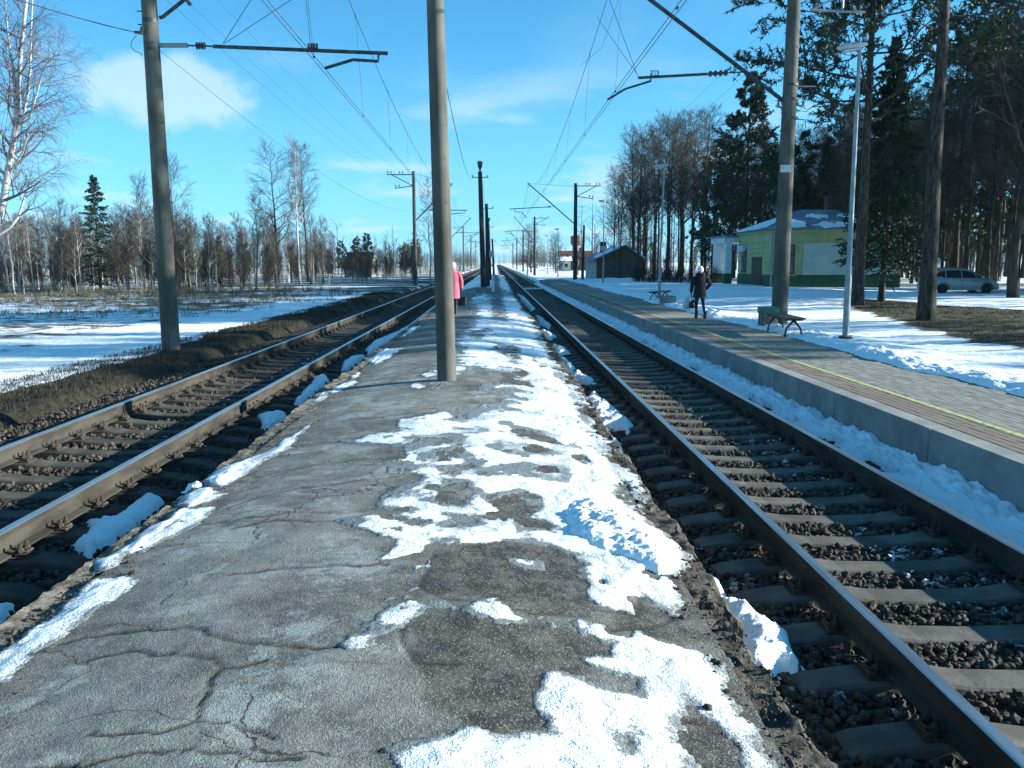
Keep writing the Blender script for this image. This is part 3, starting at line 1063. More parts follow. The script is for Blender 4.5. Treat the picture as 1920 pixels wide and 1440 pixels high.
DARK_POLYS = [
    [(811, 1052), (865, 1030), (930, 1008), (1028, 1010), (1103, 1025), (1130, 1050), (1103, 1094), (1136, 1125), (1090, 1148), (1015, 1148), (920, 1135), (810, 1130), (786, 1110)],
    [(757, 1190), (800, 1150), (930, 1163), (1050, 1168), (1150, 1185), (1160, 1215), (1110, 1228), (1160, 1245), (1040, 1265), (1023, 1310), (1057, 1365), (990, 1373), (930, 1405), (890, 1377), (800, 1330), (770, 1250)],
    [(1230, 1240), (1290, 1240), (1400, 1330), (1520, 1460), (1240, 1460), (1255, 1330)],
    [(1136, 1100), (1265, 1100), (1340, 1170), (1280, 1180), (1150, 1160)],
    [(907, 930), (1070, 920), (1080, 1000), (900, 1000)], [(940, 790), (1110, 790), (1100, 900), (930, 900)],
    [(930, 630), (1030, 650), (1060, 720), (940, 720)],
]
CRACKS = [
    [(100, 1186), (158, 1175), (250, 1173), (358, 1171), (383, 1194), (437, 1211), (521, 1219), (604, 1230), (680, 1228)],
    [(158, 1223), (242, 1209), (271, 1223), (346, 1232), (392, 1244), (425, 1257), (462, 1257), (500, 1250)],
    [(417, 1261), (388, 1286), (379, 1315), (367, 1340), (375, 1359), (292, 1382), (208, 1384), (158, 1378)],
    [(375, 1359), (429, 1365), (460, 1382), (520, 1392)],
    [(0, 1434), (42, 1432), (167, 1428), (250, 1417), (354, 1417), (458, 1432), (560, 1440)],
    [(346, 969), (417, 965), (492, 965), (575, 959), (640, 965), (700, 960)],
    [(396, 1071), (471, 1077), (542, 1073), (640, 1069), (720, 1072)],
    [(437, 984), (521, 975), (583, 984), (640, 982)],
    [(417, 940), (479, 923), (562, 911), (640, 909), (740, 904)],
    [(811, 1052), (786, 1107), (823, 1136), (1015, 1148), (1100, 1140)],
    [(757, 1190), (752, 1215), (765, 1240), (800, 1256), (860, 1255)],
    [(700, 1419), (786, 1417)], [(1111, 1127), (1194, 1127), (1200, 1090), (1215, 1082), (1261, 1127), (1232, 1144), (1150, 1160)],
    [(520, 826), (640, 824), (760, 815)], [(560, 760), (680, 752), (800, 742)], [(480, 880), (600, 866), (740, 862)],
    [(600, 730), (720, 722), (850, 728), (960, 724)], [(640, 690), (760, 682), (850, 690)], [(700, 650), (860, 640), (1010, 640)],
    [(1280, 1310), (1330, 1320), (1380, 1322)],
]


def plat_z(x, y):
    xc = (PL_X0 + PL_X1) / 2
    z = PL_Z + 0.03 - 0.052 * (x - xc) ** 2
    z = z + 0.022 * fbm(x * 0.8, y * 0.8, 81, 3) + 0.006 * fbm(x * 5, y * 5, 83, 3)
    # heaved slabs between the cross cracks
    z = z + 0.020 * np.abs(np.sin(y * PI / 1.35 + 0.5 * fbm(x * 0.7, y * 0.3, 85, 2))) ** 0.6 * sstep(1.3, 0.2, np.abs(x - xc - 0.2)) - 0.012
    return z


def snow_field(x, y):
    """signed depth of the snow cover on the island platform (positive = snow)"""
    d = np.full(x.shape, -9.0)
    wx = 0.030 + 0.004 * y; x = x + wx * fbm(x * 3.0, y * 2.2, 131, 4, 0.6); y = y + 2.2 * wx * fbm(x * 3.0, y * 2.2, 137, 4, 0.6)
    for p_ in SNOW_POLYS:
        w = wpoly(p_, PL_Z)
        m = (x > w[:, 0].min() - 0.4) & (x < w[:, 0].max() + 0.4) & (y > w[:, 1].min() - 0.4) & (y < w[:, 1].max() + 0.4)
        if m.any():
            d[m] = np.maximum(d[m], poly_sdf(x[m], y[m], w))
    for p_ in SNOW_HOLES:
        w = wpoly(p_, PL_Z)
        m = (x > w[:, 0].min() - 0.5) & (x < w[:, 0].max() + 0.5) & (y > w[:, 1].min() - 0.5) & (y < w[:, 1].max() + 0.5)
        if m.any():
            d[m] = np.minimum(d[m], -poly_sdf(x[m], y[m], w))
    # beyond about 28 m: trodden streaks with bare patches
    xc = x + 0.1
    far = 0.20 - 0.55 * np.exp(-((x - 0.05) / 0.28) ** 2) - 0.45 * np.exp(-((x + 1.55) / 0.5) ** 2) * sstep(75, 40, y) + 0.22 * fbm(x * 1.2, y * 0.35, 91, 4)
    far = far - 0.7 * sstep(0.85, 1.1, x) - 0.25 * np.exp(-((y - 47.5) / 5) ** 2)
    t = sstep(28, 36, y)
    d = np.clip(d, -0.6, 0.6) * (1 - t) + far * t
    return d


def build_island():
    root = thing('island_platform', 'old cracked asphalt island platform between the two tracks', None)
    tag(root, kind='structure')
    xs = np.linspace(PL_X0 + 0.20, PL_X1 - 0.02, 225)
    ys = [1.75]
    while ys[-1] < PL_END:
        ys.append(ys[-1] + max(0.0115, 0.0056 * ys[-1]) if ys[-1] < 40 else ys[-1] * 1.012)
    ys = np.array(ys)
    Xg, Yg = np.meshgrid(xs, ys)
    x, y = Xg.ravel(), Yg.ravel()
    z = plat_z(x, y)
    ck = np.zeros(len(x))
    jit = 0.03 * fbm(x * 8, y * 8, 95, 4, 0.6)
    for c in CRACKS:
        w = wpoly(c, PL_Z)
        m = (x > w[:, 0].min() - 0.3) & (x < w[:, 0].max() + 0.3) & (y > w[:, 1].min() - 0.3) & (y < w[:, 1].max() + 0.3)
        if not m.any(): continue
        d = np.full(m.sum(), 9.0)
        for i in range(len(w) - 1):
            d = np.minimum(d, seg_dist(x[m] + jit[m], y[m] + jit[m] * 1.3, w[i][0], w[i][1], w[i + 1][0], w[i + 1][1]))
        wid = 0.0025 + 0.009 * vnoise(x[m] * 3, y[m] * 3, 97) ** 2
        wid = wid * (1 + 0.05 * np.clip(y[m] - 4, 0, 10))
        wmin = np.maximum(0.017, 0.0062 * y[m])
        ww = np.maximum(wid * 1.9, wmin)
        ck[m] = np.maximum(ck[m], sstep(ww, wid * 0.3, d) * np.clip((wid * 2.2 + 0.008) / ww, 0.25, 1))
    # further cross cracks where none was drawn
    yy = y + 0.25 * fbm(x * 0.9, y * 0.4, 101, 4)
    ph = np.abs(((yy + 0.6) % 1.55) - 0.775)
    ck2 = sstep(0.975 - 0.0, 1.0, 1 - np.abs(ph) / 0.775) * (y > 9) * (vnoise(x * 0.9, y * 0.4, 103) > 0.42)
    ck = np.maximum(ck, ck2 * 0.5)
    z = z - 0.009 * ck
    dark = np.zeros(len(x))
    for p_ in DARK_POLYS:
        w = wpoly(p_, PL_Z)
        m = (x > w[:, 0].min() - 0.3) & (x < w[:, 0].max() + 0.3) & (y > w[:, 1].min() - 0.3) & (y < w[:, 1].max() + 0.3)
        if m.any():
            dark[m] = np.maximum(dark[m], sstep(-0.05, 0.06, poly_sdf(x[m], y[m], w) + 0.04 * fbm(x[m] * 6, y[m] * 6, 105, 3)))
    dark = np.maximum(dark, 0.85 * sstep(0.55, 0.95, x + 0.12 * fbm(x * 2, y * 2, 107, 3)))
    dark = np.maximum(dark, 0.5 * sstep(0.05, 0.3, fbm(x * 0.8, y * 0.8, 109, 3)) * sstep(-0.6, -0.1, x))
    damp = sstep(-0.16, 0.0, snow_field(x, y) + 0.05 * fbm(x * 4, y * 4, 127, 3))
    dark = np.maximum(dark, 0.62 * damp)
    edge = sstep(PL_X0 + 0.62, PL_X0 + 0.30, x + 0.06 * fbm(x * 3, y * 3, 111, 3))
    # loose grey patches in the dark slabs and where the cover is worn through
    V = np.stack([x, y, z], -1)
    me = fast_mesh('asphalt_surface', V, Fq=grid_faces(len(ys), len(xs)), mats=[M['asphalt']], smooth=True)
    attr(me, 'dark', dark); attr(me, 'crack', ck); attr(me, 'edge', edge)
    link('asphalt_surface', me, root)

    # snow lying on it: its own lattice, raised by its depth
    xs = np.linspace(PL_X0 - 0.02, PL_X1 + 0.15, 240)
    Xg, Yg = np.meshgrid(xs, ys)
    x, y = Xg.ravel(), Yg.ravel()
    z = plat_z(x, y) + 0.004 * sstep(PL_X1 - 0.06, PL_X1, x) + 0.012 * sstep(PL_X0 + 0.26, PL_X0 + 0.2, x)
    sd = snow_field(x, y)
    n1 = fbm(x * 4.5, y * 4.5, 113, 4, 0.6); n2 = fbm(x * 18, y * 18, 115, 3, 0.6)
    amp = 0.05 * sstep(1.5, 4, y) + 0.03
    sd = sd + 0.028 + amp * n1 + 0.022 * n2
    # slushy, trodden middle: worn through in places
    slush = sstep(0.62, 0.12, x + 0.25 * fbm(x * 1.5, y * 1.5, 116, 3)) * sstep(2.5, 4.0, y) * sstep(-1.65, -1.35, x)
    brk = fbm(x * 3.6, y * 3.0, 117, 5, 0.62)
    sd = np.minimum(sd, 0.25) + 0.030 * sstep(6.5, 4.5, y) - slush * 0.15 * sstep(-0.12, 0.30, brk) - (1 - slush) * 0.30 * sstep(0.25 - 0.10 * sstep(6, 9, y), 0.42 - 0.08 * sstep(6, 9, y), fbm(x * 2.6, y * 2.2, 118, 4, 0.6)) * sstep(3.2, 4.5, y) * sstep(-1.5, 0, x)
    # slush also lies thinly in hollows around the main patches
    sd = np.maximum(sd, np.minimum(0.035, snow_field(x, y) + 0.30 * sstep(5, 7, y) * sstep(-1.35, -0.6, x) - 0.9 * np.abs(fbm(x * 2.4, y * 2.0, 119, 5, 0.6)) + 0.02 * n2))
    dep = 0.019 * (1 - np.exp(-np.clip(sd, 0, 1) / 0.085)) + 0.016 * sstep(0.10, 0.35, sd)
    dep = dep * (0.75 + 0.45 * fbm(x * 7, y * 7, 119, 3)) + 0.010 * np.clip(sd, 0, 0.2) / 0.2 * fbm(x * 25, y * 25, 121, 2)
    dep = dep * (1 - 0.65 * slush)
    zs = z + np.where(sd > 0, np.maximum(dep, 0.002), -0.012)
    ks = np.asarray(sd > -0.012)
    Fq = grid_faces(len(ys), len(xs))
    keep = ks[Fq].any(1)
    Fq = Fq[keep]
    used, inv = np.unique(Fq, return_inverse=True)
    Vs = np.stack([x, y, zs], -1)[used]
    me = fast_mesh('snow_cover', Vs, Fq=inv.reshape(-1, 4), mats=[M['snow_wet']], smooth=True)
    thin = sstep(0.13, 0.0, sd[used]) * 0.72 + 0.12 * sstep(0.0, 0.4, fbm(x[used] * 2.5, y[used] * 2.5, 125, 4)) + 0.66 * slush[used] * sstep(-0.25, 0.5, fbm(x[used] * 5, y[used] * 5, 123, 4))
    attr(me, 'thin', thin)
    o = link('snow_cover', me, root)
    tag(o, 'melting trodden snow and ice on the asphalt', kind='stuff')

    # body under the surface
    mb = MB()
    mb.box(PL_X0 + 0.23, PL_X1 - 0.06, 1.75, PL_END, -0.45, PL_Z - 0.20)
    mb.build('platform_fill', M['kerb'], root)
    # edging: separate weathered slabs
    rg = np.random.default_rng(5)

    def slab_mesh(L, W, H, seed, mat, rough):
        r2 = np.random.default_rng(seed)
        ny, nx = 80, 12
        rings = []
        for j in range(ny):
            yy = -L / 2 + L * j / (ny - 1)
            end = 1.0 if 0 < j < ny - 1 else 0.93
            top = []
            for i in range(nx):
                xx = -W / 2 + W * i / (nx - 1)
                zt = 0.0 - (0.03 if i in (0, nx - 1) else 0) + rough * (fbm(np.array([xx * 7 + seed]), np.array([yy * 5]), seed, 5, 0.65)[0])
                top.append((xx + rough * 0.8 * fbm(np.array([yy * 6]), np.array([i * 0.5]), seed + 3, 4, 0.65)[0], yy, zt * end - (0.02 if end < 1 else 0)))
            ring = [(-W / 2, yy, -H)] + top + [(W / 2, yy, -H)]
            rings.append(ring)
        m_ = MB(); m_.loft(rings)
        return m_.mesh('edge_slab', M[mat], True)
    Ls, Wl, Wr = 1.98, 0.28, 0.24
    left = [slab_mesh(Ls, Wl, 0.5, 10 + i, 'edge_old', 0.035) for i in range(3)]
    right = [slab_mesh(Ls, Wr, 0.5, 20 + i, 'kerb', 0.05) for i in range(4)]
    k = 0
    y = 2.6
    while y < 100:
        zl = plat_z(np.array([PL_X0 + 0.24]), np.array([y]))[0]
        zr = plat_z(np.array([PL_X1 - 0.04]), np.array([y]))[0]
        link('edge_slab', left[k % 3], root, (PL_X0 + 0.13 + rg.uniform(-.02, .02), y, zl - 0.012 + rg.uniform(-.015, .008)), (rg.uniform(-.006, .006), rg.uniform(-.03, .03), rg.uniform(-.008, .008)))
        link('edge_slab', right[k % 4], root, (PL_X1 + 0.045 + rg.uniform(-.03, .03), y + 0.4, zr - 0.02 + rg.uniform(-.03, .012)), (rg.uniform(-.008, .008), rg.uniform(-.06, .10), rg.uniform(-.015, .015)))
        y += 2.0; k += 1
    # crumbled grit along both edges
    rq = np.random.default_rng(17)
    n = 4200
    yy = 2.0 * (30 / 2.0) ** rq.uniform(0, 1, n)
    sl = rq.random(n) < 0.62
    xx = np.where(sl, PL_X0 + 0.02 + np.abs(rq.normal(0, 0.18, n)), PL_X1 + 0.16 - np.abs(rq.normal(0, 0.14, n)))
    P_ = np.stack([xx, yy, plat_z(xx, yy) + 0.002], -1)
    stones('edge_grit', P_, rq.uniform(0.003, 0.010, n) * (1 + (rq.random(n) < 0.06) * 1.4), rq, 'crumbled grit along the platform edges', root)
    return root


ISLAND = build_island()


# ------------------------------------------------------------------ lumps and heaps of snow
def heap(name, label, poly, zbase, height, seed, mat='snow', lump=1.0, cell=0.02, cat='snow', zf=None, group=None, soft=0.10, under=0.05):
    """a closed heap of snow with the given outline in plan"""
    w = np.asarray(poly, float)
    x0, y0 = w.min(0) - 0.08; x1, y1 = w.max(0) + 0.08
    nx = int(np.clip((x1 - x0) / cell, 12, 160)); ny = int(np.clip((y1 - y0) / cell, 12, 260))
    Xg, Yg = np.meshgrid(np.linspace(x0, x1, nx), np.linspace(y0, y1, ny))
    x, y = Xg.ravel(), Yg.ravel()
    d = poly_sdf(x, y, w) + 0.05 * lump * fbm(x * 6, y * 6, seed, 4, 0.6)
    zb = np.full(x.shape, zbase) if zf is None else zf(x, y)
    h = height * (1 - np.exp(-np.clip(d, 0, 9) / soft))
    h = h * (1 + 0.55 * lump * fbm(x * 5.5, y * 5.5, seed + 5, 4, 0.6) + 0.30 * fbm(x * 22, y * 22, seed + 7, 4, 0.65)) + 0.25 * height * lump * (np.abs(fbm(x * 12, y * 12, seed + 9, 3)) - 0.25) * sstep(0, 0.08, d)
    z = zb + np.where(d > 0, np.maximum(h, 0.004), -under)
    Fq = grid_faces(ny, nx)
    Fq = Fq[(d > -0.03)[Fq].any(1)]
    if len(Fq) == 0: return None
    used, inv = np.unique(Fq, return_inverse=True)
    me = fast_mesh(name, np.stack([x, y, z], -1)[used], Fq=inv.reshape(-1, 4), mats=[M[mat]], smooth=True)
    o = link(name, me)
    return tag(o, label, cat, group)


def pz(x, y):
    return plat_z(x, y) + 0.0


heap('snow_pile', 'lumpy heap of shovelled snow on the right edge of the cracked platform', wpoly([(1052, 950), (1062, 932), (1094, 921), (1140, 925), (1182, 940), (1240, 965), (1271, 998), (1262, 1040), (1235, 1045), (1190, 1030), (1150, 1020), (1105, 1008), (1065, 985)], PL_Z), PL_Z, 0.095, 201, zf=pz, lump=0.85, cell=0.010, soft=0.10)
low = -0.27
GAP = [
    ('snow patch on the ballast below the kerb, right foreground', [(1317, 1086), (1359, 1090), (1401, 1111), (1438, 1132), (1476, 1157), (1501, 1211), (1455, 1207), (1442, 1223), (1405, 1219), (1384, 1186), (1351, 1140), (1334, 1107)], -0.14, 0.12),
    ('small snow lump beside the kerb just behind the right foreground patch', [(1300, 1056), (1347, 1066), (1356, 1084), (1317, 1086)], -0.14, 0.14),
    ('long snow patch spilling from the kerb towards the right-hand rail', [(1092, 742), (1112, 726), (1130, 738), (1160, 760), (1195, 790), (1180, 800), (1150, 792), (1120, 790)], -0.2, 0.14),
    ('snow patch against the kerb near the middle of the platform', [(1140, 812), (1155, 806), (1175, 832), (1160, 846), (1143, 836)], -0.2, 0.12),
    ('snow tongue on the ballast beyond the shovelled heap', [(1062, 697), (1090, 694), (1108, 700), (1122, 712), (1100, 712), (1075, 706)], -0.2, 0.14),
    ('snow clumps beside the far kerb of the island platform', [(1045, 668), (1060, 665), (1080, 682), (1072, 692), (1055, 684)], -0.2, 0.14),
    ('snow drift by the kerb below the walking path', [(1025, 644), (1060, 648), (1072, 658), (1045, 660), (1030, 655)], -0.2, 0.16),
    ('snow strip along the kerb far up the island platform', [(1003, 586), (1015, 592), (1036, 608), (1030, 615), (1012, 604)], -0.2, 0.15),
    ('snow drift at the kerb far along beside the right-hand rail', [(1011, 614), (1022, 616), (1045, 628), (1030, 632), (1016, 626)], -0.2, 0.15),
    ('ragged snow fringe on the ballast beside the distant kerb', [(968, 548), (985, 556), (1005, 578), (996, 580), (978, 563)], -0.2, 0.16),
]
for i, (lb, p_, zb, hh) in enumerate(GAP):
    heap('snow_patch', lb, wpoly(p_, zb + 0.05), zb - 0.06, hh, 220 + i * 3, cell=0.018 if i < 2 else 0.03, group='snow patches beside the kerb', lump=1.2)
GAPL = [
    ('blue shaded snow patch between the left edging and the rail, nearest', [(129, 1007), (162, 986), (167, 961), (208, 957), (271, 915), (312, 919), (250, 969), (167, 1019)]),
    ('sliver of shaded snow at the lower left beside the edging', [(-60, 1135), (0, 1110), (40, 1108), (0, 1140), (-60, 1170)]),
    ('small shaded snow patch beside the left edging, second from the camera', [(483, 770), (530, 762), (537, 772), (500, 795)]),
    ('shaded snow patch curling over the left edging before the bare pole', [(552, 745), (573, 720), (583, 718), (587, 703), (607, 698), (617, 703), (595, 723), (564, 748)]),
    ('shaded snow patch by the left edging behind the curled one', [(640, 688), (643, 672), (665, 663), (685, 661), (657, 682)]),
    ('long shaded snow strip running along the left rail into the distance', [(685, 650), (698, 637), (740, 620), (765, 607), (813, 572), (842, 552), (846, 554), (813, 580), (740, 630), (717, 643), (693, 657)]),
]
for i, (lb, p_) in enumerate(GAPL):
    heap('snow_patch', lb, wpoly(p_, 0.05), -0.03, 0.085, 260 + i * 3, cell=0.02, group='shaded snow patches left of the platform', lump=1.0, soft=0.06)
for i, (a, b, r) in enumerate([(362, 895, 0.055), (408, 892, 0.06), (385, 912, 0.04)]):
    c = G(a, b, PL_Z - 0.05)
    t = np.linspace(0, 2 * PI, 12, endpoint=False)
    heap('snow_lump', ['left of the two rounded snow lumps on the left platform edge', 'right of the two rounded snow lumps on the left platform edge', 'small snow crumb in front of the two rounded lumps'][i], np.stack([c[0] + r * 1.3 * np.cos(t), c[1] + r * np.sin(t)], 1), 0, 0.06, 290 + i, zf=pz, cell=0.008, lump=0.5, soft=0.03, group='snow lumps on the left edge', under=0.02)

# shaded snow along the foot of the right-hand platform, beside the rail
def strip(name, label, x0, x1, y0, y1, hf, nx, mat, step=0.006, smin=0.022, kind='stuff', thr=None):
    ys = [y0]
    while ys[-1] < y1:
        ys.append(ys[-1] + max(smin, step * ys[-1]))
    ys = np.array(ys)
    Xg, Yg = np.meshgrid(np.linspace(x0, x1, nx), ys)
    x, y = Xg.ravel(), Yg.ravel()
    z, ok = hf(x, y)
    Fq = grid_faces(len(ys), nx)
    Fq = Fq[ok[Fq].any(1)]
    used, inv = np.unique(Fq, return_inverse=True)
    me = fast_mesh(name, np.stack([x, y, z], -1)[used], Fq=inv.reshape(-1, 4), mats=[M[mat]], smooth=True)
    o = link(name, me)
    return tag(o, label, kind=kind)


def foot_h(x, y):
    lo_edge = 4.02 + 0.10 * fbm(y * 1.3, y * 0 + 1.0, 301, 3) * 2
    d = np.minimum(x - lo_edge, 0.9) + 0.10 * fbm(x * 5, y * 5, 303, 4, 0.6)
    h = 0.13 * (1 - np.exp(-np.clip(d, 0, 9) / 0.18)) * (1 + 0.9 * fbm(x * 4, y * 2.6, 305, 5, 0.65)) + 0.045 * fbm(x * 11, y * 11, 307, 4, 0.6)
    hole = fbm(x * 2.2, y * 1.5, 309, 3)
    d = d - 0.5 * sstep(0.16, 0.36, hole) * sstep(4.55, 4.3, x)
    z = -0.275 + np.where(d > 0, np.maximum(h, 0.01) + 0.05 * sstep(4.2, 4.68, x), -0.05)
    return z, d > -0.04


strip('trackside_snow', 'shaded blue snow along the foot of the paved platform', 3.86, 4.69, 4.4, 95, foot_h, 44, 'snow')


# ------------------------------------------------------------------ right-hand platform
def build_paved():
    root = thing('paved_platform', 'low paved station platform with a yellow line beside the right-hand track', None)
    tag(root, kind='structure')
    UL = 2.6
    mb = MB()
    mb.box(0, 0.26, -UL / 2 + 0.014, UL / 2 - 0.014, -0.75, -0.001, 0.014)
    unit = mb.mesh('edge_beam', M['concrete'])
    y = 9.03 - 2 * UL - UL / 2
    k = 0
    rg = np.random.default_rng(3)
    while y < RP_END:
        link('edge_beam', unit, root, (RP_X0 + rg.uniform(-0.004, 0.004), y, RP_Z + rg.uniform(-0.003, 0.003)))
        y += UL
    mb = MB(); mb.box(RP_X0 + 0.20, RP_X1, 1.2, RP_END, -0.5, RP_Z - 0.018)
    mb.build('paving_bed', M['joint'], root)
    # blocks: 200 x 100 mm, long side along the track
    bw, bl, gap = 0.100, 0.200, 0.006
    xs = np.arange(RP_X0 + 0.262 + bw / 2, RP_X1 - 0.02, bw)

    def paver_me(mat):
        m_ = MB(); m_.box(-bw / 2 + gap / 2, bw / 2 - gap / 2, -bl / 2 + gap / 2, bl / 2 - gap / 2, -0.05, 0.0, 0.004)
        me = m_.mesh('paving_block', M[mat])
        attr(me, 'tone', np.zeros(len(me.vertices)) + (0.0 if mat == 'paver' else 0.5)); attr(me, 'solo', np.ones(len(me.vertices)))
        return me
    pm = {c: paver_me(c) for c in ('paver', 'paver_red')}
    cells = []
    for i, x in enumerate(xs):
        off = (i % 2) * bl / 2
        for j in range(int((42 - 5.0) / bl)):
            yy = 5.0 + j * bl + off
            cells.append((x, yy, i))
    cells = np.array(cells)
    # the 300 that show largest in the picture
    d = np.stack([cells[:, 0], cells[:, 1], np.full(len(cells), RP_Z - CAM_H)], 1) @ AX.T
    u = d[:, 0] / d[:, 2] * F_PX + 960; v = d[:, 1] / d[:, 2] * F_PX + 720
    vis = (u < 1935) & (u > 0) & (v < 1440)
    order = np.argsort(np.where(vis, d[:, 2], 1e9))
    solo = set(order[:300].tolist())
    bV, bF, bm_, tone = [], [], [], []
    base = np.array([(-bw / 2 + gap / 2, -bl / 2 + gap / 2), (bw / 2 - gap / 2, -bl / 2 + gap / 2), (bw / 2 - gap / 2, bl / 2 - gap / 2), (-bw / 2 + gap / 2, bl / 2 - gap / 2)])
    for k, (x, yy, i) in enumerate(cells):
        if not vis[k] and cells[k, 1] < 6: continue
        yl = x - RP_X0
        red = yl < 0.70
        z = RP_Z + rg.uniform(-0.0035, 0.0015)
        if k in solo:
            link('paving_block', pm['paver_red' if red else 'paver'], root, (x, yy, z))
            continue
        b = len(bV)
        for q in base: bV.append((x + q[0], yy + q[1], z))
        for q in base: bV.append((x + q[0], yy + q[1], z - 0.03))
        bF += [(b, b + 1, b + 2, b + 3), (b, b + 4, b + 5, b + 1), (b + 1, b + 5, b + 6, b + 2), (b + 2, b + 6, b + 7, b + 3), (b + 3, b + 7, b + 4, b)]
        bm_ += [1 if red else 0] * 5
        tone += [rg.uniform(0, 1)] * 8
    me = fast_mesh('paving_blocks', np.array(bV), Fq=np.array(bF), mats=[M['paver'], M['paver_red']], mi=bm_)
    attr(me, 'tone', tone); attr(me, 'solo', np.zeros(len(bV)))
    tag(link('paving_blocks', me, root), 'grey and reddish paving blocks', kind='stuff')
    # far paving, too flat to tell blocks apart
    V = []; F = []; mi = []
    for a, b, m_ in ((RP_X0 + 0.262, RP_X0 + 0.70, 1), (RP_X0 + 0.70, RP_X1, 0)):
        k = len(V)
        V += [(a, 42, RP_Z - 0.002), (b, 42, RP_Z - 0.002), (b, RP_END, RP_Z - 0.002), (a, RP_END, RP_Z - 0.002)]
        F.append((k, k + 1, k + 2, k + 3)); mi.append(m_)
    me = fast_mesh('paving_sheet', np.array(V), Fq=np.array(F), mats=[M['paver'], M['paver_red']], mi=mi)
    attr(me, 'tone', np.full(8, 0.5)); attr(me, 'solo', np.zeros(8))
    link('paving_sheet', me, root)
    # painted safety line
    mb = MB(); mb.box(RP_X0 + 0.705, RP_X0 + 0.785, 5, RP_END, RP_Z - 0.02, RP_Z + 0.004)
    mb.build('safety_line', M['yellow'], root)
    return root


build_paved()


def bank_h(x, y):
    e = 7.02 + 0.16 * fbm(y * 0.55, y * 0 + 4.0, 311, 3) * 2 - 0.0 * y + 0.35 * sstep(30, 60, y)
    d = x - e + 0.09 * fbm(x * 4.2, y * 4.2, 313, 4, 0.6)
    ridge = np.exp(-((x - e - 0.42) / 0.42) ** 2)
    h = (1 - np.exp(-np.clip(d, 0, 9) / 0.10)) * (0.030 + 0.075 * ridge * (0.35 + 1.1 * vnoise(y * 0.7, x * 0.4, 315)))
    h = h * (1 + 0.85 * fbm(x * 4.4, y * 4.4, 317, 5, 0.66)) + 0.045 * (np.abs(fbm(x * 8, y * 8, 319, 3)) - 0.2) * sstep(0, 0.15, d) * sstep(1.6, 0.6, d)
    fade = sstep(9.6, 8.4, x)
    z = np.where(d > 0, RP_Z + np.maximum(h, 0.006), RP_Z - 0.06)
    return z * fade + (ground_z(x, y) - 0.03) * (1 - fade), d > -0.03


strip('snow_bank', 'bank of shovelled snow along the back of the paved platform', 6.5, 9.7, 4.6, 95, bank_h, 100, 'snow', step=0.006, smin=0.035)


# ================================================================== MASTS, WIRES, LAMPS
def lerp3(a, b, t):
    return np.asarray(a) + (np.asarray(b) - np.asarray(a)) * t


def insulator(mb, p, q, r=0.055, n=4):
    """ribbed insulator between two points"""
    p, q = np.asarray(p, float), np.asarray(q, float)
    pts = []; rs = []
    for i in range(n):
        for f, rr in ((0.1, 0.45), (0.35, 1.0), (0.6, 1.0), (0.9, 0.45)):
            pts.append(lerp3(p, q, (i + f) / n)); rs.append(r * rr)
    mb.tube(pts, rs, 8)


def local(o, p):
    return np.asarray(p, float) - np.array(o.location)


def sag_pts(a, b, sag, n=24):
    a, b = np.asarray(a, float), np.asarray(b, float)
    return [lerp3(a, b, t) + np.array([0, 0, -4 * sag * t * (1 - t)]) for t in np.linspace(0, 1, n)]


def wire(name, label, pts, r=0.007, mat='wire', cat='wire', group='overhead wires', n=4):
    mb = MB(); mb.tube(pts, r, n, cap=False)
    return tag(mb.build(name, M[mat]), label, cat, group)


def plate_text(name, txt, h, mat, parent, loc, mirrored=False, thick=0.006):
    cu = bpy.data.curves.new(name, 'FONT')
    cu.body = txt; cu.size = h; cu.align_x = 'CENTER'; cu.align_y = 'CENTER'; cu.extrude = thick / 2
    cu.resolution_u = 3
    ob = bpy.data.objects.new(name, cu); COL.objects.link(ob)
    dg = bpy.context.evaluated_depsgraph_get()
    me = bpy.data.meshes.new_from_object(ob.evaluated_get(dg))
    bpy.data.objects.remove(ob)
    me.name = name
    me.materials.clear(); me.materials.append(M[mat])
    o = link(name, me, parent, loc, (rad(90), 0, 0), (-1 if mirrored else 1, 1, 1))
    return o


def concrete_pole(root, base, top, r0, r1, mat='mast', n=20, name='pole'):
    mb = MB()
    b, t = local(root, base), local(root, top)
    b0 = lerp3(b, t, -0.05)
    pts = [lerp3(b0, t, k) for k in np.linspace(0, 1, 9)]
    mb.tube(pts, list(np.linspace(r0, r1, 9)), n)
    return mb.build(name, M[mat], root, True)


def crossarm(root, top, side, far=False):
    """Z-shaped line-wire bracket with pin insulators, on the field side of a mast"""
    mb = MB(); t = np.asarray(top, float)
    s_ = side
    u = lambda dx, dz: t + np.array([s_ * dx, -0.02, dz])
    mb.tube([u(0.05, -0.25), u(2.45, -0.25)], 0.045, 6)
    mb.tube([u(2.0, -0.27), u(0.1, -1.25)], 0.04, 6)
    mb.tube([u(0.1, -1.25), u(1.75, -1.48)], 0.04, 6)
    a = mb.build('line_bracket', M['steel'], root)
    for dx, dz in ((2.35, -0.2), (2.05, -0.2), (1.3, -0.2), (1.0, -0.2), (1.65, -1.42), (1.35, -1.38)):
        mi_ = MB(); p = u(dx, dz)
        mi_.lathe([(0.02, p[2]), (0.02, p[2] + 0.08), (0.05, p[2] + 0.09), (0.06, p[2] + 0.15), (0.035, p[2] + 0.18), (0.045, p[2] + 0.23), (0.02, p[2] + 0.26)], 8, (p[0], p[1]))
        mi_.build('pin_insulator', M['insul'], a)


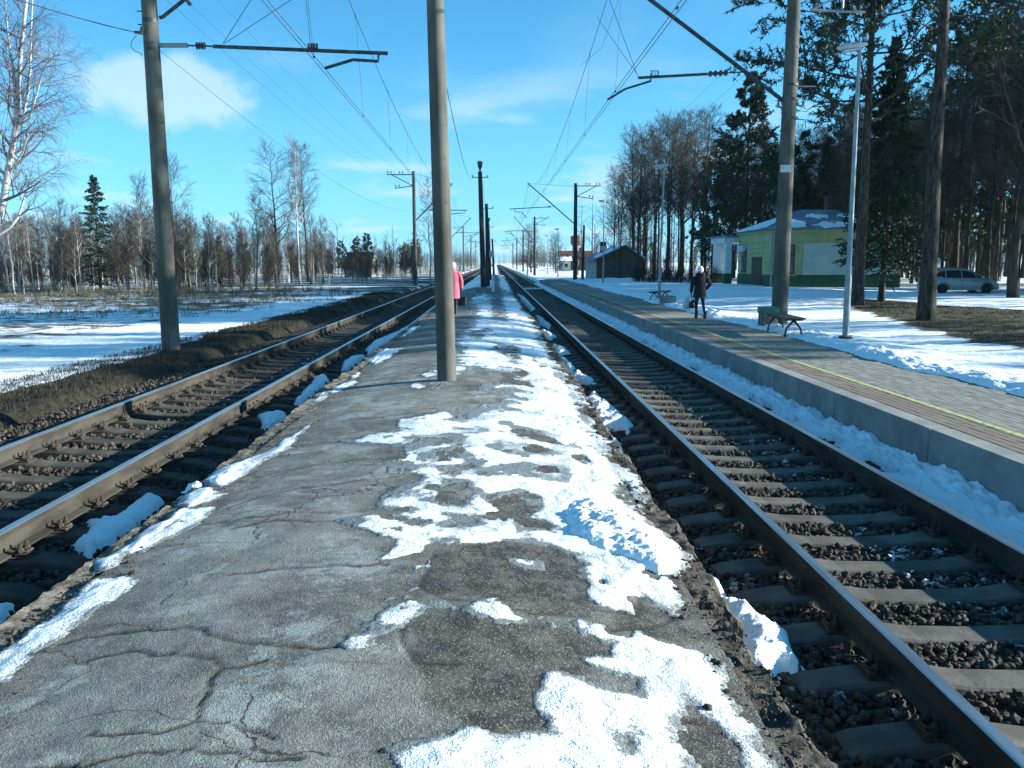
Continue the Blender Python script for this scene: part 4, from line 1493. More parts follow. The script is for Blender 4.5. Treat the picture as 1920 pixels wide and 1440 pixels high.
def inclined_bracket(root, att, end, rod_t, rod_end, arm, gap=0.75, plate=None, mirrored=False):
    """strut rising over the track, horizontal rod with insulator, bent registration arm"""
    att, end = np.asarray(att, float), np.asarray(end, float)
    mb = MB(); mb.tube([att, end], 0.055, 10)
    mb.tube([lerp3(att, end, 0.985), lerp3(att, end, 0.985) + np.array([0, 0, -0.25])], 0.02, 6)
    strut = mb.build('strut', M['steel'], root, True)
    p = lerp3(att, end, rod_t); q = np.asarray(rod_end, float)
    d = (q - p) / np.linalg.norm(q - p)
    mb = MB(); mb.tube([p, p + d * gap * 0.45], 0.018, 6); mb.tube([p + d * gap, q], 0.038, 8)
    rod = mb.build('registration_rod', M['steel'], root, True)
    mb = MB(); insulator(mb, p + d * gap * 0.45, p + d * gap, 0.085, 4)
    mb.build('insulator', M['insul'], rod)
    mb = MB(); mb.tube([np.asarray(a_, float) for a_ in arm], 0.030, 8)
    mb.build('registration_arm', M['steel'], root, True)
    return rod


# ---- near mast on the left, by the field
YL = 19.6
base = G(321, 655, 0.02)
base = np.array([base[0], base[1], 0.0])
YL = base[1]
top = A(279, 0, YL)
top = base + (top - base) * (11.6 / top[2])
LM = thing('catenary_mast', 'tall concrete catenary mast at the left, carrying the mirrored number board', 'mast', base, group='catenary masts')
concrete_pole(LM, base, top, 0.215, 0.150)
# blotches of old paint ring and clamps
for py in (40, 84, 93):
    mb = MB()
    c = local(LM, lerp3(base, top, (A(280, py, YL)[2]) / top[2])); t = 0.165
    mb.tube([c - np.array([0, 0, 0.05]), c + np.array([0, 0, 0.05])], t + 0.012, 18)
    mb.build('clamp', M['steel'], LM, True)
R0 = A(299, 85, YL); R1 = A(376, 86, YL); R2 = A(400, 87, YL); R3 = A(727, 100, YL)
mb = MB(); mb.tube([local(LM, R0), local(LM, A(352, 85, YL))], 0.052, 10); mb.build('bracket_stub', M['galv'], LM, True)
mb = MB(); mb.tube([local(LM, A(352, 85, YL)), local(LM, A(368, 86, YL))], 0.02, 6); mb.tube([local(LM, A(384, 86, YL)), local(LM, R2)], 0.02, 6); mb.tube([local(LM, R2), local(LM, R3)], 0.042, 10)
rod = mb.build('registration_rod', M['steel'], LM, True)
mb = MB(); insulator(mb, local(LM, A(367, 86, YL)), local(LM, A(386, 86, YL)), 0.085, 4); mb.build('insulator', M['insul'], rod)
mb = MB(); mb.tube([local(LM, A(710, 97, YL)), local(LM, A(709, 115, YL)), local(LM, A(662, 112, YL)), local(LM, A(609, 128, YL))], 0.036, 8); mb.build('registration_arm', M['steel'], LM, True)
mb = MB(); mb.tube([local(LM, A(299, 33, YL)), local(LM, A(305, 32, YL)), local(LM, A(346, -1, YL)), local(LM, A(351, 1, YL)), local(LM, A(357, 9, YL))], 0.045, 8)
mb.build('line_bracket', M['steel'], LM, True)
end = A(700, -190, YL)
mb = MB(); mb.tube([local(LM, A(292, -120, YL)), local(LM, end)], 0.05, 8); mb.build('strut', M['steel'], LM, True)
for k, py in enumerate((21, 46)):
    mb = MB(); mb.tube([local(LM, A(268 + k * 2, py, YL - 0.1)), local(LM, A(257 + k * 2, py, YL - 0.1))], 0.014, 6); mb.build('step_pin', M['steel'], LM)
mb = MB(); mb.tube([local(LM, A(268, 50, YL - .2)), local(LM, A(264, 62, YL - .2)), local(LM, A(252, 60, YL - .2))], [0.05, 0.05, 0.03], 8); mb.build('insulator', M['insul'], LM)
mb = MB(); mb.tube([local(LM, A(x_, y_, YL - .2)) for x_, y_ in ((256, 66), (248, 76), (245, 86), (252, 95), (262, 99), (267, 104))], 0.008, 5); mb.build('jumper', M['wire'], LM)
# number board, its face turned the other way: the digits read mirrored from here
pc = A(586.5, 87.5, YL - 0.09)
bd = thing('number_board', 'small dark board with mirrored number 319 on the left catenary rod', 'number board', pc)
mb = MB(); mb.box(-0.118, 0.118, 0.0, 0.006, -0.095, 0.075); mb.build('board', M['black_plate'], bd)
plate_text('digits', '319', 0.135, 'paper', bd, (0, -0.004, 0.022), mirrored=True)


# ---- near mast on the right, behind the bench
YRm = 24.6
RB = A(1461, 592, YRm); RB = np.array([RB[0], YRm, 0.25])
tp = A(1489, 0, YRm); tp = RB + (tp - RB) * (10.9 / (tp[2] - RB[2]))
RM = thing('catenary_mast', 'concrete catenary mast behind the bench on the paved platform', 'mast', RB, group='catenary masts')
concrete_pole(RM, RB, tp, 0.235, 0.165)
att = A(1470, 190, YRm); end = A(1150, -53, YRm)
L_ = lambda a, b: local(RM, A(a, b, YRm))
rr_ = (1470 - 1396) / (1470 - 1150)
inclined_bracket(RM, L_(1470, 190), L_(1150, -53), rr_, L_(1197, 146), [L_(1221, 140), L_(1220, 152), L_(1172, 167), L_(1139, 187)], gap=1.05)
for py in (160, 187, 222):
    mb = MB()
    c = local(RM, A(1483, py, YRm)); mb.tube([c - np.array([0, 0, 0.03]), c + np.array([0, 0, 0.03])], 0.205, 18)
    mb.build('clamp', M['steel'], RM, True)
mb = MB(); mb.tube([L_(1478, 162), L_(1530, 162)], 0.018, 6); mb.build('side_pin', M['galv'], RM)
mb = MB(); mb.tube([L_(1478, 222), L_(1510, 225), L_(1511, 240)], 0.014, 6); mb.build('side_pin', M['steel'], RM)
# white plate on the mast
pp = A(1473, 316, YRm - 0.215)
mb = MB(); mb.box(-0.15, 0.15, -0.004, 0.004, -0.10, 0.10, 0.003); o = mb.build('plate', M['paper'], RM, loc=local(RM, pp)); o['label'] = 'small white plate on the mast'
# white line-wire bracket on top, reaching into the pines
mb = MB(); mb.tube([L_(1520, 19), L_(1622, 23)], 0.035, 6); mb.tube([L_(1580, 21), L_(1581, -40)], 0.03, 6); mb.tube([L_(1520, 19), L_(1568, -4)], 0.03, 6); mb.tube([L_(1488, -30), L_(1640, -28)], 0.035, 6)
mb.build('line_bracket', M['galv'], RM, True)
for x_ in (1598, 1612):
    mi_ = MB(); p = L_(x_, 20); mi_.lathe([(0.02, p[2]), (0.05, p[2] + 0.06), (0.055, p[2] + 0.12), (0.02, p[2] + 0.18)], 8, (p[0], p[1])); mi_.build('pin_insulator', M['insul'], RM)
pc = A(1227.5, 139, YRm - 0.07)
bd = thing('number_board', 'small framed open-work number 322 on the right catenary rod', 'number board', pc)
mb = MB()
for x0_, x1_, z0_, z1_ in ((-0.115, 0.115, 0.085, 0.10), (-0.115, 0.115, -0.075, -0.06), (-0.115, -0.10, -0.06, 0.085), (0.10, 0.115, -0.06, 0.085)):
    mb.box(x0_, x1_, -0.004, 0.004, z0_, z1_)
mb.build('frame', M['black_plate'], bd)
plate_text('digits', '322', 0.155, 'black_plate', bd, (0, 0, 0.012), thick=0.008)

# ---- the rows of masts further on
FAR_L = [(80, 'first far'), (140, 'second far'), (200, 'third far'), (262, 'fourth far'), (325, 'fifth far')]
SUP_L = [(np.array([-4.05, YL, 9.9]), YL)]
XA_L, XA_R = -4.318, 2.998
names = ['second', 'third', 'fourth', 'fifth', 'sixth']
for i, Y in enumerate((80, 140, 200, 262, 325)):
    b = np.array([-7.45, Y, -0.05])
    t = thing('catenary_mast', '%s catenary mast from the camera along the left-hand track' % names[i], 'mast', b, group='catenary masts')
    concrete_pole(t, b, b + np.array([0, 0, 10.4]), 0.20, 0.14, 'mast', 12)
    crossarm(t, (0, 0, 10.35), -1)
    arm_end = -4.2 + 7.45
    inclined_bracket(t, (0.14, 0, 6.0), (arm_end + 0.25, 0, 9.3), 0.28, (arm_end + 1.6, 0, 6.9), [(arm_end + 1.4, 0, 6.9), (arm_end + 1.4, 0, 6.65), (arm_end + 0.6, 0, 6.62), (arm_end - 0.1, 0, 6.45)])
    mb = MB(); mb.tube([(0.1, 0, 10.2), (arm_end + 0.2, 0, 9.3)], 0.012, 4); mb.build('tie_rod', M['wire'], t)
    SUP_L.append((np.array([-4.2, Y, 9.2]), Y))
SUP_R = [(A(1150, -53, YRm) + np.array([0, 0, -0.2]), YRm)]
for i, Y in enumerate((85, 146, 207, 268, 330)):
    xm = 7.85 if i == 0 else 6.6
    b = np.array([xm, Y, 0.1])
    t = thing('catenary_mast', '%s catenary mast from the camera along the right-hand track' % names[i], 'mast', b, group='catenary masts')
    concrete_pole(t, b, b + np.array([0, 0, 9.6]), 0.22, 0.16, 'mast_dark', 12)
    crossarm(t, (0, 0, 9.6), 1)
    ae = 3.15 - xm
    inclined_bracket(t, (-0.14, 0, 5.75), (ae, 0, 9.65), 0.42, (ae - 1.75, 0, 7.15), [(ae - 1.3, 0, 7.15), (ae - 1.3, 0, 6.9), (ae - 0.6, 0, 6.85), (ae - 0.1, 0, 6.35)])
    mb = MB(); mb.tube([(-0.1, 0, 9.3), (ae, 0, 9.6)], 0.012, 4); mb.build('tie_rod', M['wire'], t)
    for zz_ in (7.4, 6.4, 5.0):
        mb = MB(); mb.tube([(0.15, 0, zz_), (0.62, 0, zz_), (0.62, 0, zz_ - 0.15)], 0.015, 4); mb.build('side_pin', M['steel'], t)
    SUP_R.append((np.array([3.15, Y, 9.45]), Y))

# ---- wires
def catenary(side, SUP, xa, zc, ylast_prev, lab):
    # messenger
    prev = np.array([SUP[0][0][0], SUP[0][1] - 58, SUP[0][0][2]])
    pts = []
    ys_ = []
    sup = [prev] + [s_[0] for s_ in SUP]
    for a, b in zip(sup[:-1], sup[1:]):
        pts += sag_pts(a, b, 1.75, 26)[:-1]
    pts.append(sup[-1])
    pts = [p for p in pts if p[1] > -20]
    wire('messenger_wire', 'sagging messenger wire above the %s track' % lab, pts, 0.009, 'wire', 'wire', 'catenary wires')
    P_ = np.array(pts)

    def zm(y): return np.interp(y, P_[:, 1], P_[:, 2])

    def xm_(y): return np.interp(y, P_[:, 1], P_[:, 0])
    # contact wires zigzag from support to support
    sy = np.array([SUP[0][1] - 60] + [s_[1] for s_ in SUP])
    if side == 'L':
        c0 = A(608, 130, YL); sx_ = np.array([c0[0] + 0.5, c0[0]] + [xa + (0.25 if i % 2 else -0.25) for i in range(len(SUP) - 1)]); z0 = c0[2]
    else:
        c0 = A(1142, 188, YRm); sx_ = np.array([c0[0] + 0.45, c0[0]] + [xa + (0.25 if i % 2 else -0.25) for i in range(len(SUP) - 1)]); z0 = c0[2]
    zs = np.array([z0, z0] + [zc] * (len(SUP) - 1))
    yy = np.linspace(-10, sy[-1], 90)
    for k, off in enumerate((-0.045, 0.045)):
        pts2 = [np.array([np.interp(y, sy, sx_) + off, y, np.interp(y, sy, zs) - 0.02]) for y in yy]
        wire('contact_wire', '%s contact wire of the pair above the %s track' % (('outer', 'inner')[k], lab), pts2, 0.0085, 'copper', 'wire', 'contact wires')
    # droppers
    kk = 0
    for y in np.arange(SUP[0][1] - 16.5, 150, 7.5):
        if min(abs(y - s_[1]) for s_ in SUP) < 1.5: continue
        xc = np.interp(y, sy, sx_); zc_ = np.interp(y, sy, zs)
        a = np.array([xm_(y), y - 0.3, zm(y - 0.3)]); b = np.array([xc, y + 0.3, zc_])
        mb = MB(); mb.tube([a, b], 0.0045, 3, cap=False)
        for q in (a, b): mb.tube([q - np.array([0, 0.04, 0]), q + np.array([0, 0.04, 0])], 0.022, 5)
        o = mb.build('dropper', M['wire'])
        tag(o, 'thin dropper hanging between messenger and contact wire over the %s track' % lab, 'wire', 'droppers over the %s track' % lab)


catenary('L', SUP_L, XA_L, 6.42, 0, 'left-hand')
catenary('R', SUP_R, XA_R, 6.35, 0, 'right-hand')
wire('stay_wire', 'stay wire slanting up from the left rod near its insulator', [A(418, 82, YL), A(470, 0, YL), end * 0 + A(560, -140, YL)], 0.008, group='stay wires')
wire('stay_wire', 'flatter stay wire crossing up from the left rod', [A(420, 82, YL), A(545, 0, YL), A(690, -95, YL)], 0.007, group='stay wires')
wire('stay_wire', 'upright stay wire above the mirrored number board', [A(582, 82, YL), A(574, 0, YL), A(560, -150, YL)], 0.006, group='stay wires')
wire('stay_wire', 'stay wire from the end of the right-hand rod', [A(1197, 146, YRm), A(1143, 0, YRm), A(1128, -45, YRm)], 0.007, group='stay wires')
wire('stay_wire', 'second stay wire beside the right-hand messenger', [A(1195, 140, YRm), A(1120, 33, YRm + 1)], 0.006, group='stay wires')
wire('stay_wire', 'tie between messenger and contact wire near the right-hand mast', [A(1088, 123, 33), A(1128, 90, 29), A(1160, 0, 25)], 0.005, group='stay wires')
for i, (dx_, z_) in enumerate(((-2.35, 10.15), (-1.3, 10.15), (-1.65, 8.95))):
    p0 = np.array([top[0] + dx_, YL, z_ + 1.0]); p1 = np.array([-7.45 + dx_, 80, z_ + 0.3])
    wire('line_wire', ['outer of the two upper', 'inner of the two upper', 'lower'][i] + ' thin line wires running along the left masts', sag_pts(lerp3(p0, p1, -0.5), p0, 0.6, 12)[:-1] + sag_pts(p0, p1, 0.7, 24) + sag_pts(p1, p1 + np.array([0, 60, 0]), 0.7, 16)[1:], 0.005, group='line wires')
wire('feeder_wire', 'feeder wire sagging from the left mast towards the next one', sag_pts(A(300, 95, YL + 0.2), np.array([-7.6, 80, 6.9]), 1.1, 30) + sag_pts(np.array([-7.6, 80, 6.9]), np.array([-7.6, 140, 6.9]), 0.9, 20)[1:], 0.006)
wire('guy_wire', 'wire reaching the left mast from the upper left corner', sag_pts(A(-420, -165, 11), A(256, 61, YL - 0.2), 0.12, 14), 0.010)
for i, (z_, dx_) in enumerate(((9.9, 1.3), (9.9, 2.35))):
    p0 = np.array([tp[0] + dx_, YRm, z_ + 0.7]); p1 = np.array([7.85 + dx_, 85, z_ - 0.35])
    wire('line_wire', ['inner', 'outer'][i] + ' thin line wire running along the right masts', sag_pts(p0, p1, 0.8, 24) + sag_pts(p1, p1 + np.array([-1.2, 61, 0]), 0.7, 16)[1:], 0.005, group='line wires')

# ---- poles on the island platform
def pole_base(px, py, z):
    p = G(px, py, z); return p


CP = pole_base(838, 716, PL_Z + 0.01)
ct = A(816, 0, CP[1]); ct = CP + (ct - CP) * (8.6 / (ct[2] - CP[2]))
t = thing('platform_pole', 'bare concrete pole standing in the middle of the cracked platform', 'pole', CP)
concrete_pole(t, CP, ct, 0.132, 0.098, n=28)
ax_ = (ct - CP) / np.linalg.norm(ct - CP)
for px, py, r in ((834, 233, .012), (836, 297, .012), (837, 318, .012), (838, 381, .012), (826, 670, .022)):
    h_ = A(px, py, CP[1] - 0.1)[2] - CP[2]
    rp = 0.132 - 0.034 * h_ / 8.6
    xo = (A(px, py, CP[1])[0] - (CP + ax_ * h_)[0])
    xo = np.clip(xo, -rp * 0.9, rp * 0.9); yo = -math.sqrt(max(rp * rp - xo * xo, 1e-4))
    c = local(t, CP + ax_ * h_) + np.array([xo, yo, 0])
    nrm = np.array([xo, yo, 0]) / rp
    mb = MB(); mb.tube([c - nrm * 0.01, c + nrm * 0.003], r, 8); mb.build('bolt_hole', M['iron'], t)
mb = MB()
rings = []
for k in range(5):
    z_ = -0.04 + 0.011 * k; r = 0.24 - 0.028 * k
    rings.append([(r * (1 + 0.12 * math.sin(3 * a + k)) * math.cos(a), r * math.sin(a), z_) for a in np.linspace(0, 2 * PI, 20, endpoint=False)])
mb.loft(rings); mb.build('mortar_collar', M['edge_old'], t, True)

P2 = pole_base(907, 543, PL_Z)
IP = [('tarred platform pole with a horn lamp on its head, on a concrete block', (907, 545), 322, 0.165, 0.115, True, True, 48.0),
      ('slim tarred pole just behind the horn-lamp pole', (915, 530), 382, 0.15, 0.10, False, False, 58.0),
      ('third far platform pole, topped by a small lamp', (919, 517), 420, 0.15, 0.10, True, False, 80.0),
      ('fourth platform pole, far up the island platform', (926, 507), 448, 0.15, 0.11, False, False, 112.0)]
for lb, (bx_, by_), ty, r0, r1, lamp, block, Y in IP:
    b = A(bx_, by_, Y); b[2] = PL_Z - 0.05
    tt = A(bx_ - (7 if block else 3), ty, Y)
    t = thing('platform_pole', lb, 'pole', b, group='poles along the island platform')
    concrete_pole(t, b, tt, r0, r1, 'mast_dark', 12)
    l_ = local(t, tt)
    if block:
        mb = MB(); mb.box(-0.42, 0.42, -0.35, 0.35, -0.05, 0.32, 0.03); mb.build('concrete_block', M['concrete'], t)
        mb = MB(); mb.box(0.45, 0.60, -0.3, 0.3, 0.0, 0.62, 0.02); mb.build('cable_box', M['white_paint'], t)
    mb = MB(); mb.tube([l_ + np.array([-0.45, 0, -0.3]), l_ + np.array([0.45, 0, -0.3])], 0.022, 5)
    for s_ in (-0.42, 0.42): mb.tube([l_ + np.array([s_, 0, -0.3]), l_ + np.array([s_, 0, -0.18])], 0.03, 5)
    mb.build('wire_arm', M['steel'], t)
    if lamp:
        mb = MB(); mb.lathe([(0.05, l_[2] - 0.02), (0.05, l_[2] + 0.12), (0.11, l_[2] + 0.24), (0.15, l_[2] + 0.42), (0.145, l_[2] + 0.54), (0.07, l_[2] + 0.58)], 12, (l_[0], l_[1]))
        mb.build('lamp_head', M['insul'], t, True)
    if lb.startswith('third'):
        mb = MB(); mb.box(-0.38, 0.38, -0.2, -0.17, 2.2, 2.75, 0.01); mb.build('plate', M['paper'], t)
wire('lamp_cable', 'cable sagging between the bare pole and the horn-lamp pole', sag_pts(A(828, 118, CP[1] + 0.1), A(886, 334, 47.9), 0.55, 24), 0.006)
for i, (p_, q_) in enumerate(((0, 1), (1, 2), (2, 3))):
    a = A(IP[p_][1][0] - 3, IP[p_][2] + 14, IP[p_][7]); b = A(IP[q_][1][0] - 3, IP[q_][2] + 8, IP[q_][7])
    wire('lamp_cable', ['first', 'second', 'third'][i] + ' span of cable between the far platform poles', sag_pts(a, b, 0.35, 10), 0.006)


# ---- street lamps on the right
def lamp(lb, base, h, plate=None, tilt=0.0):
    t = thing('street_lamp', lb, 'street lamp', base, group='street lamps along the paved platform')
    mb = MB(); mb.tube([(0, 0, -0.1), (0, 0, 1.4), (tilt * 0.2, 0, 1.45), (tilt, 0, h)], [0.075, 0.075, 0.060, 0.040], 14); mb.build('post', M['galv'], t, True)
    mb = MB(); mb.lathe([(0.17, 0.0), (0.17, 0.03), (0.10, 0.05)], 10); mb.build('base_flange', M['steel'], t)
    # flat oval luminaire reaching towards the platform
    rings = []
    for x_, w, z0, z1 in ((0.10, 0.05, -0.03, 0.03), (0.02, 0.11, -0.05, 0.05), (-0.15, 0.15, -0.075, 0.075), (-0.35, 0.155, -0.07, 0.085), (-0.50, 0.11, -0.045, 0.06), (-0.56, 0.04, -0.02, 0.03)):
        rings.append([(x_, w * math.cos(a), (z1 if math.sin(a) > 0 else -z0) * math.sin(a) + 0.03) for a in np.linspace(0, 2 * PI, 14, endpoint=False)])
    mb = MB(); mb.loft(rings); hd = mb.build('lamp_head', M['lampw'], t, True, (tilt + 0.06, 0, h + 0.04), (0, rad(-8), 0))
    mb = MB(); rings = [[(x_, w * math.cos(a), -0.05 - d_ + 0.0 * a) for a in np.linspace(0, 2 * PI, 12, endpoint=False)] for x_, w, d_ in ((-0.1, 0.10, 0.0), (-0.25, 0.12, 0.02), (-0.42, 0.08, 0.0))]
    mb.box(-0.44, -0.10, -0.10, 0.10, -0.075, -0.04, 0.015); mb.build('diffuser', M['lampglass'], hd)
    if plate:
        mb = MB(); mb.box(-0.28, 0.28, -0.09, -0.07, plate, plate + 0.4, 0.005); mb.build('plate', M['paper'], t)
    return t


b = G(1585, 634, RP_Z + 0.05); tl = A(1612, 90, b[1])
lamp('tall grey street lamp beside the bench, nearest the camera', b, tl[2] - b[2], tilt=tl[0] - b[0])
b = G(1236, 563, RP_Z + 0.03); tl = A(1241, 313, b[1]); lamp('street lamp standing at the far bench and concrete box', b, tl[2] - b[2], tilt=0.1)
for lb, px, Y, py, pl in (('street lamp with a small plate in front of the wooden shed', 1131, 76, 377, 2.9), ('distant street lamp left of the second right-hand mast, taller one', 1046, 118, 430, None), ('distant street lamp next to the round-topped tree', 1027, 144, 442, None)):
    b = A(px, 515, Y); b[2] = 0.2; tl = A(px, py, Y); lamp(lb, b, tl[2] - 0.2, pl)
# wooden stay poles by the shed and in the background
for lb, px, Y, ty, r in (('dark slanting wooden pole in front of the shed', 1094, 92, 423, 0.17), ('pale pole beside the round-topped tree', 991, 150, 438, 0.12)):
    b = A(px - 2, 520, Y); b[2] = 0; tt = A(px + 1, ty, Y)
    t = thing('utility_pole', lb, 'pole', b)
    concrete_pole(t, b, tt, r, r * 0.6, 'mast_dark' if 'dark' in lb else 'mast', 8)
    mb = MB(); l_ = local(t, tt); mb.tube([l_ + np.array([0, 0, -0.01]), l_ + np.array([0, 0, 0.08])], [r * 0.65, r * 0.2], 8); mb.build('cap', M['steel'], t)

# ---- marker posts in the field
for lb, px, py, h, col in (('white marker post with orange top in the snowy field', 617, 537, 24, 'orange'), ('yellowish marker post right of the orange-topped one', 658, 533, 21, 'dry')):
    b = G(px, py, -0.05); hh = h * b[1] / F_PX
    t = thing('marker_post', lb, 'post', b, group='marker posts in the field')
    mb = MB(); mb.box(-0.06, 0.06, -0.04, 0.04, -0.1, hh * 0.72, 0.01); mb.build('shaft', M['paper'], t)
    mb = MB(); mb.box(-0.062, 0.062, -0.042, 0.042, hh * 0.72 + 0.003, hh, 0.01); mb.build('cap', M[col], t)
b = A(862, 500, 150); b[2] = 0.0
t = thing('kilometre_post', 'small white post beside the left-hand track far off', 'post', b)
mb = MB(); mb.box(-0.05, 0.05, -0.05, 0.05, -0.1, 1.2); mb.build('shaft', M['paper'], t)
mb = MB(); mb.box(-0.16, 0.16, -0.06, -0.03, 0.75, 1.5, 0.01); mb.build('plate', M['paper'], t)

# ---- boarded pedestrian crossing with snow on it
yc = G(1040, 541, -0.02)[1]
t = thing('track_crossing', 'snow-covered boarded crossing over the right-hand track', 'crossing', (2.998, yc, 0))
for k in range(5):
    mb = MB(); mb.box(-0.70, 0.70, -0.55 + k * 0.23, -0.34 + k * 0.23, -0.10, -0.02 + 0.004 * (k % 2), 0.01); mb.build('plank', M['plank_pale'], t)
mb = MB(); mb.box(-0.68, 0.68, -0.54, 0.55, -0.014, 0.025, 0.012); mb.build('snow_layer', M['snow'], t)


# ================================================================== BENCHES, BINS
def bench(lb, c, L, rz=0.0):
    t = thing('bench', lb, 'bench', c, rz, 'benches on the paved platform')
    n = 5
    for k in range(n):
        x0_ = -0.225 + k * 0.092
        mb = MB(); mb.box(x0_, x0_ + 0.082, -L / 2, L / 2, 0.425, 0.465, 0.008); mb.build('slat', M['wood_dark'], t)
    for y_ in (-L / 2 + 0.25, L / 2 - 0.25):
        mb = MB()
        for s_ in (-1, 1):
            mb.tube([(0, y_, 0.40), (s_ * 0.06, y_, 0.33), (s_ * 0.16, y_, 0.21), (s_ * 0.19, y_, 0.10), (s_ * 0.195, y_, 0.0)], [0.03, 0.028, 0.024, 0.022, 0.026], 8)
        mb.box(-0.21, 0.21, y_ - 0.03, y_ + 0.03, 0.385, 0.424, 0.006)
        mb.build('leg', M['iron'], t)
    return t


b1 = G(1484, 630, RP_Z + 0.02); bc = G(1452, 612, RP_Z + 0.02)
L1 = 2.3
bn = bench('brown slatted bench on the paved platform beside the green bin', np.array([b1[0] + 0.12, b1[1] - 0.25 + L1 / 2, RP_Z]), L1, rad(-5))
b2 = G(1236, 563, RP_Z)
bench('far slatted bench at the foot of the second street lamp', np.array([b2[0] - 0.15, b2[1] - 0.9, RP_Z]), 1.9, rad(-32))


def bin_(lb, c, w, h):
    t = thing('litter_bin', lb, 'litter bin', c)
    mb = MB(); mb.box(-w / 2 + 0.03, w / 2 - 0.03, -w / 2 + 0.03, w / 2 - 0.03, 0.05, h - 0.12); mb.build('liner', M['plastic'], t)
    for k in range(6):
        for s_ in (-1, 1):
            a = -w / 2 + 0.01 + k * (w - 0.02) / 6
            mb = MB(); mb.box(a, a + (w - 0.02) / 6 - 0.012, s_ * (w / 2) - 0.014, s_ * (w / 2) + 0.014, 0.0, h - 0.10, 0.004); mb.build('slat', M['bin_body'], t)
            mb = MB(); mb.box(s_ * (w / 2) - 0.014, s_ * (w / 2) + 0.014, a, a + (w - 0.02) / 6 - 0.012, 0.0, h - 0.10, 0.004); mb.build('slat', M['bin_body'], t)
    mb = MB(); mb.box(-w / 2 - 0.03, w / 2 + 0.03, -w / 2 - 0.03, w / 2 + 0.03, h - 0.11, h + 0.06, 0.015); mb.build('rim', M['bin_green'], t)
    return t


c = G(1439, 615, RP_Z)
bin_('slatted litter bin with green rim behind the near bench', c, 0.40, 0.52)
c = G(1252, 570, RP_Z)
t = thing('concrete_box', 'low pale concrete box beside the far bench', 'box', c, rad(8))
mb = MB(); mb.box(-0.30, 0.30, -0.25, 0.25, 0, 0.34, 0.02); mb.build('body', M['concrete'], t)
mb = MB(); mb.box(-0.24, 0.24, -0.19, 0.19, 0.343, 0.355, 0.003); mb.build('earth', M['kerb'], t)


# ================================================================== PEOPLE
def ring(c, rx, ry, n=16, rot=0.0, sq=1.0):
    out = []
    for k in range(n):
        a = 2 * PI * k / n
        ca, sa = math.cos(a), math.sin(a)
        x = rx * math.copysign(abs(ca) ** sq, ca); y = ry * math.copysign(abs(sa) ** sq, sa)
        out.append((c[0] + x * math.cos(rot) - y * math.sin(rot), c[1] + x * math.sin(rot) + y * math.cos(rot), c[2]))
    return out


def skin_body(name, nodes, edges, mat, parent, root=0, sub=2):
    me = bpy.data.meshes.new(name)
    me.from_pydata([n[0] for n in nodes], edges, [])
    o = link(name, me, parent)
    md = o.modifiers.new('skin', 'SKIN'); md.use_smooth_shade = True
    sv = me.skin_vertices[0].data
    for i, n in enumerate(nodes):
        r = n[1]; sv[i].radius = (r, r) if not hasattr(r, '__len__') else r
        sv[i].use_root = (i == root)
    ss = o.modifiers.new('sub', 'SUBSURF'); ss.levels = sub; ss.render_levels = sub
    dg = bpy.context.evaluated_depsgraph_get()
    m2 = bpy.data.meshes.new_from_object(o.evaluated_get(dg))
    o.modifiers.clear(); o.data = m2; m2.name = name
    m2.materials.clear(); m2.materials.append(M[mat])
    m2.polygons.foreach_set('use_smooth', [True] * len(m2.polygons))
    return o


def hand_nodes(nodes, edges, wrist_i, w, down, side, fwd, s=1.0):
    """five curled fingers below a wrist; w = wrist position, axes given"""
    w = np.array(w); d = np.array(down, float); sd = np.array(side, float); f = np.array(fwd, float)
    pi_ = len(nodes); nodes.append((tuple(w + d * 0.045 * s), (0.018, 0.032))); edges.append((wrist_i, pi_))
    for k, (off, ln) in enumerate(((-0.027, 0.060), (-0.009, 0.070), (0.009, 0.066), (0.026, 0.052))):
        a = len(nodes)
        p0 = w + d * 0.085 * s + f * off
        nodes.append((tuple(p0), 0.0095)); edges.append((pi_, a))
        nodes.append((tuple(p0 + d * ln * 0.55 + sd * 0.010), 0.0085)); edges.append((a, a + 1))
        nodes.append((tuple(p0 + d * ln * 0.75 + sd * 0.032), 0.0075)); edges.append((a + 1, a + 2))
    a = len(nodes)
    nodes.append((tuple(w + d * 0.04 * s + f * 0.035 + sd * 0.015), 0.010)); edges.append((pi_, a))
    nodes.append((tuple(w + d * 0.085 * s + f * 0.045 + sd * 0.030), 0.008)); edges.append((a, a + 1))


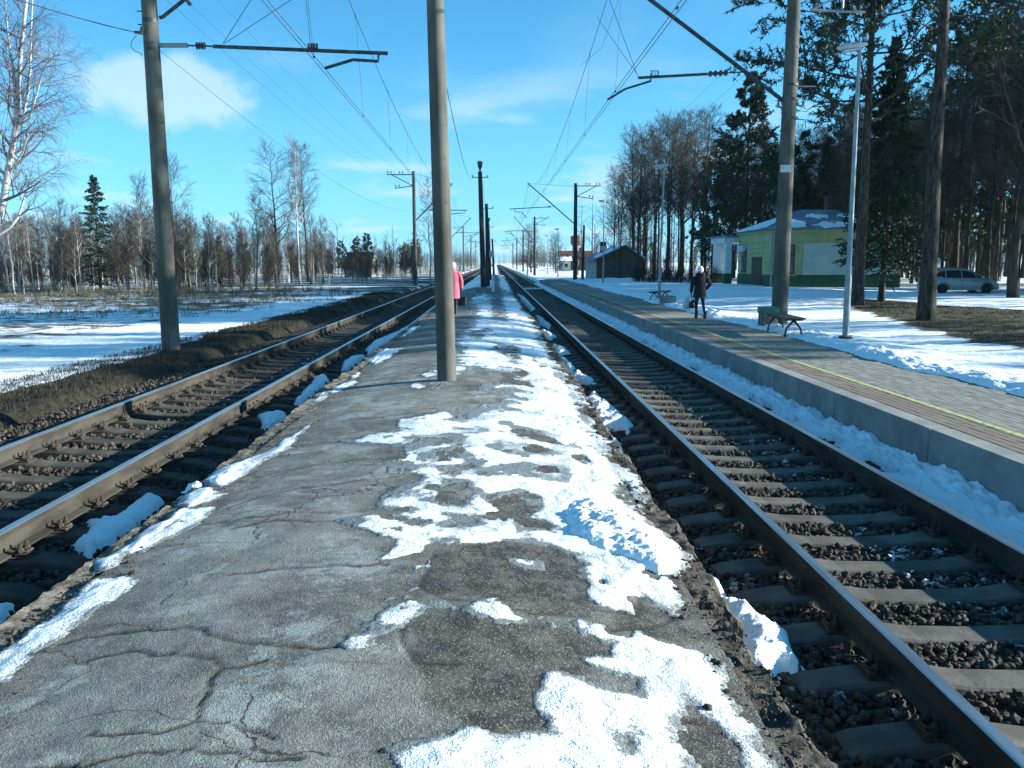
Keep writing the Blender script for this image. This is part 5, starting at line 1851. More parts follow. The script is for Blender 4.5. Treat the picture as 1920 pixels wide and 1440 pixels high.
def head_mesh(parent, c, mat='skin', facing=(0, 1), s=1.0):
    """ovoid head with nose, brow, lips, ears and eyes; facing is the horizontal direction of the face"""
    fx, fy = facing
    rot = math.atan2(fy, fx) - PI / 2
    mb = MB()
    prof = [(-0.118, 0.030, 0.040, 0.030), (-0.105, 0.045, 0.055, 0.022), (-0.075, 0.060, 0.072, 0.012), (-0.04, 0.069, 0.085, 0.004), (0.0, 0.074, 0.093, 0.0), (0.045, 0.075, 0.097, -0.004), (0.085, 0.066, 0.085, -0.008), (0.11, 0.045, 0.06, -0.01), (0.122, 0.015, 0.02, -0.01)]
    rings = []
    for z, rx, ry, dy_ in prof:
        r = []
        for k in range(20):
            a = 2 * PI * k / 20
            x = rx * math.cos(a); y = ry * math.sin(a) + dy_
            if k == 5 and -0.05 < z < 0.02: y += 0.020 if z < 0 else 0.008
            if k in (4, 6) and -0.01 < z < 0.06: y -= 0.006
            r.append((x * s, y * s, z * s))
        rings.append(r)
    mb.loft(rings)
    for s_ in (-1, 1):
        mb.loft([[(s_ * (0.070 + 0.012 * q) * s, (-0.012 + 0.022 * math.cos(a)) * s, (-0.005 + 0.032 * math.sin(a)) * s) for a in np.linspace(0, 2 * PI, 8, endpoint=False)] for q in (0, 1)])
    o = mb.build('head', M[mat], parent, True, c, (0, 0, rot))
    for s_ in (-1, 1):
        e = MB(); e.lathe([(0.003, -0.010), (0.009, -0.006), (0.011, 0), (0.009, 0.006), (0.003, 0.010)], 8); e.build('eye', M['white_knit'], o, True, (s_ * 0.030 * s, 0.082 * s, 0.004 * s))
    e = MB(); e.box(-0.022, 0.022, -0.004, 0.004, -0.006, 0.006, 0.002); e.build('mouth', M['pink'], o, False, (0, 0.086 * s, -0.070 * s))
    return o


def person_black():
    b = G(1311, 597, RP_Z); b[2] = RP_Z + 0.002
    t = thing('person', 'person in a dark coat and white knitted hat walking away on the paved platform', 'person', b)
    s = 1.0
    nodes = [((0, 0, 0.86), 0.13), ((0, 0.01, 1.05), 0.125), ((0, 0.0, 1.27), 0.14), ((0, 0.015, 1.39), 0.055), ((0, 0.02, 1.44), 0.05),
             ((-0.085, 0.02, 0.80), 0.085), ((-0.095, 0.05, 0.44), 0.056), ((-0.10, 0.00, 0.09), 0.038), ((-0.10, 0.10, 0.035), 0.034),
             ((0.085, -0.02, 0.80), 0.085), ((0.12, 0.02, 0.45), 0.056), ((0.155, -0.10, 0.12), 0.038), ((0.165, -0.02, 0.04), 0.034),
             ((-0.17, 0, 1.30), 0.065), ((-0.25, -0.02, 1.06), 0.050), ((-0.265, 0.06, 0.83), 0.036),
             ((0.17, 0, 1.30), 0.065), ((0.31, -0.05, 1.10), 0.052), ((0.235, 0.10, 0.94), 0.038)]
    edges = [(0, 1), (1, 2), (2, 3), (3, 4), (0, 5), (5, 6), (6, 7), (7, 8), (0, 9), (9, 10), (10, 11), (11, 12), (2, 13), (13, 14), (14, 15), (2, 16), (16, 17), (17, 18)]
    hand_nodes(nodes, edges, 15, nodes[15][0], (0, 0.05, -1), (1, 0, 0), (0, 1, 0))
    hand_nodes(nodes, edges, 18, nodes[18][0], (-0.5, 0.6, -0.4), (-0.5, -0.5, -0.5), (0.4, 0.5, 0.2))
    skin_body('body', nodes, edges, 'navy_cloth', t)
    # thigh-length coat
    mb = MB()
    mb.loft([ring((0, 0, 0.66), 0.225, 0.175, 18), ring((0, 0, 0.74), 0.218, 0.170, 18), ring((0, 0, 0.90), 0.195, 0.150, 18), ring((0, 0, 1.05), 0.172, 0.132, 18), ring((0, 0, 1.20), 0.195, 0.138, 18), ring((0, 0.0, 1.31), 0.205, 0.125, 18), ring((0, 0.01, 1.38), 0.12, 0.10, 18), ring((0, 0.015, 1.42), 0.085, 0.085, 18)])
    mb.build('coat', M['black_cloth'], t, True)
    for pts, rs in (([(-0.165, 0, 1.33), (-0.215, -0.01, 1.2), (-0.255, -0.02, 1.06), (-0.268, 0.05, 0.86)], [0.075, 0.075, 0.066, 0.056]), ([(0.165, 0, 1.33), (0.24, -0.02, 1.22), (0.315, -0.05, 1.10), (0.24, 0.09, 0.96)], [0.075, 0.074, 0.066, 0.056])):
        m2 = MB(); m2.tube(pts, rs, 12); m2.build('sleeve', M['black_cloth'], t, True)
    m2 = MB(); m2.loft([ring((0, -0.02, 1.36), 0.16, 0.12, 16), ring((0, -0.05, 1.42), 0.155, 0.115, 16), ring((0, -0.03, 1.46), 0.12, 0.10, 16)]); m2.build('hood', M['black_cloth'], t, True)
    for c_, y_ in ((-0.10, 0.035), (0.165, -0.075)):
        m2 = MB(); m2.loft([ring((c_, y_, 0.0), 0.048, 0.115, 14), ring((c_, y_, 0.04), 0.05, 0.118, 14), ring((c_, y_ - 0.04, 0.09), 0.05, 0.065, 14), ring((c_, y_ - 0.045, 0.24), 0.06, 0.062, 14)]); m2.build('boot', M['iron'], t, True)
    head_mesh(t, (0, 0.03, 1.515), facing=(0.1, 1))
    m2 = MB(); m2.loft([ring((0, 0.02, 1.50), 0.095, 0.112, 18), ring((0, 0.02, 1.54), 0.099, 0.116, 18), ring((0, 0.015, 1.60), 0.092, 0.108, 18), ring((0, 0.01, 1.65), 0.062, 0.075, 18), ring((0, 0.01, 1.675), 0.02, 0.025, 18)]); m2.build('hat', M['white_knit'], t, True)
    # carried bags
    hb = b + np.array([-0.268, 0.07, 0.0])
    for lb, nm, dx_, dy_, w, h, z1, mt in (('pale plastic carrier bag hanging from the dark-coated person\'s left hand', 'carrier_bag', -0.13, 0.02, 0.12, 0.36, 0.66, 'bag_white'), ('small black handbag held by the person in the white hat', 'handbag', 0.03, -0.06, 0.10, 0.27, 0.60, 'bag_black')):
        bg_ = thing(nm, lb, 'bag', hb + np.array([dx_, dy_, 0.0]))
        m2 = MB(); m2.loft([ring((0, 0, z1 - h), w * 0.8, 0.06, 14), ring((0, 0, z1 - h * 0.8), w * 1.05, 0.085, 14), ring((0, 0, z1 - h * 0.4), w * 0.9, 0.08, 14), ring((0.02, 0, z1 - 0.02), w * 0.5, 0.04, 14), ring((0.03, 0, z1), w * 0.3, 0.025, 14)]); m2.build('pouch', M[mt], bg_, True)
        m2 = MB(); m2.tube([(-w * 0.2, 0, z1 - 0.02), (-dx_ - 0.0, -dy_, 0.74), (w * 0.4, 0, z1 - 0.02)], 0.010, 6); m2.build('handle', M[mt], bg_)


person_black()


def person_pink():
    b = G(850, 588, PL_Z); zf = plat_z(np.array([b[0]]), np.array([b[1]]))[0]
    b = np.array([b[0], b[1], zf + 0.004])
    t = thing('person', 'person in a long pink coat walking away, half hidden by the bare pole', 'person', b)
    nodes = [((0, 0, 0.84), 0.13), ((0, 0.01, 1.04), 0.14), ((0, 0.02, 1.25), 0.15), ((0, 0.05, 1.37), 0.06), ((0, 0.06, 1.43), 0.055),
             ((-0.08, 0.05, 0.78), 0.085), ((-0.085, 0.10, 0.43), 0.058), ((-0.09, 0.06, 0.09), 0.042), ((-0.09, 0.17, 0.035), 0.036),
             ((0.08, -0.02, 0.78), 0.085), ((0.085, 0.0, 0.43), 0.058), ((0.085, -0.10, 0.10), 0.042), ((0.085, 0.0, 0.035), 0.036),
             ((-0.17, 0.02, 1.28), 0.07), ((-0.25, 0.0, 1.04), 0.055), ((-0.26, 0.08, 0.80), 0.040),
             ((0.17, 0.02, 1.28), 0.07), ((0.25, 0.0, 1.04), 0.055), ((0.255, 0.05, 0.78), 0.040)]
    edges = [(0, 1), (1, 2), (2, 3), (3, 4), (0, 5), (5, 6), (6, 7), (7, 8), (0, 9), (9, 10), (10, 11), (11, 12), (2, 13), (13, 14), (14, 15), (2, 16), (16, 17), (17, 18)]
    hand_nodes(nodes, edges, 15, nodes[15][0], (0, 0.05, -1), (1, 0, 0), (0, 1, 0))
    hand_nodes(nodes, edges, 18, nodes[18][0], (0, 0.05, -1), (-1, 0, 0), (0, 1, 0))
    skin_body('body', nodes, edges, 'black_cloth', t)
    mb = MB()
    mb.loft([ring((0, 0, 0.50), 0.215, 0.20, 18), ring((0, 0, 0.60), 0.212, 0.195, 18), ring((0, 0.0, 0.85), 0.205, 0.175, 18), ring((0, 0.0, 1.04), 0.205, 0.165, 18), ring((0, 0.0, 1.20), 0.215, 0.165, 18), ring((0, 0.01, 1.30), 0.19, 0.14, 18), ring((0, 0.03, 1.37), 0.11, 0.10, 18), ring((0, 0.04, 1.42), 0.085, 0.085, 18)])
    mb.build('coat', M['pink'], t, True)
    for s_ in (-1, 1):
        m2 = MB(); m2.tube([(s_ * 0.16, 0.01, 1.31), (s_ * 0.225, 0.0, 1.18), (s_ * 0.262, 0.0, 1.04), (s_ * 0.262, 0.06, 0.83)], [0.08, 0.082, 0.074, 0.062], 12); m2.build('sleeve', M['pink'], t, True)
        c_, y_ = (-0.09, 0.10) if s_ < 0 else (0.085, -0.07)
        m2 = MB(); m2.loft([ring((c_, y_, 0.0), 0.05, 0.12, 14), ring((c_, y_, 0.04), 0.052, 0.122, 14), ring((c_, y_ - 0.04, 0.09), 0.054, 0.07, 14), ring((c_, y_ - 0.045, 0.30), 0.064, 0.066, 14)]); m2.build('boot', M['iron'], t, True)
    head_mesh(t, (0, 0.075, 1.505), facing=(0, 1))
    m2 = MB(); m2.loft([ring((0, 0.05, 1.47), 0.10, 0.105, 18), ring((0, 0.06, 1.53), 0.107, 0.118, 18), ring((0, 0.06, 1.59), 0.10, 0.112, 18), ring((0, 0.06, 1.645), 0.065, 0.078, 18), ring((0, 0.06, 1.665), 0.02, 0.025, 18)]); m2.build('hat', M['bag_white'], t, True)
    hb = b + np.array([0.27, 0.05, 0.0])
    bg_ = thing('shopping_bag', 'black shopping bag carried by the person in pink', 'bag', hb)
    m2 = MB(); m2.box(-0.13, 0.15, -0.07, 0.07, 0.26, 0.55, 0.02); m2.build('pouch', M['bag_black'], bg_)
    m2 = MB(); m2.tube([(-0.08, 0, 0.54), (-0.02, 0, 0.68), (0.03, 0, 0.68), (0.09, 0, 0.54)], 0.011, 6); m2.build('handle', M['bag_black'], bg_)


person_pink()


# ================================================================== CAR
def build_car():
    YC = 55.0
    c = A(1800, 556, YC); c[2] = ground_z(np.array([c[0]]), np.array([YC]))[0] + 0.02
    fx = A(1862, 540, YC)[0]
    L, W = 4.62, 1.78
    t = thing('minivan', 'silver minivan parked in the snow behind the pine trunk', 'car', (fx - L / 2, YC, c[2]))
    # stations along the length: x, half width, z bottom, z belt, z roof, half width at roof
    S = [(-2.31, 0.70, 0.42, 0.86, 1.05, 0.62), (-2.24, 0.80, 0.30, 0.93, 1.32, 0.62), (-2.08, 0.87, 0.25, 0.96, 1.47, 0.65), (-1.5, 0.89, 0.22, 0.97, 1.60, 0.68), (-0.6, 0.89, 0.21, 0.96, 1.645, 0.69), (0.0, 0.89, 0.21, 0.94, 1.60, 0.68), (0.45, 0.89, 0.21, 0.93, 1.49, 0.67), (0.95, 0.89, 0.21, 0.92, 1.27, 0.67), (1.42, 0.88, 0.21, 0.91, 1.03, 0.70), (1.75, 0.86, 0.22, 0.85, 0.93, 0.68), (2.05, 0.82, 0.24, 0.74, 0.80, 0.62), (2.22, 0.74, 0.28, 0.62, 0.68, 0.55), (2.30, 0.62, 0.34, 0.52, 0.56, 0.48)]
    rings = []
    for x, hw, zb, zl, zr, hr in S:
        q = [(-hw * 0.90, zb), (-hw * 0.99, zb + 0.10), (-hw, (zb + zl) / 2), (-hw * 0.985, zl), (-(hw * 0.35 + hr * 0.65), zl + (zr - zl) * 0.6), (-hr, zr - 0.04), (-hr * 0.8, zr)]
        q = q + [(-a, b_) for a, b_ in q[::-1]]
        rings.append([(x, a, b_) for a, b_ in q])
    mb = MB(); mb.loft(rings); body = mb.build('body', M['car'], t, True)

    def side_y(x, z, side=-1):
        xs_ = [s_[0] for s_ in S]
        hw = np.interp(x, xs_, [s_[1] for s_ in S]); zl = np.interp(x, xs_, [s_[3] for s_ in S]); zr = np.interp(x, xs_, [s_[4] for s_ in S]); hr = np.interp(x, xs_, [s_[5] for s_ in S])
        if z <= zl: return side * hw
        f = np.clip((z - zl) / max(zr - zl, 0.05), 0, 1)
        k = hw * 0.985 + (hw * 0.35 + hr * 0.65 - hw * 0.985) * (f / 0.6) if f < 0.6 else (hw * 0.35 + hr * 0.65) + (hr - (hw * 0.35 + hr * 0.65)) * ((f - 0.6) / 0.4)
        return side * k

    def side_panel(name, poly, mat, off, side=-1, parent=t):
        V = [(x, side_y(x, z, side) + side * off, z) for x, z in poly]
        Vb = [(x, side_y(x, z, side) - side * 0.03, z) for x, z in poly]
        n = len(poly); m_ = MB()
        m_.add(V + Vb, [tuple(range(n)), tuple(range(2 * n - 1, n - 1, -1))] + [(i, (i + 1) % n, n + (i + 1) % n, n + i) for i in range(n)])
        return m_.build(name, M[mat], parent)
    for sd in (-1, 1):
        for poly in ([(-2.02, 1.03), (-1.30, 1.02), (-1.30, 1.46), (-1.82, 1.36)], [(-1.22, 1.02), (-0.28, 1.01), (-0.28, 1.49), (-1.22, 1.47)], [(-0.20, 1.01), (0.72, 0.99), (0.56, 1.31), (0.30, 1.41), (-0.20, 1.48)], [(0.80, 0.99), (1.18, 0.98), (0.70, 1.24)]):
            side_panel('window', poly, 'pane', 0.006, sd)
        for x in (-0.36, 0.55):
            y_ = side_y(x, 0.86, sd)
            m_ = MB(); m_.box(x, x + 0.18, y_ - 0.02, y_ + 0.02, 0.84, 0.875, 0.008); m_.build('door_handle', M['plastic'], t)
        for x in (-1.26, -0.24, 0.78):
            m_ = MB(); y_ = side_y(x, 0.6, sd); m_.box(x, x + 0.012, y_ - 0.006, y_ + 0.004, 0.32, 0.95); m_.build('door_seam', M['plastic'], t)
        m_ = MB(); m_.box(0.95, 1.10, sd * 1.02 - 0.09, sd * 1.02 + 0.09, 0.98, 1.13, 0.03); m_.build('mirror', M['car'], t)
        m_ = MB(); m_.tube([(-1.7, sd * 0.62, 1.57), (-1.4, sd * 0.62, 1.655), (-0.6, sd * 0.62, 1.695), (-0.1, sd * 0.62, 1.665), (0.1, sd * 0.62, 1.59)], 0.02, 6); m_.build('roof_rail', M['galv'], t)
        m_ = MB(); m_.loft([[(1.98, sd * 0.80, 0.70), (1.98, sd * 0.80, 0.60), (1.98, sd * 0.62, 0.60), (1.98, sd * 0.62, 0.73)], [(2.20, sd * 0.75, 0.66), (2.27, sd * 0.74, 0.55), (2.29, sd * 0.50, 0.54), (2.22, sd * 0.50, 0.68)]]); m_.build('headlight', M['headlamp'], t)
        m_ = MB(); m_.box(-2.30, -2.18, sd * 0.74 - 0.08, sd * 0.74 + 0.08, 0.85, 1.40, 0.02); m_.build('tail_light', M['brick'], t)
        for x in (-1.42, 1.40):
            w = thing('wheel', None, None); w.parent = t; w.location = (x, sd * 0.80, 0.315)
            prof = [(0.19, -0.10), (0.30, -0.105), (0.318, -0.08), (0.318, 0.08), (0.30, 0.105), (0.19, 0.10)]
            m_ = MB(); m_.lathe(prof, 24); o = m_.build('tyre', M['tyre'], w, True); o.rotation_euler = (rad(90), 0, 0)
            m_ = MB(); m_.lathe([(0.20, -0.06), (0.205, sd * -0.104 * sd), (0.185, 0.085), (0.06, 0.07), (0.05, 0.10), (0.01, 0.10)], 20); o = m_.build('rim', M['alloy'], w, True); o.rotation_euler = (rad(90) if sd < 0 else rad(-90), 0, 0)
            m_ = MB(); m_.tube([(x + 0.375 * math.cos(a), sd * 0.893, 0.315 + 0.375 * math.sin(a)) for a in np.linspace(-0.15, PI + 0.15, 14)], 0.035, 6); m_.build('wheel_arch', M['plastic'], t, True)
    # windscreen and rear window
    m_ = MB(); m_.add([(0.50, -0.58, 1.485), (0.50, 0.58, 1.485), (1.40, 0.62, 1.06), (1.40, -0.62, 1.06), (0.48, -0.58, 1.43), (0.48, 0.58, 1.43), (1.38, 0.62, 1.00), (1.38, -0.62, 1.00)], [(0, 1, 2, 3), (7, 6, 5, 4), (0, 4, 5, 1), (1, 5, 6, 2), (2, 6, 7, 3), (3, 7, 4, 0)]); m_.build('windscreen', M['pane'], t)
    m_ = MB(); m_.box(-2.33, -2.20, -0.55, 0.55, 1.0, 1.36, 0.02); m_.build('rear_window', M['pane'], t)
    m_ = MB(); m_.box(2.22, 2.34, -0.66, 0.66, 0.30, 0.46, 0.03); m_.build('bumper', M['car'], t)
    m_ = MB(); m_.box(-2.36, -2.22, -0.72, 0.72, 0.34, 0.56, 0.03); m_.build('bumper', M['car'], t)
    m_ = MB(); m_.box(2.26, 2.335, -0.40, 0.40, 0.50, 0.60, 0.01); m_.build('grille', M['plastic'], t)


build_car()


# ================================================================== BUILDINGS
def slab_on(mb, o, u, v, poly, th, lift=0.0):
    """flat piece of thickness th lying on the plane o + a*u + b*v"""
    o, u, v = (np.asarray(q, float) for q in (o, u, v))
    n = np.cross(u, v); n = n / np.linalg.norm(n)
    if n[2] < 0: n = -n
    k = len(poly)
    lo = [o + a * u + b * v + n * lift for a, b in poly]; hi = [p + n * th for p in lo]
    mb.add(lo + hi, [tuple(range(k))[::-1], tuple(range(k, 2 * k))] + [(i, (i + 1) % k, k + (i + 1) % k, k + i) for i in range(k)])


def ragged(poly, seed, amp, per=6):
    rg = np.random.default_rng(seed); out = []
    n = len(poly)
    for i in range(n):
        a, b = np.array(poly[i]), np.array(poly[(i + 1) % n])
        for k in range(per):
            out.append(tuple(a + (b - a) * k / per + rg.normal(0, amp, 2)))
    return out


def station():
    X0, X1, Y0, Y1 = 19.35, 28.4, 60.0, 68.4
    zb, zp, ze = 0.18, 1.15, 4.30
    t = thing('station_house', 'yellow station house with green plinth, hipped grey roof and white porch', 'building', (X0, Y0, zb))
    w, d = X1 - X0, Y1 - Y0
    P = zp - zb; E_ = ze - zb
    mb = MB(); mb.box(0, w, 0, d, P, E_); mb.build('wall', M['yellow_wall'], t)
    mb = MB(); mb.box(-0.05, w + 0.05, -0.05, d + 0.05, -0.3, P + 0.001, 0.01); mb.build('plinth', M['green_base'], t)
    mb = MB(); mb.box(2.15, w - 0.4, -0.045, -0.003, P + 0.003, E_ - 0.95); o = mb.build('wall_panel', M['pale_wall'], t); o['label'] = 'pale greenish wall panel'
    mb = MB(); mb.box(2.15, w - 0.4, -0.07, -0.048, E_ - 0.98, E_ - 0.86, 0.01); mb.box(-0.07, 2.1, -0.06, 0.02, E_ - 0.88, E_ - 0.80, 0.01); mb.box(-0.06, -0.002, -0.06, d, E_ - 0.88, E_ - 0.80, 0.01); mb.build('string_course', M['yellow_wall'], t)
    mb = MB(); mb.box(-0.18, w + 0.18, -0.18, d + 0.18, E_ - 0.16, E_ + 0.02, 0.04); mb.build('cornice', M['yellow_wall'], t)
    for k in range(6):   # rusticated bands on the track front and by the corner
        z = P + 0.10 + k * 0.36
        mb = MB(); mb.box(-0.035, -0.002, 0.0, d, z, z + 0.315, 0.008); mb.build('rusticated_band', M['yellow_wall'], t)
        mb = MB(); mb.box(0.0, 0.62, -0.035, -0.002, z, z + 0.315, 0.008); mb.build('rusticated_band', M['yellow_wall'], t)
        mb = MB(); mb.box(1.62, 2.10, -0.035, -0.002, z, z + 0.315, 0.008); mb.build('rusticated_band', M['yellow_wall'], t)
    # door and window on the track front (facing -x)
    dr = MB(); dr.box(-0.075, -0.038, 2.2, 4.6, -0.05, 2.25, 0.01); dd = dr.build('door', M['brown_door'], t)
    for k in range(6):
        m_ = MB(); m_.box(-0.088, -0.078, 2.24 + k * 0.39, 2.24 + k * 0.39 + 0.36, 0.0, 2.2, 0.004); m_.build('board', M['brown_door'], dd)
    m_ = MB(); m_.box(-0.13, -0.09, 4.3, 4.36, 1.0, 1.16, 0.01); m_.build('handle', M['galv'], dd)
    for y0_ in (6.0,):
        m_ = MB(); m_.box(-0.07, -0.037, y0_, y0_ + 1.3, P + 0.1, P + 2.0, 0.01); wf = m_.build('window', M['brown_door'], t)
        for a in (0, 1):
            for b in (0, 1):
                m_ = MB(); m_.box(-0.078, -0.072, y0_ + 0.08 + a * 0.60, y0_ + 0.60 + a * 0.60, P + 0.18 + b * 1.18, P + 1.28 + b * 0.62); m_.build('pane', M['pane'], wf)
    # tall window on the near face
    m_ = MB(); m_.box(0.70, 1.56, -0.05, -0.002, P + 0.05, P + 2.1, 0.01); wf = m_.build('window', M['brown_door'], t)
    for z0_, z1_ in ((0.14, 1.32), (1.42, 2.0)):
        m_ = MB(); m_.box(0.80, 1.46, -0.058, -0.052, P + z0_, P + z1_); m_.build('pane', M['pane'], wf)
    m_ = MB(); m_.box(0.62, 1.64, -0.10, -0.002, P - 0.05, P + 0.03, 0.01); m_.build('sill', M['yellow_wall'], wf)
    # name plate by the porch, lamp bracket and cable on the pale panel
    m_ = MB(); m_.box(-0.30, -0.26, 6.2, 7.9, E_ - 1.45, E_ - 0.98, 0.01); m_.box(-0.26, -0.04, 6.2, 6.26, E_ - 1.40, E_ - 1.02); m_.build('name_plate', M['bag_white'], t)
    m_ = MB(); m_.tube([(5.0, -0.07, E_ - 0.9), (5.0, -0.07, E_ - 1.9)], 0.018, 5); m_.tube([(4.3, -0.07, E_ - 0.92), (5.6, -0.07, E_ - 0.92)], 0.014, 5); m_.build('cable', M['iron'], t)
    m_ = MB(); m_.lathe([(0.05, E_ - 0.62), (0.09, E_ - 0.55), (0.06, E_ - 0.48)], 8, (3.1, -0.16)); m_.build('wall_lamp', M['lampw'], t)
    m_ = MB(); m_.tube([(-0.08, -0.10, 0.0), (-0.08, -0.10, E_ - 0.15)], 0.05, 8); m_.tube([(-0.08, -0.10, E_ - 0.15), (-0.25, -0.25, E_ + 0.05)], 0.05, 8); m_.build('downpipe', M['galv'], t)
    # hipped roof
    e = 0.42; rz0, rz1 = E_ + 0.03, E_ + 1.55
    A0, A1, B0, B1 = -e, w + e, -e, d + e
    ra, rb, ry = 3.3, w - 3.2, d / 2
    V = [(A0, B0, rz0), (A1, B0, rz0), (A1, B1, rz0), (A0, B1, rz0), (ra, ry, rz1), (rb, ry, rz1)]
    V2 = [(x, y, z + 0.05) for x, y, z in V]
    mb = MB(); mb.add(V + V2, [(6, 7, 11, 10), (7, 8, 11), (8, 9, 10, 11), (9, 6, 10), (3, 2, 1, 0), (0, 1, 7, 6), (1, 2, 8, 7), (2, 3, 9, 8), (3, 0, 6, 9)])
    roof = mb.build('roof', M['roof'], t)
    # sheet ribs
    mb = MB()
    for k in range(26):
        x = A0 + 0.25 + k * (A1 - A0 - 0.5) / 25
        tt_ = min(1.0, (x - A0) / (ra - A0), (A1 - x) / (A1 - rb))
        mb.tube([(x, B0, rz0 + 0.065), (x, B0 + (ry - B0) * tt_ * 0.99, rz0 + (rz1 - rz0) * tt_ * 0.99 + 0.065)], 0.028, 4)
    for k in range(20):
        y = B0 + 0.2 + k * (B1 - B0 - 0.4) / 19
        tt_ = min((y - B0) / (ry - B0), (B1 - y) / (B1 - ry))
        mb.tube([(A0, y, rz0 + 0.065), (A0 + (ra - A0) * tt_ * 0.98, y, rz0 + (rz1 - rz0) * tt_ * 0.98 + 0.065)], 0.028, 4)
    tag(mb.build('roof_ribs', M['roof'], roof), kind='stuff')
    mb = MB()
    o_ = np.array([A0, B0, rz0 + 0.05]); uu = np.array([1, 0, 0]); vv = np.array([0, ry - B0, rz1 - rz0]); 
    for i, p_ in enumerate(([(3.9, 0.02), (8.6, 0.03), (8.3, 0.22), (7.2, 0.27), (6.0, 0.22), (4.4, 0.30), (3.2, 0.18)], [(3.4, 0.55), (4.9, 0.52), (5.2, 0.66), (3.9, 0.70)], [(5.7, 0.60), (7.4, 0.58), (7.2, 0.76), (6.1, 0.72)], [(6.4, 0.38), (7.3, 0.36), (7.2, 0.50), (6.6, 0.48)], [(1.0, 0.05), (2.6, 0.04), (3.0, 0.30), (2.2, 0.40), (1.4, 0.20)])):
        slab_on(mb, o_, uu, vv, ragged(p_, 40 + i, 0.035), 0.06)
    o2 = np.array([A0, B1, rz0 + 0.05]); u2 = np.array([0, -1, 0]); v2 = np.array([ra - A0, 0, rz1 - rz0])
    slab_on(mb, o2, u2, v2, ragged([(1.0, 0.03), (8.2, 0.03), (6.6, 0.40), (4.9, 0.72), (4.2, 0.70), (2.4, 0.38)], 47, 0.03), 0.06)
    mb.build('roof_snow', M['snow'], roof)
    m_ = MB(); m_.box(5.4, 6.3, ry + 0.2, ry + 0.9, rz1 - 0.5, rz1 + 1.0, 0.02); m_.box(5.3, 6.4, ry + 0.1, ry + 1.0, rz1 + 1.003, rz1 + 1.1, 0.02); m_.build('chimney', M['brick'], roof)
    # porch at the far end of the track front
    py0, py1, px0 = d + 0.1, d + 4.2, -1.0
    m_ = MB(); m_.box(px0 - 0.15, 1.2, py0, py1 + 0.2, E_ - 0.75, E_ - 0.30, 0.02); m_.build('porch_lintel', M['white_paint'], t)
    m_ = MB(); m_.box(px0 - 0.3, 1.3, py0 - 0.1, py1 + 0.35, E_ - 0.297, E_ - 0.15, 0.02); m_.build('porch_roof', M['roof'], t)
    for y_ in (py0 + 0.05, (py0 + py1) / 2 - 0.2, py1 - 0.5):
        m_ = MB(); m_.box(px0, px0 + 0.5, y_, y_ + 0.5, P, E_ - 0.753, 0.03); cc_ = m_.build('column', M['white_paint'], t)
        m_ = MB(); m_.box(px0 - 0.05, px0 + 0.55, y_ - 0.05, y_ + 0.55, -0.3, P - 0.002, 0.02); m_.build('column_base', M['green_base'], cc_)
    m_ = MB(); m_.box(px0 + 0.1, px0 + 0.4, py0 + 0.6, py1 - 0.5, P + 0.0, P + 0.25, 0.02); m_.build('balustrade', M['white_paint'], t)
    m_ = MB(); m_.box(px0 - 0.2, 1.2, py0, py1 + 0.2, -0.3, 0.1, 0.02); m_.build('porch_floor', M['concrete'], t)


station()


def shed():
    Y0, D = 100.0, 12.0
    x0, x1 = A(1119, 500, Y0)[0], A(1205, 500, Y0)[0]
    za, ze, zb = 4.1, 2.65, -0.1
    t = thing('shed', 'low brown wooden shed with a snowy gable roof beyond the platform', 'building', (x0, Y0, zb))
    w = x1 - x0
    mb = MB(); mb.prism([(0, 0), (w, 0), (w, ze), (w / 2 + 0.6, za - zb - 0.25), (0, ze)], 0, D); mb.build('wall', M['plank'], t)
    mb = MB(); mb.box(-0.04, -0.003, 0.3, D, 0.1, ze - 0.15); o = mb.build('side_cladding', M['plank_pale'], t)
    for k in range(9):
        m_ = MB(); m_.box(0.05, w - 0.05, -0.05, -0.003, 0.15 + k * 0.27, 0.15 + k * 0.27 + 0.25, 0.006); m_.build('plank', M['plank'], t)
    for a, b in ((0.85, 2.75), (3.15, 4.6)):
        m_ = MB(); m_.box(a, b, -0.11, -0.055, 0.15, 2.15, 0.01); g_ = m_.build('shutter', M['shutter'], t)
        for k in range(4):
            m_ = MB(); m_.box(a + 0.06, b - 0.06, -0.125, -0.112, 0.25 + k * 0.47, 0.65 + k * 0.47, 0.004); m_.build('board', M['shutter'], g_)
        m_ = MB(); m_.box(a + 0.2, b - 0.5, -0.20, -0.06, 0.30, 0.40, 0.02); m_.build('snow_ledge', M['snow'], g_)
    rx, rz = w / 2 + 0.6, za - zb
    for s_, xe in ((-1, -0.55), (1, w + 0.5)):
        ze_ = ze - 0.22
        m_ = MB(); m_.add([(xe, -0.5, ze_), (rx, -0.5, rz), (rx, D + 0.4, rz), (xe, D + 0.4, ze_), (xe, -0.5, ze_ - 0.12), (rx, -0.5, rz - 0.12), (rx, D + 0.4, rz - 0.12), (xe, D + 0.4, ze_ - 0.12)], [(0, 1, 2, 3), (7, 6, 5, 4), (0, 4, 5, 1), (1, 5, 6, 2), (2, 6, 7, 3), (3, 7, 4, 0)])
        rf = m_.build('roof', M['roof'], t)
        m_ = MB(); o_ = (xe, -0.5, ze_ + 0.005); slab_on(m_, o_, (rx - xe, 0, rz - ze_), (0, D + 0.9, 0), ragged([(0.15, 0.02), (0.95, 0.02), (0.92, 0.55), (0.5, 0.6), (0.25, 0.5)], 60 + s_, 0.02), 0.07); m_.build('roof_snow', M['snow'], rf)
    m_ = MB(); m_.box(1.2, 1.9, D * 0.55, D * 0.55 + 0.7, rz - 1.2, rz + 0.5, 0.02); m_.build('chimney', M['iron'], t)


shed()


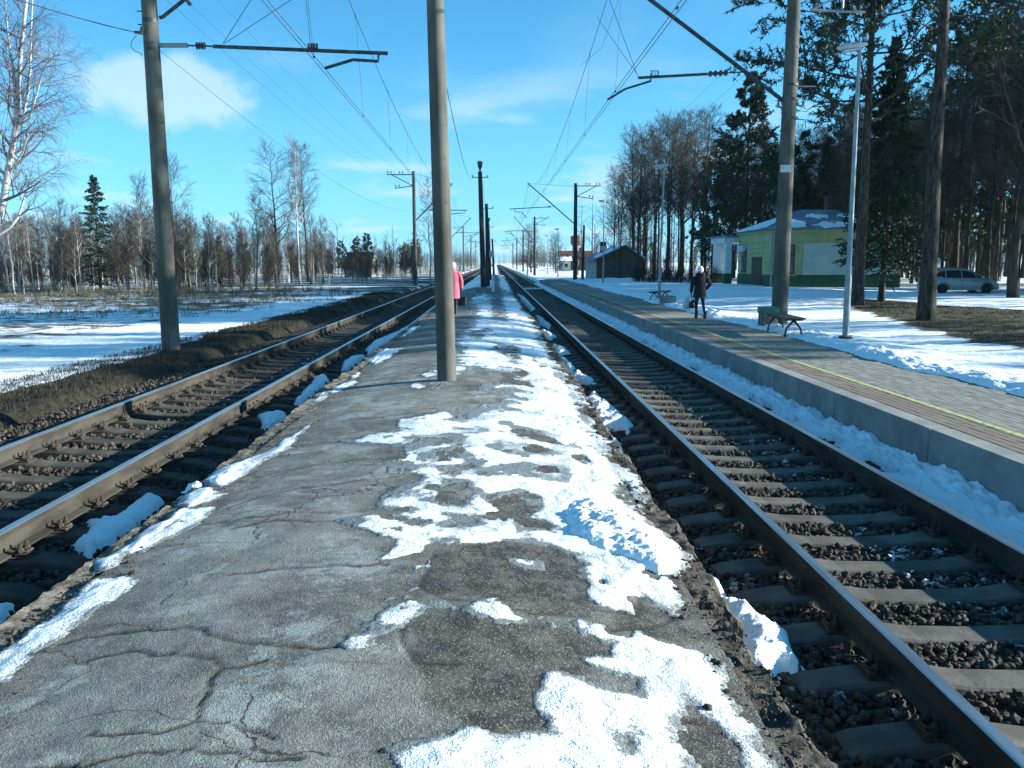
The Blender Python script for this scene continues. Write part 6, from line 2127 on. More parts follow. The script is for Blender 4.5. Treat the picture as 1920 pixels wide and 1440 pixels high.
def far_building(name, lb, px0, px1, py_top, Y, zb, depth, wall, roofm, win=0, gable=False):
    a, b = A(px0, 480, Y), A(px1, 480, Y); zt = A(px0, py_top, Y)[2]
    t = thing(name, lb, 'building', (a[0], Y, zb))
    w = b[0] - a[0]; H = zt - zb
    mb = MB(); mb.box(0, w, 0, depth, 0, H * 0.72); mb.build('wall', M[wall], t)
    if gable:
        mb = MB(); mb.prism([(-0.4, H * 0.66), (w + 0.4, H * 0.66), (w + 0.4, H * 0.74), (w / 2, H), (-0.4, H * 0.74)], -0.4, depth + 0.4)
    else:
        mb = MB(); mb.prism([(-0.4, H * 0.70), (depth + 0.4, H * 0.70), (depth / 2, H)], -0.4, w + 0.4, 'x')
    rf = mb.build('roof', M[roofm], t)
    for k in range(win):
        x = w * (k + 0.5) / win
        m_ = MB(); m_.box(x - 0.5, x + 0.5, -0.06, -0.003, H * 0.25, H * 0.55, 0.01); g_ = m_.build('window', M['white_paint'], t)
        m_ = MB(); m_.box(x - 0.4, x + 0.4, -0.07, -0.062, H * 0.28, H * 0.52); m_.build('pane', M['pane'], g_)
    m_ = MB(); m_.box(w * 0.6, w * 0.6 + 0.6, depth * 0.4, depth * 0.4 + 0.6, H * 0.75, H * 1.15); m_.build('chimney', M['brick'], rf)
    return t


far_building('brick_house', 'low red brick house with snow on the roof far down the right side', 1052, 1112, 470, 230, -0.2, 8, 'brick', 'brick', 3)
far_building('blue_house', 'small pale blue house in front of the red brick one', 1054, 1070, 480, 215, -0.2, 5, 'pale_wall', 'snow', 1)
# house in the trees, left: dark roof and a pale sunlit gable
hc = A(714, 490, 150)
t = thing('wooden_house', 'dark-roofed house with a pale gable among the trees on the left', 'building', (hc[0], 132, -0.1), rad(-12))
t.scale = (0.8, 0.8, 0.8)
mb = MB(); mb.prism([(0, 0), (5, 0), (5, 2.0), (2.5, 4.6), (0, 2.0)], -4.2, 1.2, 'x'); mb.build('wall', M['plank_pale'], t)
mb = MB(); mb.prism([(-0.5, 1.75), (2.5, 4.85), (5.5, 1.75), (5.5, 1.45), (2.5, 4.55), (-0.5, 1.45)], -4.5, 1.02, 'x'); rf = mb.build('roof', M['iron'], t)
mb = MB(); mb.box(1.205, 1.24, 1.9, 3.1, 0.9, 2.1); g_ = mb.build('window', M['brown_door'], t)
mb = MB(); mb.box(-2.6, -2.0, 2.2, 2.8, 4.3, 5.3); mb.build('chimney', M['brick'], rf)
# water tower
wt = A(1079, 490, 300)
t = thing('water_tower', 'slim round brick water tower behind the second right-hand mast', 'water tower', (wt[0], 300, -0.2))
zt = A(1079, 441, 300)[2]
mb = MB(); mb.lathe([(1.35, 0), (1.15, zt * 0.68), (1.2, zt * 0.70)], 20); mb.build('shaft', M['concrete'], t, True)
mb = MB(); mb.lathe([(1.2, zt * 0.70), (1.75, zt * 0.78), (1.75, zt * 0.98), (0.3, zt * 1.03)], 20); mb.build('tank', M['brick'], t, True)
mb = MB(); mb.box(-0.3, 0.3, -1.30, -1.1, zt * 0.35, zt * 0.45); mb.build('window', M['pane'], t)


# ================================================================== VEGETATION
def nrm(v):
    return v / (np.linalg.norm(v, axis=-1, keepdims=True) + 1e-12)


def grow(Pp, Rp, n, tlo, thi, ang, L, up, rng, Mp=4, curl=0.15, rr=0.6, rend=0.3, rmin=0.004, Lt=0.6, golden=False, angv=0.2, flat=0.0, rel=False):
    B, M0 = Pp.shape[:2]
    k = (np.arange(n) + rng.uniform(0, 1, (B, n))) / n
    t = tlo + (thi - tlo) * k
    f = t * (M0 - 1); i = np.clip(f.astype(int), 0, M0 - 2); w = (f - i)[..., None]
    bi = np.arange(B)[:, None]
    a, b = Pp[bi, i], Pp[bi, i + 1]
    pos = a * (1 - w) + b * w
    tan = nrm(b - a)
    pr = Rp[bi, i] * (1 - w[..., 0]) + Rp[bi, i + 1] * w[..., 0]
    rv = rng.normal(size=(B, n, 3))
    if golden:
        az = (np.arange(n) * 2.39996)[None] + rng.uniform(0, 6.28, (B, 1)) + rng.normal(0, 0.3, (B, n))
        rv = np.stack([np.cos(az), np.sin(az), np.zeros_like(az)], -1)
    perp = rv - tan * np.sum(rv * tan, -1, keepdims=True)
    if flat > 0: perp[..., 2] *= (1 - flat)
    perp = nrm(perp)
    an = ang + rng.normal(0, angv, (B, n))
    d = np.cos(an)[..., None] * tan + np.sin(an)[..., None] * perp
    Ln = L * (1 - Lt * k) * rng.uniform(0.7, 1.25, (B, n))
    if rel:
        Lp = np.linalg.norm(np.diff(Pp, axis=1), axis=-1).sum(1)
        Ln = Ln * (Lp / Lp.mean())[:, None]
    d = d.reshape(-1, 3); pos = pos.reshape(-1, 3); Ln = Ln.reshape(-1); pr = pr.reshape(-1)
    pts = [pos]
    upv = np.array([0, 0, 1.0])
    for s_ in range(Mp - 1):
        pts.append(pts[-1] + d * (Ln / (Mp - 1))[:, None])
        d = nrm(d + upv * up + rng.normal(0, curl, d.shape))
    r0 = np.maximum(np.minimum(pr * rr, 0.9 * pr), rmin)
    R = r0[:, None] * np.linspace(1, rend, Mp)[None]
    return np.stack(pts, 1), np.maximum(R, rmin * 0.6)


def tubes(P_, R, n=3):
    B, Mn = P_.shape[:2]
    t = nrm(P_[:, -1] - P_[:, 0])
    ref = np.where(np.abs(t[:, 2:3]) > 0.9, np.array([[1.0, 0, 0]]), np.array([[0, 0, 1.0]]))
    u = nrm(np.cross(t, ref)); v = np.cross(t, u)
    a = np.arange(n) * 2 * PI / n
    off = np.cos(a)[None, :, None] * u[:, None] + np.sin(a)[None, :, None] * v[:, None]
    V = P_[:, :, None, :] + R[:, :, None, None] * off[:, None]
    base = (np.arange(B) * Mn * n)[:, None, None]
    i = np.arange(Mn - 1)[None, :, None] * n; k = np.arange(n)[None, None, :]; k2 = (k + 1) % n
    F = np.stack([base + i + k, base + i + k2, base + i + n + k2, base + i + n + k], -1).reshape(-1, 4)
    return V.reshape(-1, 3), F


def join(parts):
    V = []; F = []; b = 0
    for v, f in parts:
        V.append(v); F.append(f + b); b += len(v)
    return np.concatenate(V), np.concatenate(F)


def trunk_line(H, r, rng, wob=0.02, Mn=12, lean=(0, 0), rtop=0.06):
    z = np.linspace(0, 1, Mn)
    w = np.cumsum(rng.normal(0, wob, (Mn, 2)), 0); w[0] = 0
    p = np.stack([w[:, 0] * H / Mn + lean[0] * z * H, w[:, 1] * H / Mn + lean[1] * z * H, z * H], -1)
    p[0, 2] = -0.15
    R = r * (1 - (1 - rtop) * z ** 0.9)
    R[0] *= 1.25
    return p[None], R[None]


def bare_tree(seed, H, r, bark, twig='twig', n1=26, tlo=0.35, ang=0.75, l1=0.26, up=0.12, n2=7, n3=5, droop=0.0, wob=0.03, tw=0.010, lean=(0, 0), n4=0):
    rng = np.random.default_rng(seed)
    P0, R0 = trunk_line(H, r, rng, wob, 14, lean)
    P1, R1 = grow(P0, R0, n1, tlo, 0.97, ang, H * l1, up, rng, 6, 0.10, 0.55, 0.2, 0.012, 0.62, True)
    P2, R2 = grow(P1, R1, n2, 0.2, 0.97, 0.65, H * l1 * 0.42, up * 0.6 - droop * 0.3, rng, 4, 0.15, 0.6, 0.3, tw * 1.1, 0.4)
    P3, R3 = grow(P2, R2, n3, 0.15, 1.0, 0.6, H * l1 * 0.22, -droop, rng, 4 if droop else 3, 0.2, 0.7, 0.5, tw * 0.75, 0.3)
    tr = join([tubes(P0, R0, 9), tubes(P1, R1, 5)])
    cr = [tubes(P2, R2, 3), tubes(P3, R3, 3)]
    if n4:
        P4, R4 = grow(P3, R3, n4, 0.2, 1.0, 0.5, H * l1 * 0.13, -droop * 1.4, rng, 4, 0.12, 0.8, 0.6, tw * 0.6, 0.2)
        cr.append(tubes(P4, R4, 3))
    c = join(cr)
    return (fast_mesh('trunk', tr[0], Fq=tr[1], mats=[M[bark]], smooth=True), fast_mesh('crown', c[0], Fq=c[1], mats=[M[twig]]))


def blades(P_, rng, n, L, w, spread, ahead=0.5, droop=0.0):
    """needle sprays: n thin triangles set along each polyline"""
    B, Mn = P_.shape[:2]
    t = rng.uniform(0.12, 1.0, (B, n)); f = t * (Mn - 1); i = np.clip(f.astype(int), 0, Mn - 2); ww = (f - i)[..., None]
    bi = np.arange(B)[:, None]
    a, b = P_[bi, i], P_[bi, i + 1]
    pos = (a * (1 - ww) + b * ww).reshape(-1, 3); tan = nrm(b - a).reshape(-1, 3)
    rv = nrm(rng.normal(size=pos.shape))
    d = nrm(tan * ahead + rv * spread + np.array([0, 0, -droop]))
    ln = L * rng.uniform(0.6, 1.3, len(pos))[:, None]
    sd = nrm(np.cross(d, nrm(rng.normal(size=pos.shape)))) * w
    tip = pos + d * ln
    V = np.stack([pos - sd, pos + sd, tip + sd * 0.35, tip - sd * 0.35], 1).reshape(-1, 3)
    k = np.arange(len(pos))[:, None] * 4
    F = np.concatenate([k, k + 1, k + 2, k + 3], 1)
    return V, F


def pine(seed, H, r, tlo=0.55, n1=24, l1=0.20, dens=16, bark='pine_bark', dead=5, lean=(0, 0), up=0.05, ang=1.25, nl=0.17, nw=0.028, lt=0.55, n2=9):
    rng = np.random.default_rng(seed)
    P0, R0 = trunk_line(H, r, rng, 0.015, 16, lean, 0.12)
    P1, R1 = grow(P0, R0, n1, tlo, 0.985, ang, H * l1, up, rng, 7, 0.13, 0.42, 0.25, 0.02, lt, True)
    parts = [tubes(P0, R0, 12), tubes(P1, R1, 5)]
    if dead:
        Pd, Rd = grow(P0, R0, dead, tlo * 0.45, tlo, 1.4, H * 0.09, -0.03, rng, 5, 0.16, 0.22, 0.3, 0.012, 0.2, True)
        P5, R5 = grow(Pd, Rd, 4, 0.3, 1, 0.7, H * 0.03, 0, rng, 3, 0.2, 0.5, 0.4, 0.006)
        parts += [tubes(Pd, Rd, 4), tubes(P5, R5, 3)]
    P2, R2 = grow(P1, R1, n2, 0.30, 1.0, 0.75, H * l1 * 0.27, 0.12, rng, 4, 0.18, 0.5, 0.4, 0.008, 0.3, rel=True)
    P3, R3 = grow(P2, R2, 4, 0.3, 1.0, 0.6, H * l1 * 0.11, 0.15, rng, 3, 0.2, 0.6, 0.5, 0.006, 0.2, rel=True)
    parts.append(tubes(P2, R2, 3))
    tr = join(parts)
    c = join([blades(P2, rng, dens, nl * 0.9, nw, 1.0, 0.5), blades(P3, rng, dens, nl, nw, 1.0, 0.6)])
    return (fast_mesh('trunk', tr[0], Fq=tr[1], mats=[M[bark]], smooth=True), fast_mesh('crown', c[0], Fq=c[1], mats=[M['needle']]))


def spruce(seed, H, r, W, nwh=26, tlo=0.08, dens=30, bw_=0.026):
    rng = np.random.default_rng(seed)
    P0, R0 = trunk_line(H, r, rng, 0.006, 12, (0, 0), 0.05)
    n1 = nwh * 7
    P1, R1 = grow(P0, R0, n1, tlo, 0.985, 1.62, W, 0.06, rng, 5, 0.06, 0.25, 0.3, 0.008, 0.93, True, 0.16)
    P1[:, :, 2] -= 0.10 * np.linalg.norm(P1[:, :, :2] - P1[:, :1, :2], axis=-1)
    P2, R2 = grow(P1, R1, 9, 0.15, 1.0, 0.85, W * 0.20, -0.10, rng, 3, 0.10, 0.6, 0.4, 0.006, 0.4, flat=0.7, rel=True)
    tr = join([tubes(P0, R0, 9), tubes(P1, R1, 3)])
    c = join([blades(P1, rng, dens, 0.13, bw_, 0.8, 0.7, 0.25), blades(P2, rng, dens * 2 // 3, 0.12, bw_, 0.7, 0.8, 0.35)])
    return (fast_mesh('trunk', tr[0], Fq=tr[1], mats=[M['bark_dark']], smooth=True), fast_mesh('crown', c[0], Fq=c[1], mats=[M['spruce']]))


def put(meshes, name, lb, cat, loc, rz=0.0, s=1.0, group=None, sz=None):
    t = thing(name, lb, cat, loc, rz, group)
    t.scale = (s, s, sz if sz else s)
    link('trunk', meshes[0], t); link('crown', meshes[1], t)
    return t


def gz(x, y):
    return float(ground_z(np.array([x]), np.array([y]))[0])


# ---- the big birch at the left edge
bb = A(-36, 520, 52.0)
rngb = np.random.default_rng(77)


def big_birch():
    rng = np.random.default_rng(771)
    Y = 52.0
    def pl(pts): return np.array([[A(a, b, Y) - np.array([bb[0], Y, 0]) for a, b in pts]])
    T1 = pl([(-42, 548), (-30, 500), (-8, 430), (3, 400), (14, 330), (24, 270), (33, 220), (35, 150), (42, 70), (52, -20), (60, -110), (64, -190)])
    R1 = np.linspace(0.30, 0.03, 12)[None]
    T2 = pl([(-26, 470), (-14, 445), (2, 437), (20, 425), (35, 405), (45, 375), (52, 350), (70, 335), (90, 322), (112, 312)])
    R2 = np.linspace(0.14, 0.02, 10)[None]
    T3 = pl([(26, 262), (30, 215), (28, 150), (20, 90), (14, 40), (10, -30), (8, -90)]); R3 = np.linspace(0.13, 0.02, 7)[None]
    T4 = pl([(28, 250), (44, 225), (52, 190), (60, 130), (62, 70), (66, 10), (70, -60)]); R4 = np.linspace(0.12, 0.02, 7)[None]
    T5 = pl([(16, 330), (30, 310), (48, 290), (60, 262), (80, 245), (110, 232), (140, 205)]); R5 = np.linspace(0.07, 0.015, 7)[None]
    T6 = pl([(33, 235), (60, 225), (80, 175), (98, 130), (120, 115), (135, 112)]); R6 = np.linspace(0.08, 0.015, 6)[None]
    T7 = pl([(10, 350), (-20, 300), (-60, 250), (-90, 200), (-110, 150)]); R7 = np.linspace(0.10, 0.02, 5)[None]
    for T in (T3, T4, T5, T6, T7): T[0, :, 1] += np.linspace(0, 1, T.shape[1]) * rng.uniform(-3, 3)
    mains = [(T1, R1, 34), (T2, R2, 14), (T3, R3, 18), (T4, R4, 18), (T5, R5, 14), (T6, R6, 14), (T7, R7, 14)]
    tr = join([tubes(T, R, 8) for T, R, n in mains])
    c = []
    for j, (T, R, n) in enumerate(mains):
        L = 3.4 if j == 0 else 2.4
        b1, q1 = grow(T, R, n, 0.22 if j else 0.30, 0.99, 0.85, L, 0.05, rng, 6, 0.12, 0.5, 0.25, 0.012, 0.4, True)
        b2, q2 = grow(b1, q1, 5, 0.2, 1.0, 0.75, L * 0.5, -0.05, rng, 5, 0.16, 0.6, 0.4, 0.0065, 0.3)
        b3, q3 = grow(b2, q2, 6, 0.2, 1.0, 0.7, L * 0.46, -0.36, rng, 5, 0.12, 0.7, 0.6, 0.0040, 0.2)
        c += [tubes(b1, q1, 4), tubes(b2, q2, 3), tubes(b3, q3, 3)]
    c = join(c)
    t = thing('birch_tree', 'large white-trunked birch with drooping twigs at the left edge', 'tree', (bb[0], Y, 0))
    link('trunk', fast_mesh('trunk', tr[0], Fq=tr[1], mats=[M['birch']], smooth=True), t)
    link('crown', fast_mesh('crown', c[0], Fq=c[1], mats=[M['twig_birch']]), t)


big_birch()

# ---- stocks of trees
rngf = np.random.default_rng(123)
BIRCH = [bare_tree(300 + i, 8.0, 0.085, 'birch', 'twig_birch', 22, 0.35, 0.6, 0.20, 0.10, 6, 5, 0.08, 0.05, 0.010, (rngf.uniform(-.04, .04), 0)) for i in range(3)]
ALDER = [bare_tree(320 + i, 8.0, 0.09, 'bark_pale', 'twig', 26, 0.22, 0.62, 0.24, 0.12, 7, 5, 0.0, 0.05, 0.011, (rngf.uniform(-.05, .05), 0)) for i in range(4)]
SHRUB = [bare_tree(340 + i, 4.0, 0.04, 'bark_dark', 'twig', 34, 0.04, 0.5, 0.42, 0.16, 7, 5, 0.0, 0.06, 0.010) for i in range(3)]
TALL = [bare_tree(360 + i, 20.0, 0.20, 'bark_dark', 'twig', 34, 0.38, 0.85, 0.19, 0.10, 7, 6, 0.0, 0.03, 0.016, (rngf.uniform(-.03, .03), rngf.uniform(-.02, .02))) for i in range(5)]
OAK = [bare_tree(380 + i, 16.0, 0.24, 'bark_dark', 'twig', 22, 0.26, 0.9, 0.32, 0.10, 8, 6, 0.0, 0.05, 0.016) for i in range(2)]
PINE = [pine(400 + i, 20.0, 0.22, 0.52, 26, 0.17, 14, dead=7, nw=0.036) for i in range(3)]
SPR = [spruce(420 + i, 10.0, 0.13, 2.5, 22, dens=16, bw_=0.036) for i in range(2)]
SPRB = spruce(430, 15.0, 0.20, 3.3, 40, 0.13, 36, 0.046)
FIR = pine(440, 18.0, 0.25, 0.12, 70, 0.27, 13, dead=0, ang=1.40, up=0.05, nl=0.22, nw=0.042, lt=0.93, n2=11)
COLUMN = bare_tree(450, 11.0, 0.2, 'bark_dark', 'twig', 70, 0.06, 0.95, 0.34, 0.06, 6, 5, 0.0, 0.03, 0.013)
DARKPINE = [pine(460 + i, 14.0, 0.16, 0.22, 40, 0.20, 15, dead=0, up=0.04, nl=0.23, nw=0.048) for i in range(2)]

# ---- left: distinct trees
def at_px(px, Y): return A(px, 500, Y)[0]


put(SPR[0], 'spruce_tree', 'lone dark green spruce at the edge of the left wood', 'tree', (at_px(186, 70), 70, gz(at_px(186, 70), 70)), 0.4, 0.93)
put(SPR[1], 'spruce_tree', 'small dark spruce left of the lone tall spruce', 'tree', (at_px(134, 84), 84, -0.2), 1.0, 0.55)
put(SPR[1], 'spruce_tree', 'low dark spruce right of the left mast in the wood', 'tree', (at_px(352, 78), 78, -0.2), 2.0, 0.55)
put(SPR[0], 'spruce_tree', 'low dark spruce below the pair of tall bare trees', 'tree', (at_px(412, 84), 84, -0.2), 2.0, 0.5)
for lb, px, ty, Y, ms, H in (('tall dark bare tree left of the slim white birch', 519, 285, 95, OAK[0], 16), ('slim tall birch with white trunk in front of the left wood', 561, 262, 95, bare_tree(500, 16, 0.15, 'birch', 'twig_birch', 26, 0.35, 0.5, 0.20, 0.15, 7, 5, 0.0, 0.02, 0.014), 16), ('tall dark bare tree right behind the slim white birch', 577, 268, 100, TALL[1], 20), ('broad bare tree just right of the left mast', 330, 305, 74, OAK[1], 16), ('bare tree hidden partly behind the left mast', 272, 330, 74, ALDER[1], 8), ('pale forked young tree in front of the left wood', 390, 452, 66, ALDER[2], 8)):
    h = A(px, ty + 8, Y)[2]
    put(ms, 'birch_tree' if 'birch with' in lb else 'bare_tree', lb, 'tree', (at_px(px, Y), Y, gz(at_px(px, Y), Y)), rngf.uniform(0, 6), h / H)
def sector_l(px):
    return 'left of the lone spruce' if px < 165 else 'between the lone spruce and the left mast' if px < 300 else 'just right of the left mast' if px < 400 else 'before the pair of tall bare trees' if px < 520 else 'right of the slim white birch'


def sector_r(px):
    return 'beside the shed' if px < 1240 else 'left of the station house' if px < 1370 else 'behind the station roof' if px < 1600 else 'between the two near pines' if px < 1740 else 'behind the silver minivan' if px < 1870 else 'at the right edge'


# front row of young birches and alders
rows = []
for i in range(46):
    px = rngf.uniform(-90, 640); Y = rngf.uniform(62, 78)
    if px > 520: Y += 18
    rows.append((px, Y, rngf.uniform(3.8, 6.4)))
for px in (6, 24, 33, 62, 78, 104, 116, 150, 240, 262, 285, 345, 450, 478):
    rows.append((px, 63.5 + rngf.uniform(0, 4), rngf.uniform(5.0, 7.0)))
for i, (px, Y, h) in enumerate(rows):
    x = at_px(px, Y); bi = rngf.random() < (0.45 if px < 300 else 0.22)
    ms = BIRCH[i % 3] if bi else ALDER[i % 4]
    put(ms, 'birch_tree' if bi else 'bare_tree', ('slender pale birch in the young wood ' if bi else 'thin bare tree in the young wood ') + sector_l(px), 'tree', (x, Y, gz(x, Y)), rngf.uniform(0, 6.28), h / 8.0, 'young birches edging the left field' if bi else 'young bare trees edging the left field')
for i in range(140):
    px = rngf.uniform(-160, 800); Y = rngf.uniform(80, 150)
    x = at_px(px, Y)
    hmax = 2 + (489 - np.interp(px, [-160, 0, 120, 250, 420, 480, 620, 700, 800], [380, 395, 412, 392, 412, 405, 438, 450, 455])) * Y / F_PX
    put(ALDER[i % 4] if i % 4 else BIRCH[i % 3], 'bare_tree', 'bare tree standing deeper in the left wood ' + sector_l(px), 'tree', (x, Y, gz(x, Y)), rngf.uniform(0, 6.28), hmax * rngf.uniform(0.7, 1.05) / 8.0, 'bare trees deeper in the left wood')
for i in range(130):
    px = rngf.uniform(-100, 780); Y = rngf.uniform(66, 96) if px < 520 else rngf.uniform(92, 135)
    x = at_px(px, Y)
    put(SHRUB[i % 3], 'shrub', 'leafless bush in the undergrowth ' + sector_l(px), 'shrub', (x, Y, gz(x, Y)), rngf.uniform(0, 6.28), rngf.uniform(0.45, 0.95), 'leafless bushes of the left wood')
put(BIRCH[1], 'birch_tree', 'bent birch behind the second left-hand mast', 'tree', (at_px(806, 90), 90, 0), 1.0, 1.25)
for i, px in enumerate((640, 668, 690, 762, 780)):
    put(DARKPINE[i % 2], 'evergreen_bush', ['leftmost', 'second', 'third', 'fourth', 'rightmost'][i] + ' of the dark evergreens around the pale-gabled house', 'tree', (at_px(px, 138 + 5 * i), 138 + 5 * i, -0.2), i, 0.40 + 0.05 * (i % 3))

# ---- right: distinct trees
def on_ground(px, py, z=0.33):
    p = G(px, py, z); return (p[0], p[1], gz(p[0], p[1]))


p1 = on_ground(1736, 601); h1 = 19.0
put(pine(600, 21.0, 0.235, 0.62, 18, 0.17, 30, dead=9, nl=0.12, nw=0.012), 'pine_tree', 'nearest tall pine trunk standing in the bare grass on the right', 'tree', p1, 0.6)
p2 = on_ground(1606, 573)
put(pine(603, 16.5, 0.24, 0.42, 38, 0.27, 28, dead=4, up=0.02, nl=0.15, nw=0.025, n2=12), 'pine_tree', 'large pine behind the tall street lamp, branches high over the station', 'tree', p2, 2.2)
p3 = on_ground(1652, 566)
put(SPRB, 'spruce_tree', 'dense dark spruce between the two near pines', 'tree', p3, 0.5, 0.68, sz=0.74)
x = at_px(1395, 82)
put(FIR, 'fir_tree', 'big dark conifer with layered boughs behind the station house', 'tree', (x, 82, 0.2), 0.3, (A(1395, 138, 82)[2]) / 18.0)
x = at_px(1480, 90)
put(DARKPINE[0], 'pine_tree', 'dark pine right behind the station roof', 'tree', (x, 90, 0.2), 0.3, 1.05)
put(DARKPINE[1], 'pine_tree', 'dark pine behind the station chimney', 'tree', (at_px(1560, 86), 86, 0.2), 1.3, 1.0)
put(DARKPINE[0], 'pine_tree', 'dark pine left of the station, half in the wood', 'tree', (at_px(1335, 110), 110, 0.2), 2.3, 1.1)
big = bare_tree(610, 19.0, 0.26, 'bark_dark', 'twig', 16, 0.28, 0.75, 0.42, 0.10, 8, 6, 0.0, 0.07, 0.014, (-0.10, 0.02))
put(big, 'bare_tree', 'crooked dark tree with long bare limbs in the upper right corner', 'tree', (at_px(1905, 40), 40, 0.3), 1.9, 0.95)
put(OAK[0], 'bare_tree', 'spreading bare tree at the far right edge of the wood', 'tree', (at_px(1955, 46), 46, 0.3), 0.9, 1.15)

# ---- right: the wood
cnt = 0
for i in range(120):
    px = rngf.uniform(1150, 2080)
    Y = rngf.uniform(88, 135) if px < 1560 else rngf.uniform(62, 120)
    if px > 1730: Y = rngf.uniform(58, 110)
    x = at_px(px, Y)
    topy = np.interp(px, [1150, 1180, 1240, 1300, 1350, 1500, 1650, 1800, 2000], [300, 265, 215, 215, 250, 245, 215, 130, 60])
    h = (2 + (489 - topy) * Y / F_PX) * rngf.uniform(0.78, 1.03)
    h = min(h, 25)
    ms = TALL[i % 5]
    put(ms, 'bare_tree', 'tall bare tree in the dark wood ' + sector_r(px), 'tree', (x, Y, gz(x, Y)), rngf.uniform(0, 6.28), h / 20.0, 'tall bare trees of the wood behind the station')
for i in range(40):
    px = rngf.uniform(1380, 2060); Y = rngf.uniform(72, 118)
    x = at_px(px, Y)
    ms = PINE[i % 3] if i % 3 == 0 else DARKPINE[i % 2]
    put(ms, 'pine_tree', 'dark pine deep in the wood ' + sector_r(px), 'tree', (x, Y, gz(x, Y)), rngf.uniform(0, 6.28), rngf.uniform(0.6, 1.0), 'dark pines of the wood behind the station')
for i in range(40):
    px = rngf.uniform(1190, 2000); Y = rngf.uniform(84, 120) if px < 1700 else rngf.uniform(62, 90)
    x = at_px(px, Y)
    put(SHRUB[i % 3], 'shrub', 'leafless bush under the dark trees ' + sector_r(px), 'shrub', (x, Y, gz(x, Y)), rngf.uniform(0, 6.28), rngf.uniform(0.5, 1.0), 'leafless bushes behind the station')
# the same wood goes on to the right, out of the picture
OFF = [(29, 18.4, 1.0), (36, 18.5, 1.0), (47, 15.5, 0.8), (36, 22.0, 0.9), (47, 19.5, 1.0), (52, 23, 1.0), (33, 32, 0.9), (44, 31, 1.0)]
for i in range(30):
    OFF.append((rngf.uniform(33, 62), rngf.uniform(37, 72), rngf.uniform(0.85, 1.15)))
for i in range(7):
    OFF.append((rngf.uniform(29, 46), rngf.uniform(30.5, 38), rngf.uniform(0.9, 1.1)))
for i, (x, Y, s) in enumerate(OFF):
    put(PINE[i % 3] if (i % 3 or i < 3) else TALL[i % 5], 'pine_tree' if (i % 3 or i < 3) else 'bare_tree', ('tall pine of the wood beyond the right edge of the picture' if (i % 3 or i < 3) else 'tall bare tree of the wood beyond the right edge of the picture'), 'tree', (x, Y, gz(x, Y)), i, s, 'wood beyond the right edge')

for i in range(16):
    Y = rngf.uniform(40, 62); x = max(0.66 * Y + 1.5, 29) + rngf.uniform(0, 16)
    put(DARKPINE[i % 2] if i % 2 else SPR[0], 'pine_tree' if i % 2 else 'spruce_tree', 'dark evergreen of the wood beyond the right edge of the picture', 'tree', (x, Y, gz(x, Y)), i, 1.0 if i % 2 else 1.35, 'wood beyond the right edge')

# ---- round-topped trees down the line
put(COLUMN, 'bare_tree', 'dense round-topped bare tree down the line, the taller of two', 'tree', (at_px(996, 190), 190, -0.2), 0, A(996, 420, 190)[2] / 11.0 * 0.95)
put(COLUMN, 'bare_tree', 'shorter dense bare tree right of the round-topped one', 'tree', (at_px(1042, 175), 175, -0.2), 2, A(1042, 438, 175)[2] / 11.0 * 0.95)
put(TALL[2], 'bare_tree', 'small bare tree behind the shed chimney', 'tree', (at_px(1118, 190), 190, -0.2), 2, 0.42)
for i, (px, Y, h) in enumerate(((1185, 118, 10), (1200, 122, 12), (1150, 150, 9))):
    put(OAK[i % 2], 'bare_tree', ['bare tree rising right behind the shed roof', 'bare tree at the left end of the dark wood', 'bare tree between shed and water tower'][i], 'tree', (at_px(px, Y), Y, 0), i, h / 16.0)


# ---- hedge in front of the wood
def hedge():
    rng = np.random.default_rng(5)
    a, b = A(1190, 520, 78), A(1345, 520, 70)
    n = 480
    u = rng.uniform(0, 1, n)
    base = a[None] + (b - a)[None] * u[:, None]; base[:, 1] += rng.uniform(-0.7, 0.7, n); base[:, 2] = 0.2
    d = nrm(np.stack([rng.normal(0, 0.3, n), rng.normal(0, 0.3, n), np.ones(n)], -1))
    L = rng.uniform(0.9, 1.7, n)
    P_ = np.stack([base + d * (L * k / 3)[:, None] for k in range(4)], 1); R = np.tile(np.array([0.016, 0.013, 0.010, 0.006]), (n, 1))
    P2, R2 = grow(P_, R, 7, 0.2, 1, 0.7, 0.5, 0.1, rng, 3, 0.2, 0.7, 0.5, 0.008)
    v, f = join([tubes(P_, R, 3), tubes(P2, R2, 3)])
    o = link('hedge', fast_mesh('hedge', v, Fq=f, mats=[M['bark_dark']]))
    tag(o, 'low dark leafless hedge between the shed and the station', 'hedge')


hedge()


# ---- far woods as masses, and scrub
def far_wood(name, lb, spots, seed, mat='twig', n1=9, n2=3):
    rng = np.random.default_rng(seed)
    parts = []
    n = len(spots); S = np.array(spots)
    P0 = np.stack([np.stack([S[:, 0], S[:, 1], S[:, 2] * k / 3 - 0.2], -1) for k in range(4)], 1); R0 = S[:, 2:3] * np.array([[0.013, 0.010, 0.006, 0.002]])
    Lm = S[:, 2].mean()
    P1, R1 = grow(P0, R0, n1, 0.15, 1, 0.7, Lm * 0.30, 0.12, rng, 4, 0.15, 0.6, 0.3, 0.03, 0.5, True)
    P2, R2 = grow(P1, R1, n2, 0.2, 1, 0.6, Lm * 0.14, 0.05, rng, 3, 0.2, 0.7, 0.5, 0.028, 0.3)
    v, f = join([tubes(P0, R0, 4), tubes(P1, R1, 3), tubes(P2, R2, 3)])
    o = link(name, fast_mesh(name, v, Fq=f, mats=[M[mat]]))
    tag(o, lb, kind='stuff')


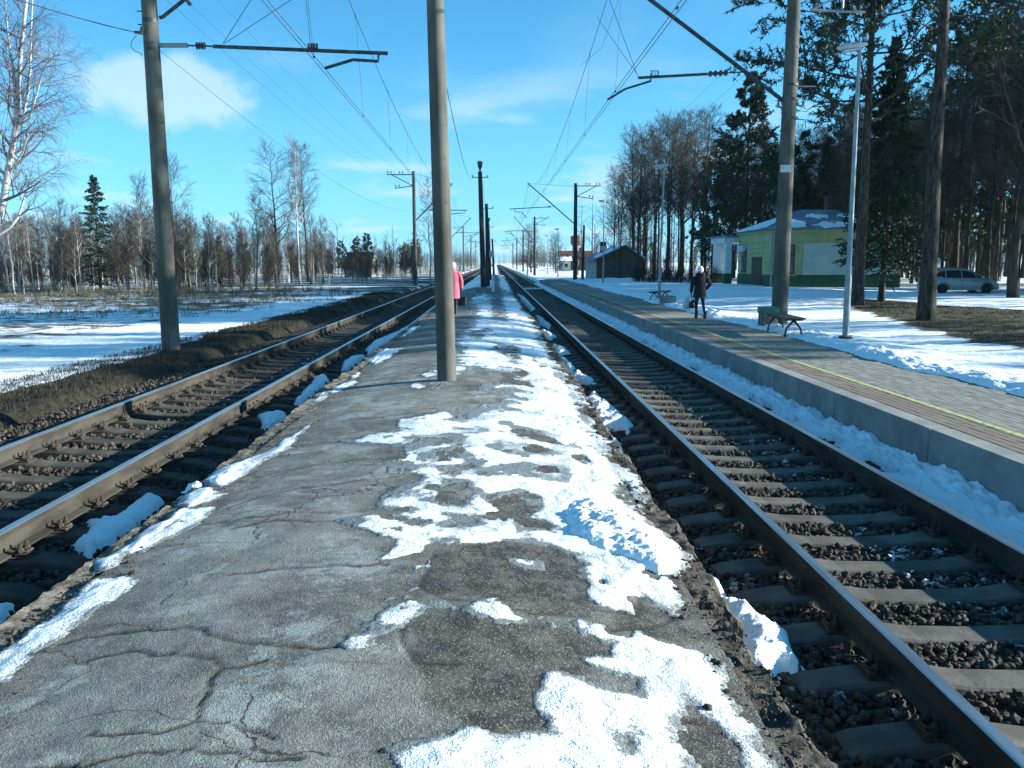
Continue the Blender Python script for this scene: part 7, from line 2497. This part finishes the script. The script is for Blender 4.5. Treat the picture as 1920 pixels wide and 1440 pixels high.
sp = []
for i in range(240):
    Y = rngf.uniform(150, 620); s_ = -1 if rngf.random() < 0.6 else 1
    x = s_ * rngf.uniform(11, 40) * (Y / 170) ** (0.75 if s_ < 0 else 0.9)
    if s_ > 0: x = rngf.uniform(13, 70) * (Y / 300) + 4
    sp.append((x, Y, rngf.uniform(5, 9) * (0.85 if s_ < 0 else 1.0)))
far_wood('far_wood', 'blue-grey treeline where the tracks vanish', [(s_ * (rngf.uniform(7, 26) + 0.012 * Y_), Y_, rngf.uniform(6, 11)) for s_ in (-1, 1) for Y_ in rngf.uniform(330, 900, 150)] + [(rngf.uniform(-60, 60), rngf.uniform(1000, 1120), rngf.uniform(10, 16)) for _ in range(80)], 97, n1=8, n2=2)
far_wood('far_wood', 'hazy leafless woods lining the track far away', sp, 91)
sp = []
for i in range(170):
    Y = rngf.uniform(120, 260); x = -rngf.uniform(30, 190); sp.append((x, Y, rngf.uniform(7, 11)))
far_wood('far_wood', 'leafless wood behind the left field', sp, 92)
sp = []
for i in range(150):
    Y = rngf.uniform(130, 240); x = rngf.uniform(22, 170); sp.append((x, Y, rngf.uniform(10, 17)))
far_wood('far_wood', 'leafless wood far behind the station', sp, 93, 'bark_dark')


def grass(name, lb, n, xf, yf, hmin, hmax, seed, mat, keep=None, wmul=1.0, clump=9):
    rng = np.random.default_rng(seed)
    nc = n // clump
    x = xf(rng, nc); y = yf(rng, nc)
    if keep is not None:
        k = keep(x, y); x, y = x[k], y[k]
    x = np.repeat(x, clump) + rng.normal(0, 0.10, len(x) * clump); y = np.repeat(y, clump) + rng.normal(0, 0.10, len(y) * clump)
    z = ground_z(x, y)
    h = rng.uniform(hmin, hmax, len(x))
    d = rng.normal(0, 0.35, (len(x), 2))
    w = 0.006 * wmul * (0.6 + y / 30)
    a = rng.uniform(0, PI, len(x))
    B0 = np.stack([x - w * np.cos(a), y - w * np.sin(a), z - 0.02], -1); B1 = np.stack([x + w * np.cos(a), y + w * np.sin(a), z - 0.02], -1)
    T = np.stack([x + d[:, 0] * h, y + d[:, 1] * h, z + h], -1)
    V = np.stack([B0, B1, T], 1).reshape(-1, 3)
    me = fast_mesh(name, V, Ft=np.arange(len(V)).reshape(-1, 3), mats=[M[mat]])
    tag(link(name, me), lb, kind='stuff')


grass('dry_grass', 'dry yellow grass tufts poking through the snow of the left field', 52000, lambda r, n: -r.uniform(9.0, 46, n), lambda r, n: r.uniform(14, 64, n), 0.06, 0.26, 21, 'dry', keep=lambda x, y: (fbm(x * 0.25, y * 0.25, 401, 3) + 0.4 * sstep(25, 45, y) - 0.55 * sstep(-12.5, -10, x)) > 0.12)
grass('dry_grass', 'tall dry reeds along the foot of the left wood', 16000, lambda r, n: -r.uniform(9.5, 48, n), lambda r, n: r.uniform(50, 70, n), 0.2, 0.6, 23, 'dry', keep=lambda x, y: fbm(x * 0.2, y * 0.3, 403, 3) > 0.0)
grass('verge_grass', 'short dark grass on the bare strip beside the left ballast', 42000, lambda r, n: r.uniform(-8.6, -6.4, n), lambda r, n: 6 * (60 / 6) ** r.uniform(0, 1, n), 0.02, 0.09, 25, 'grass_dark', wmul=1.2)
grass('lawn_grass', 'short grass of the thawed patch under the right-hand pines', 36000, lambda r, n: r.uniform(10, 24, n), lambda r, n: r.uniform(17, 40, n), 0.02, 0.07, 27, 'grass_dark', keep=lambda x, y: poly_sdf(x, y, GRASS_R) > 0.1, wmul=1.3)


# ================================================================== AIR
def build_haze():
    m = bpy.data.materials.new('thin_winter_air'); m.use_nodes = True
    t = m.node_tree; t.nodes.clear()
    v = t.nodes.new('ShaderNodeVolumePrincipled')
    v.inputs['Color'].default_value = (0.72, 0.88, 1.0, 1)
    v.inputs['Density'].default_value = 0.00012
    v.inputs['Anisotropy'].default_value = 0.0
    o = t.nodes.new('ShaderNodeOutputMaterial'); t.links.new(v.outputs[0], o.inputs['Volume'])
    mb = MB(); mb.box(-1700, 1700, -40, 2300, -8, 40)
    h = mb.build('haze', m)
    tag(h, 'thin cold haze over the line', kind='stuff')


build_haze()
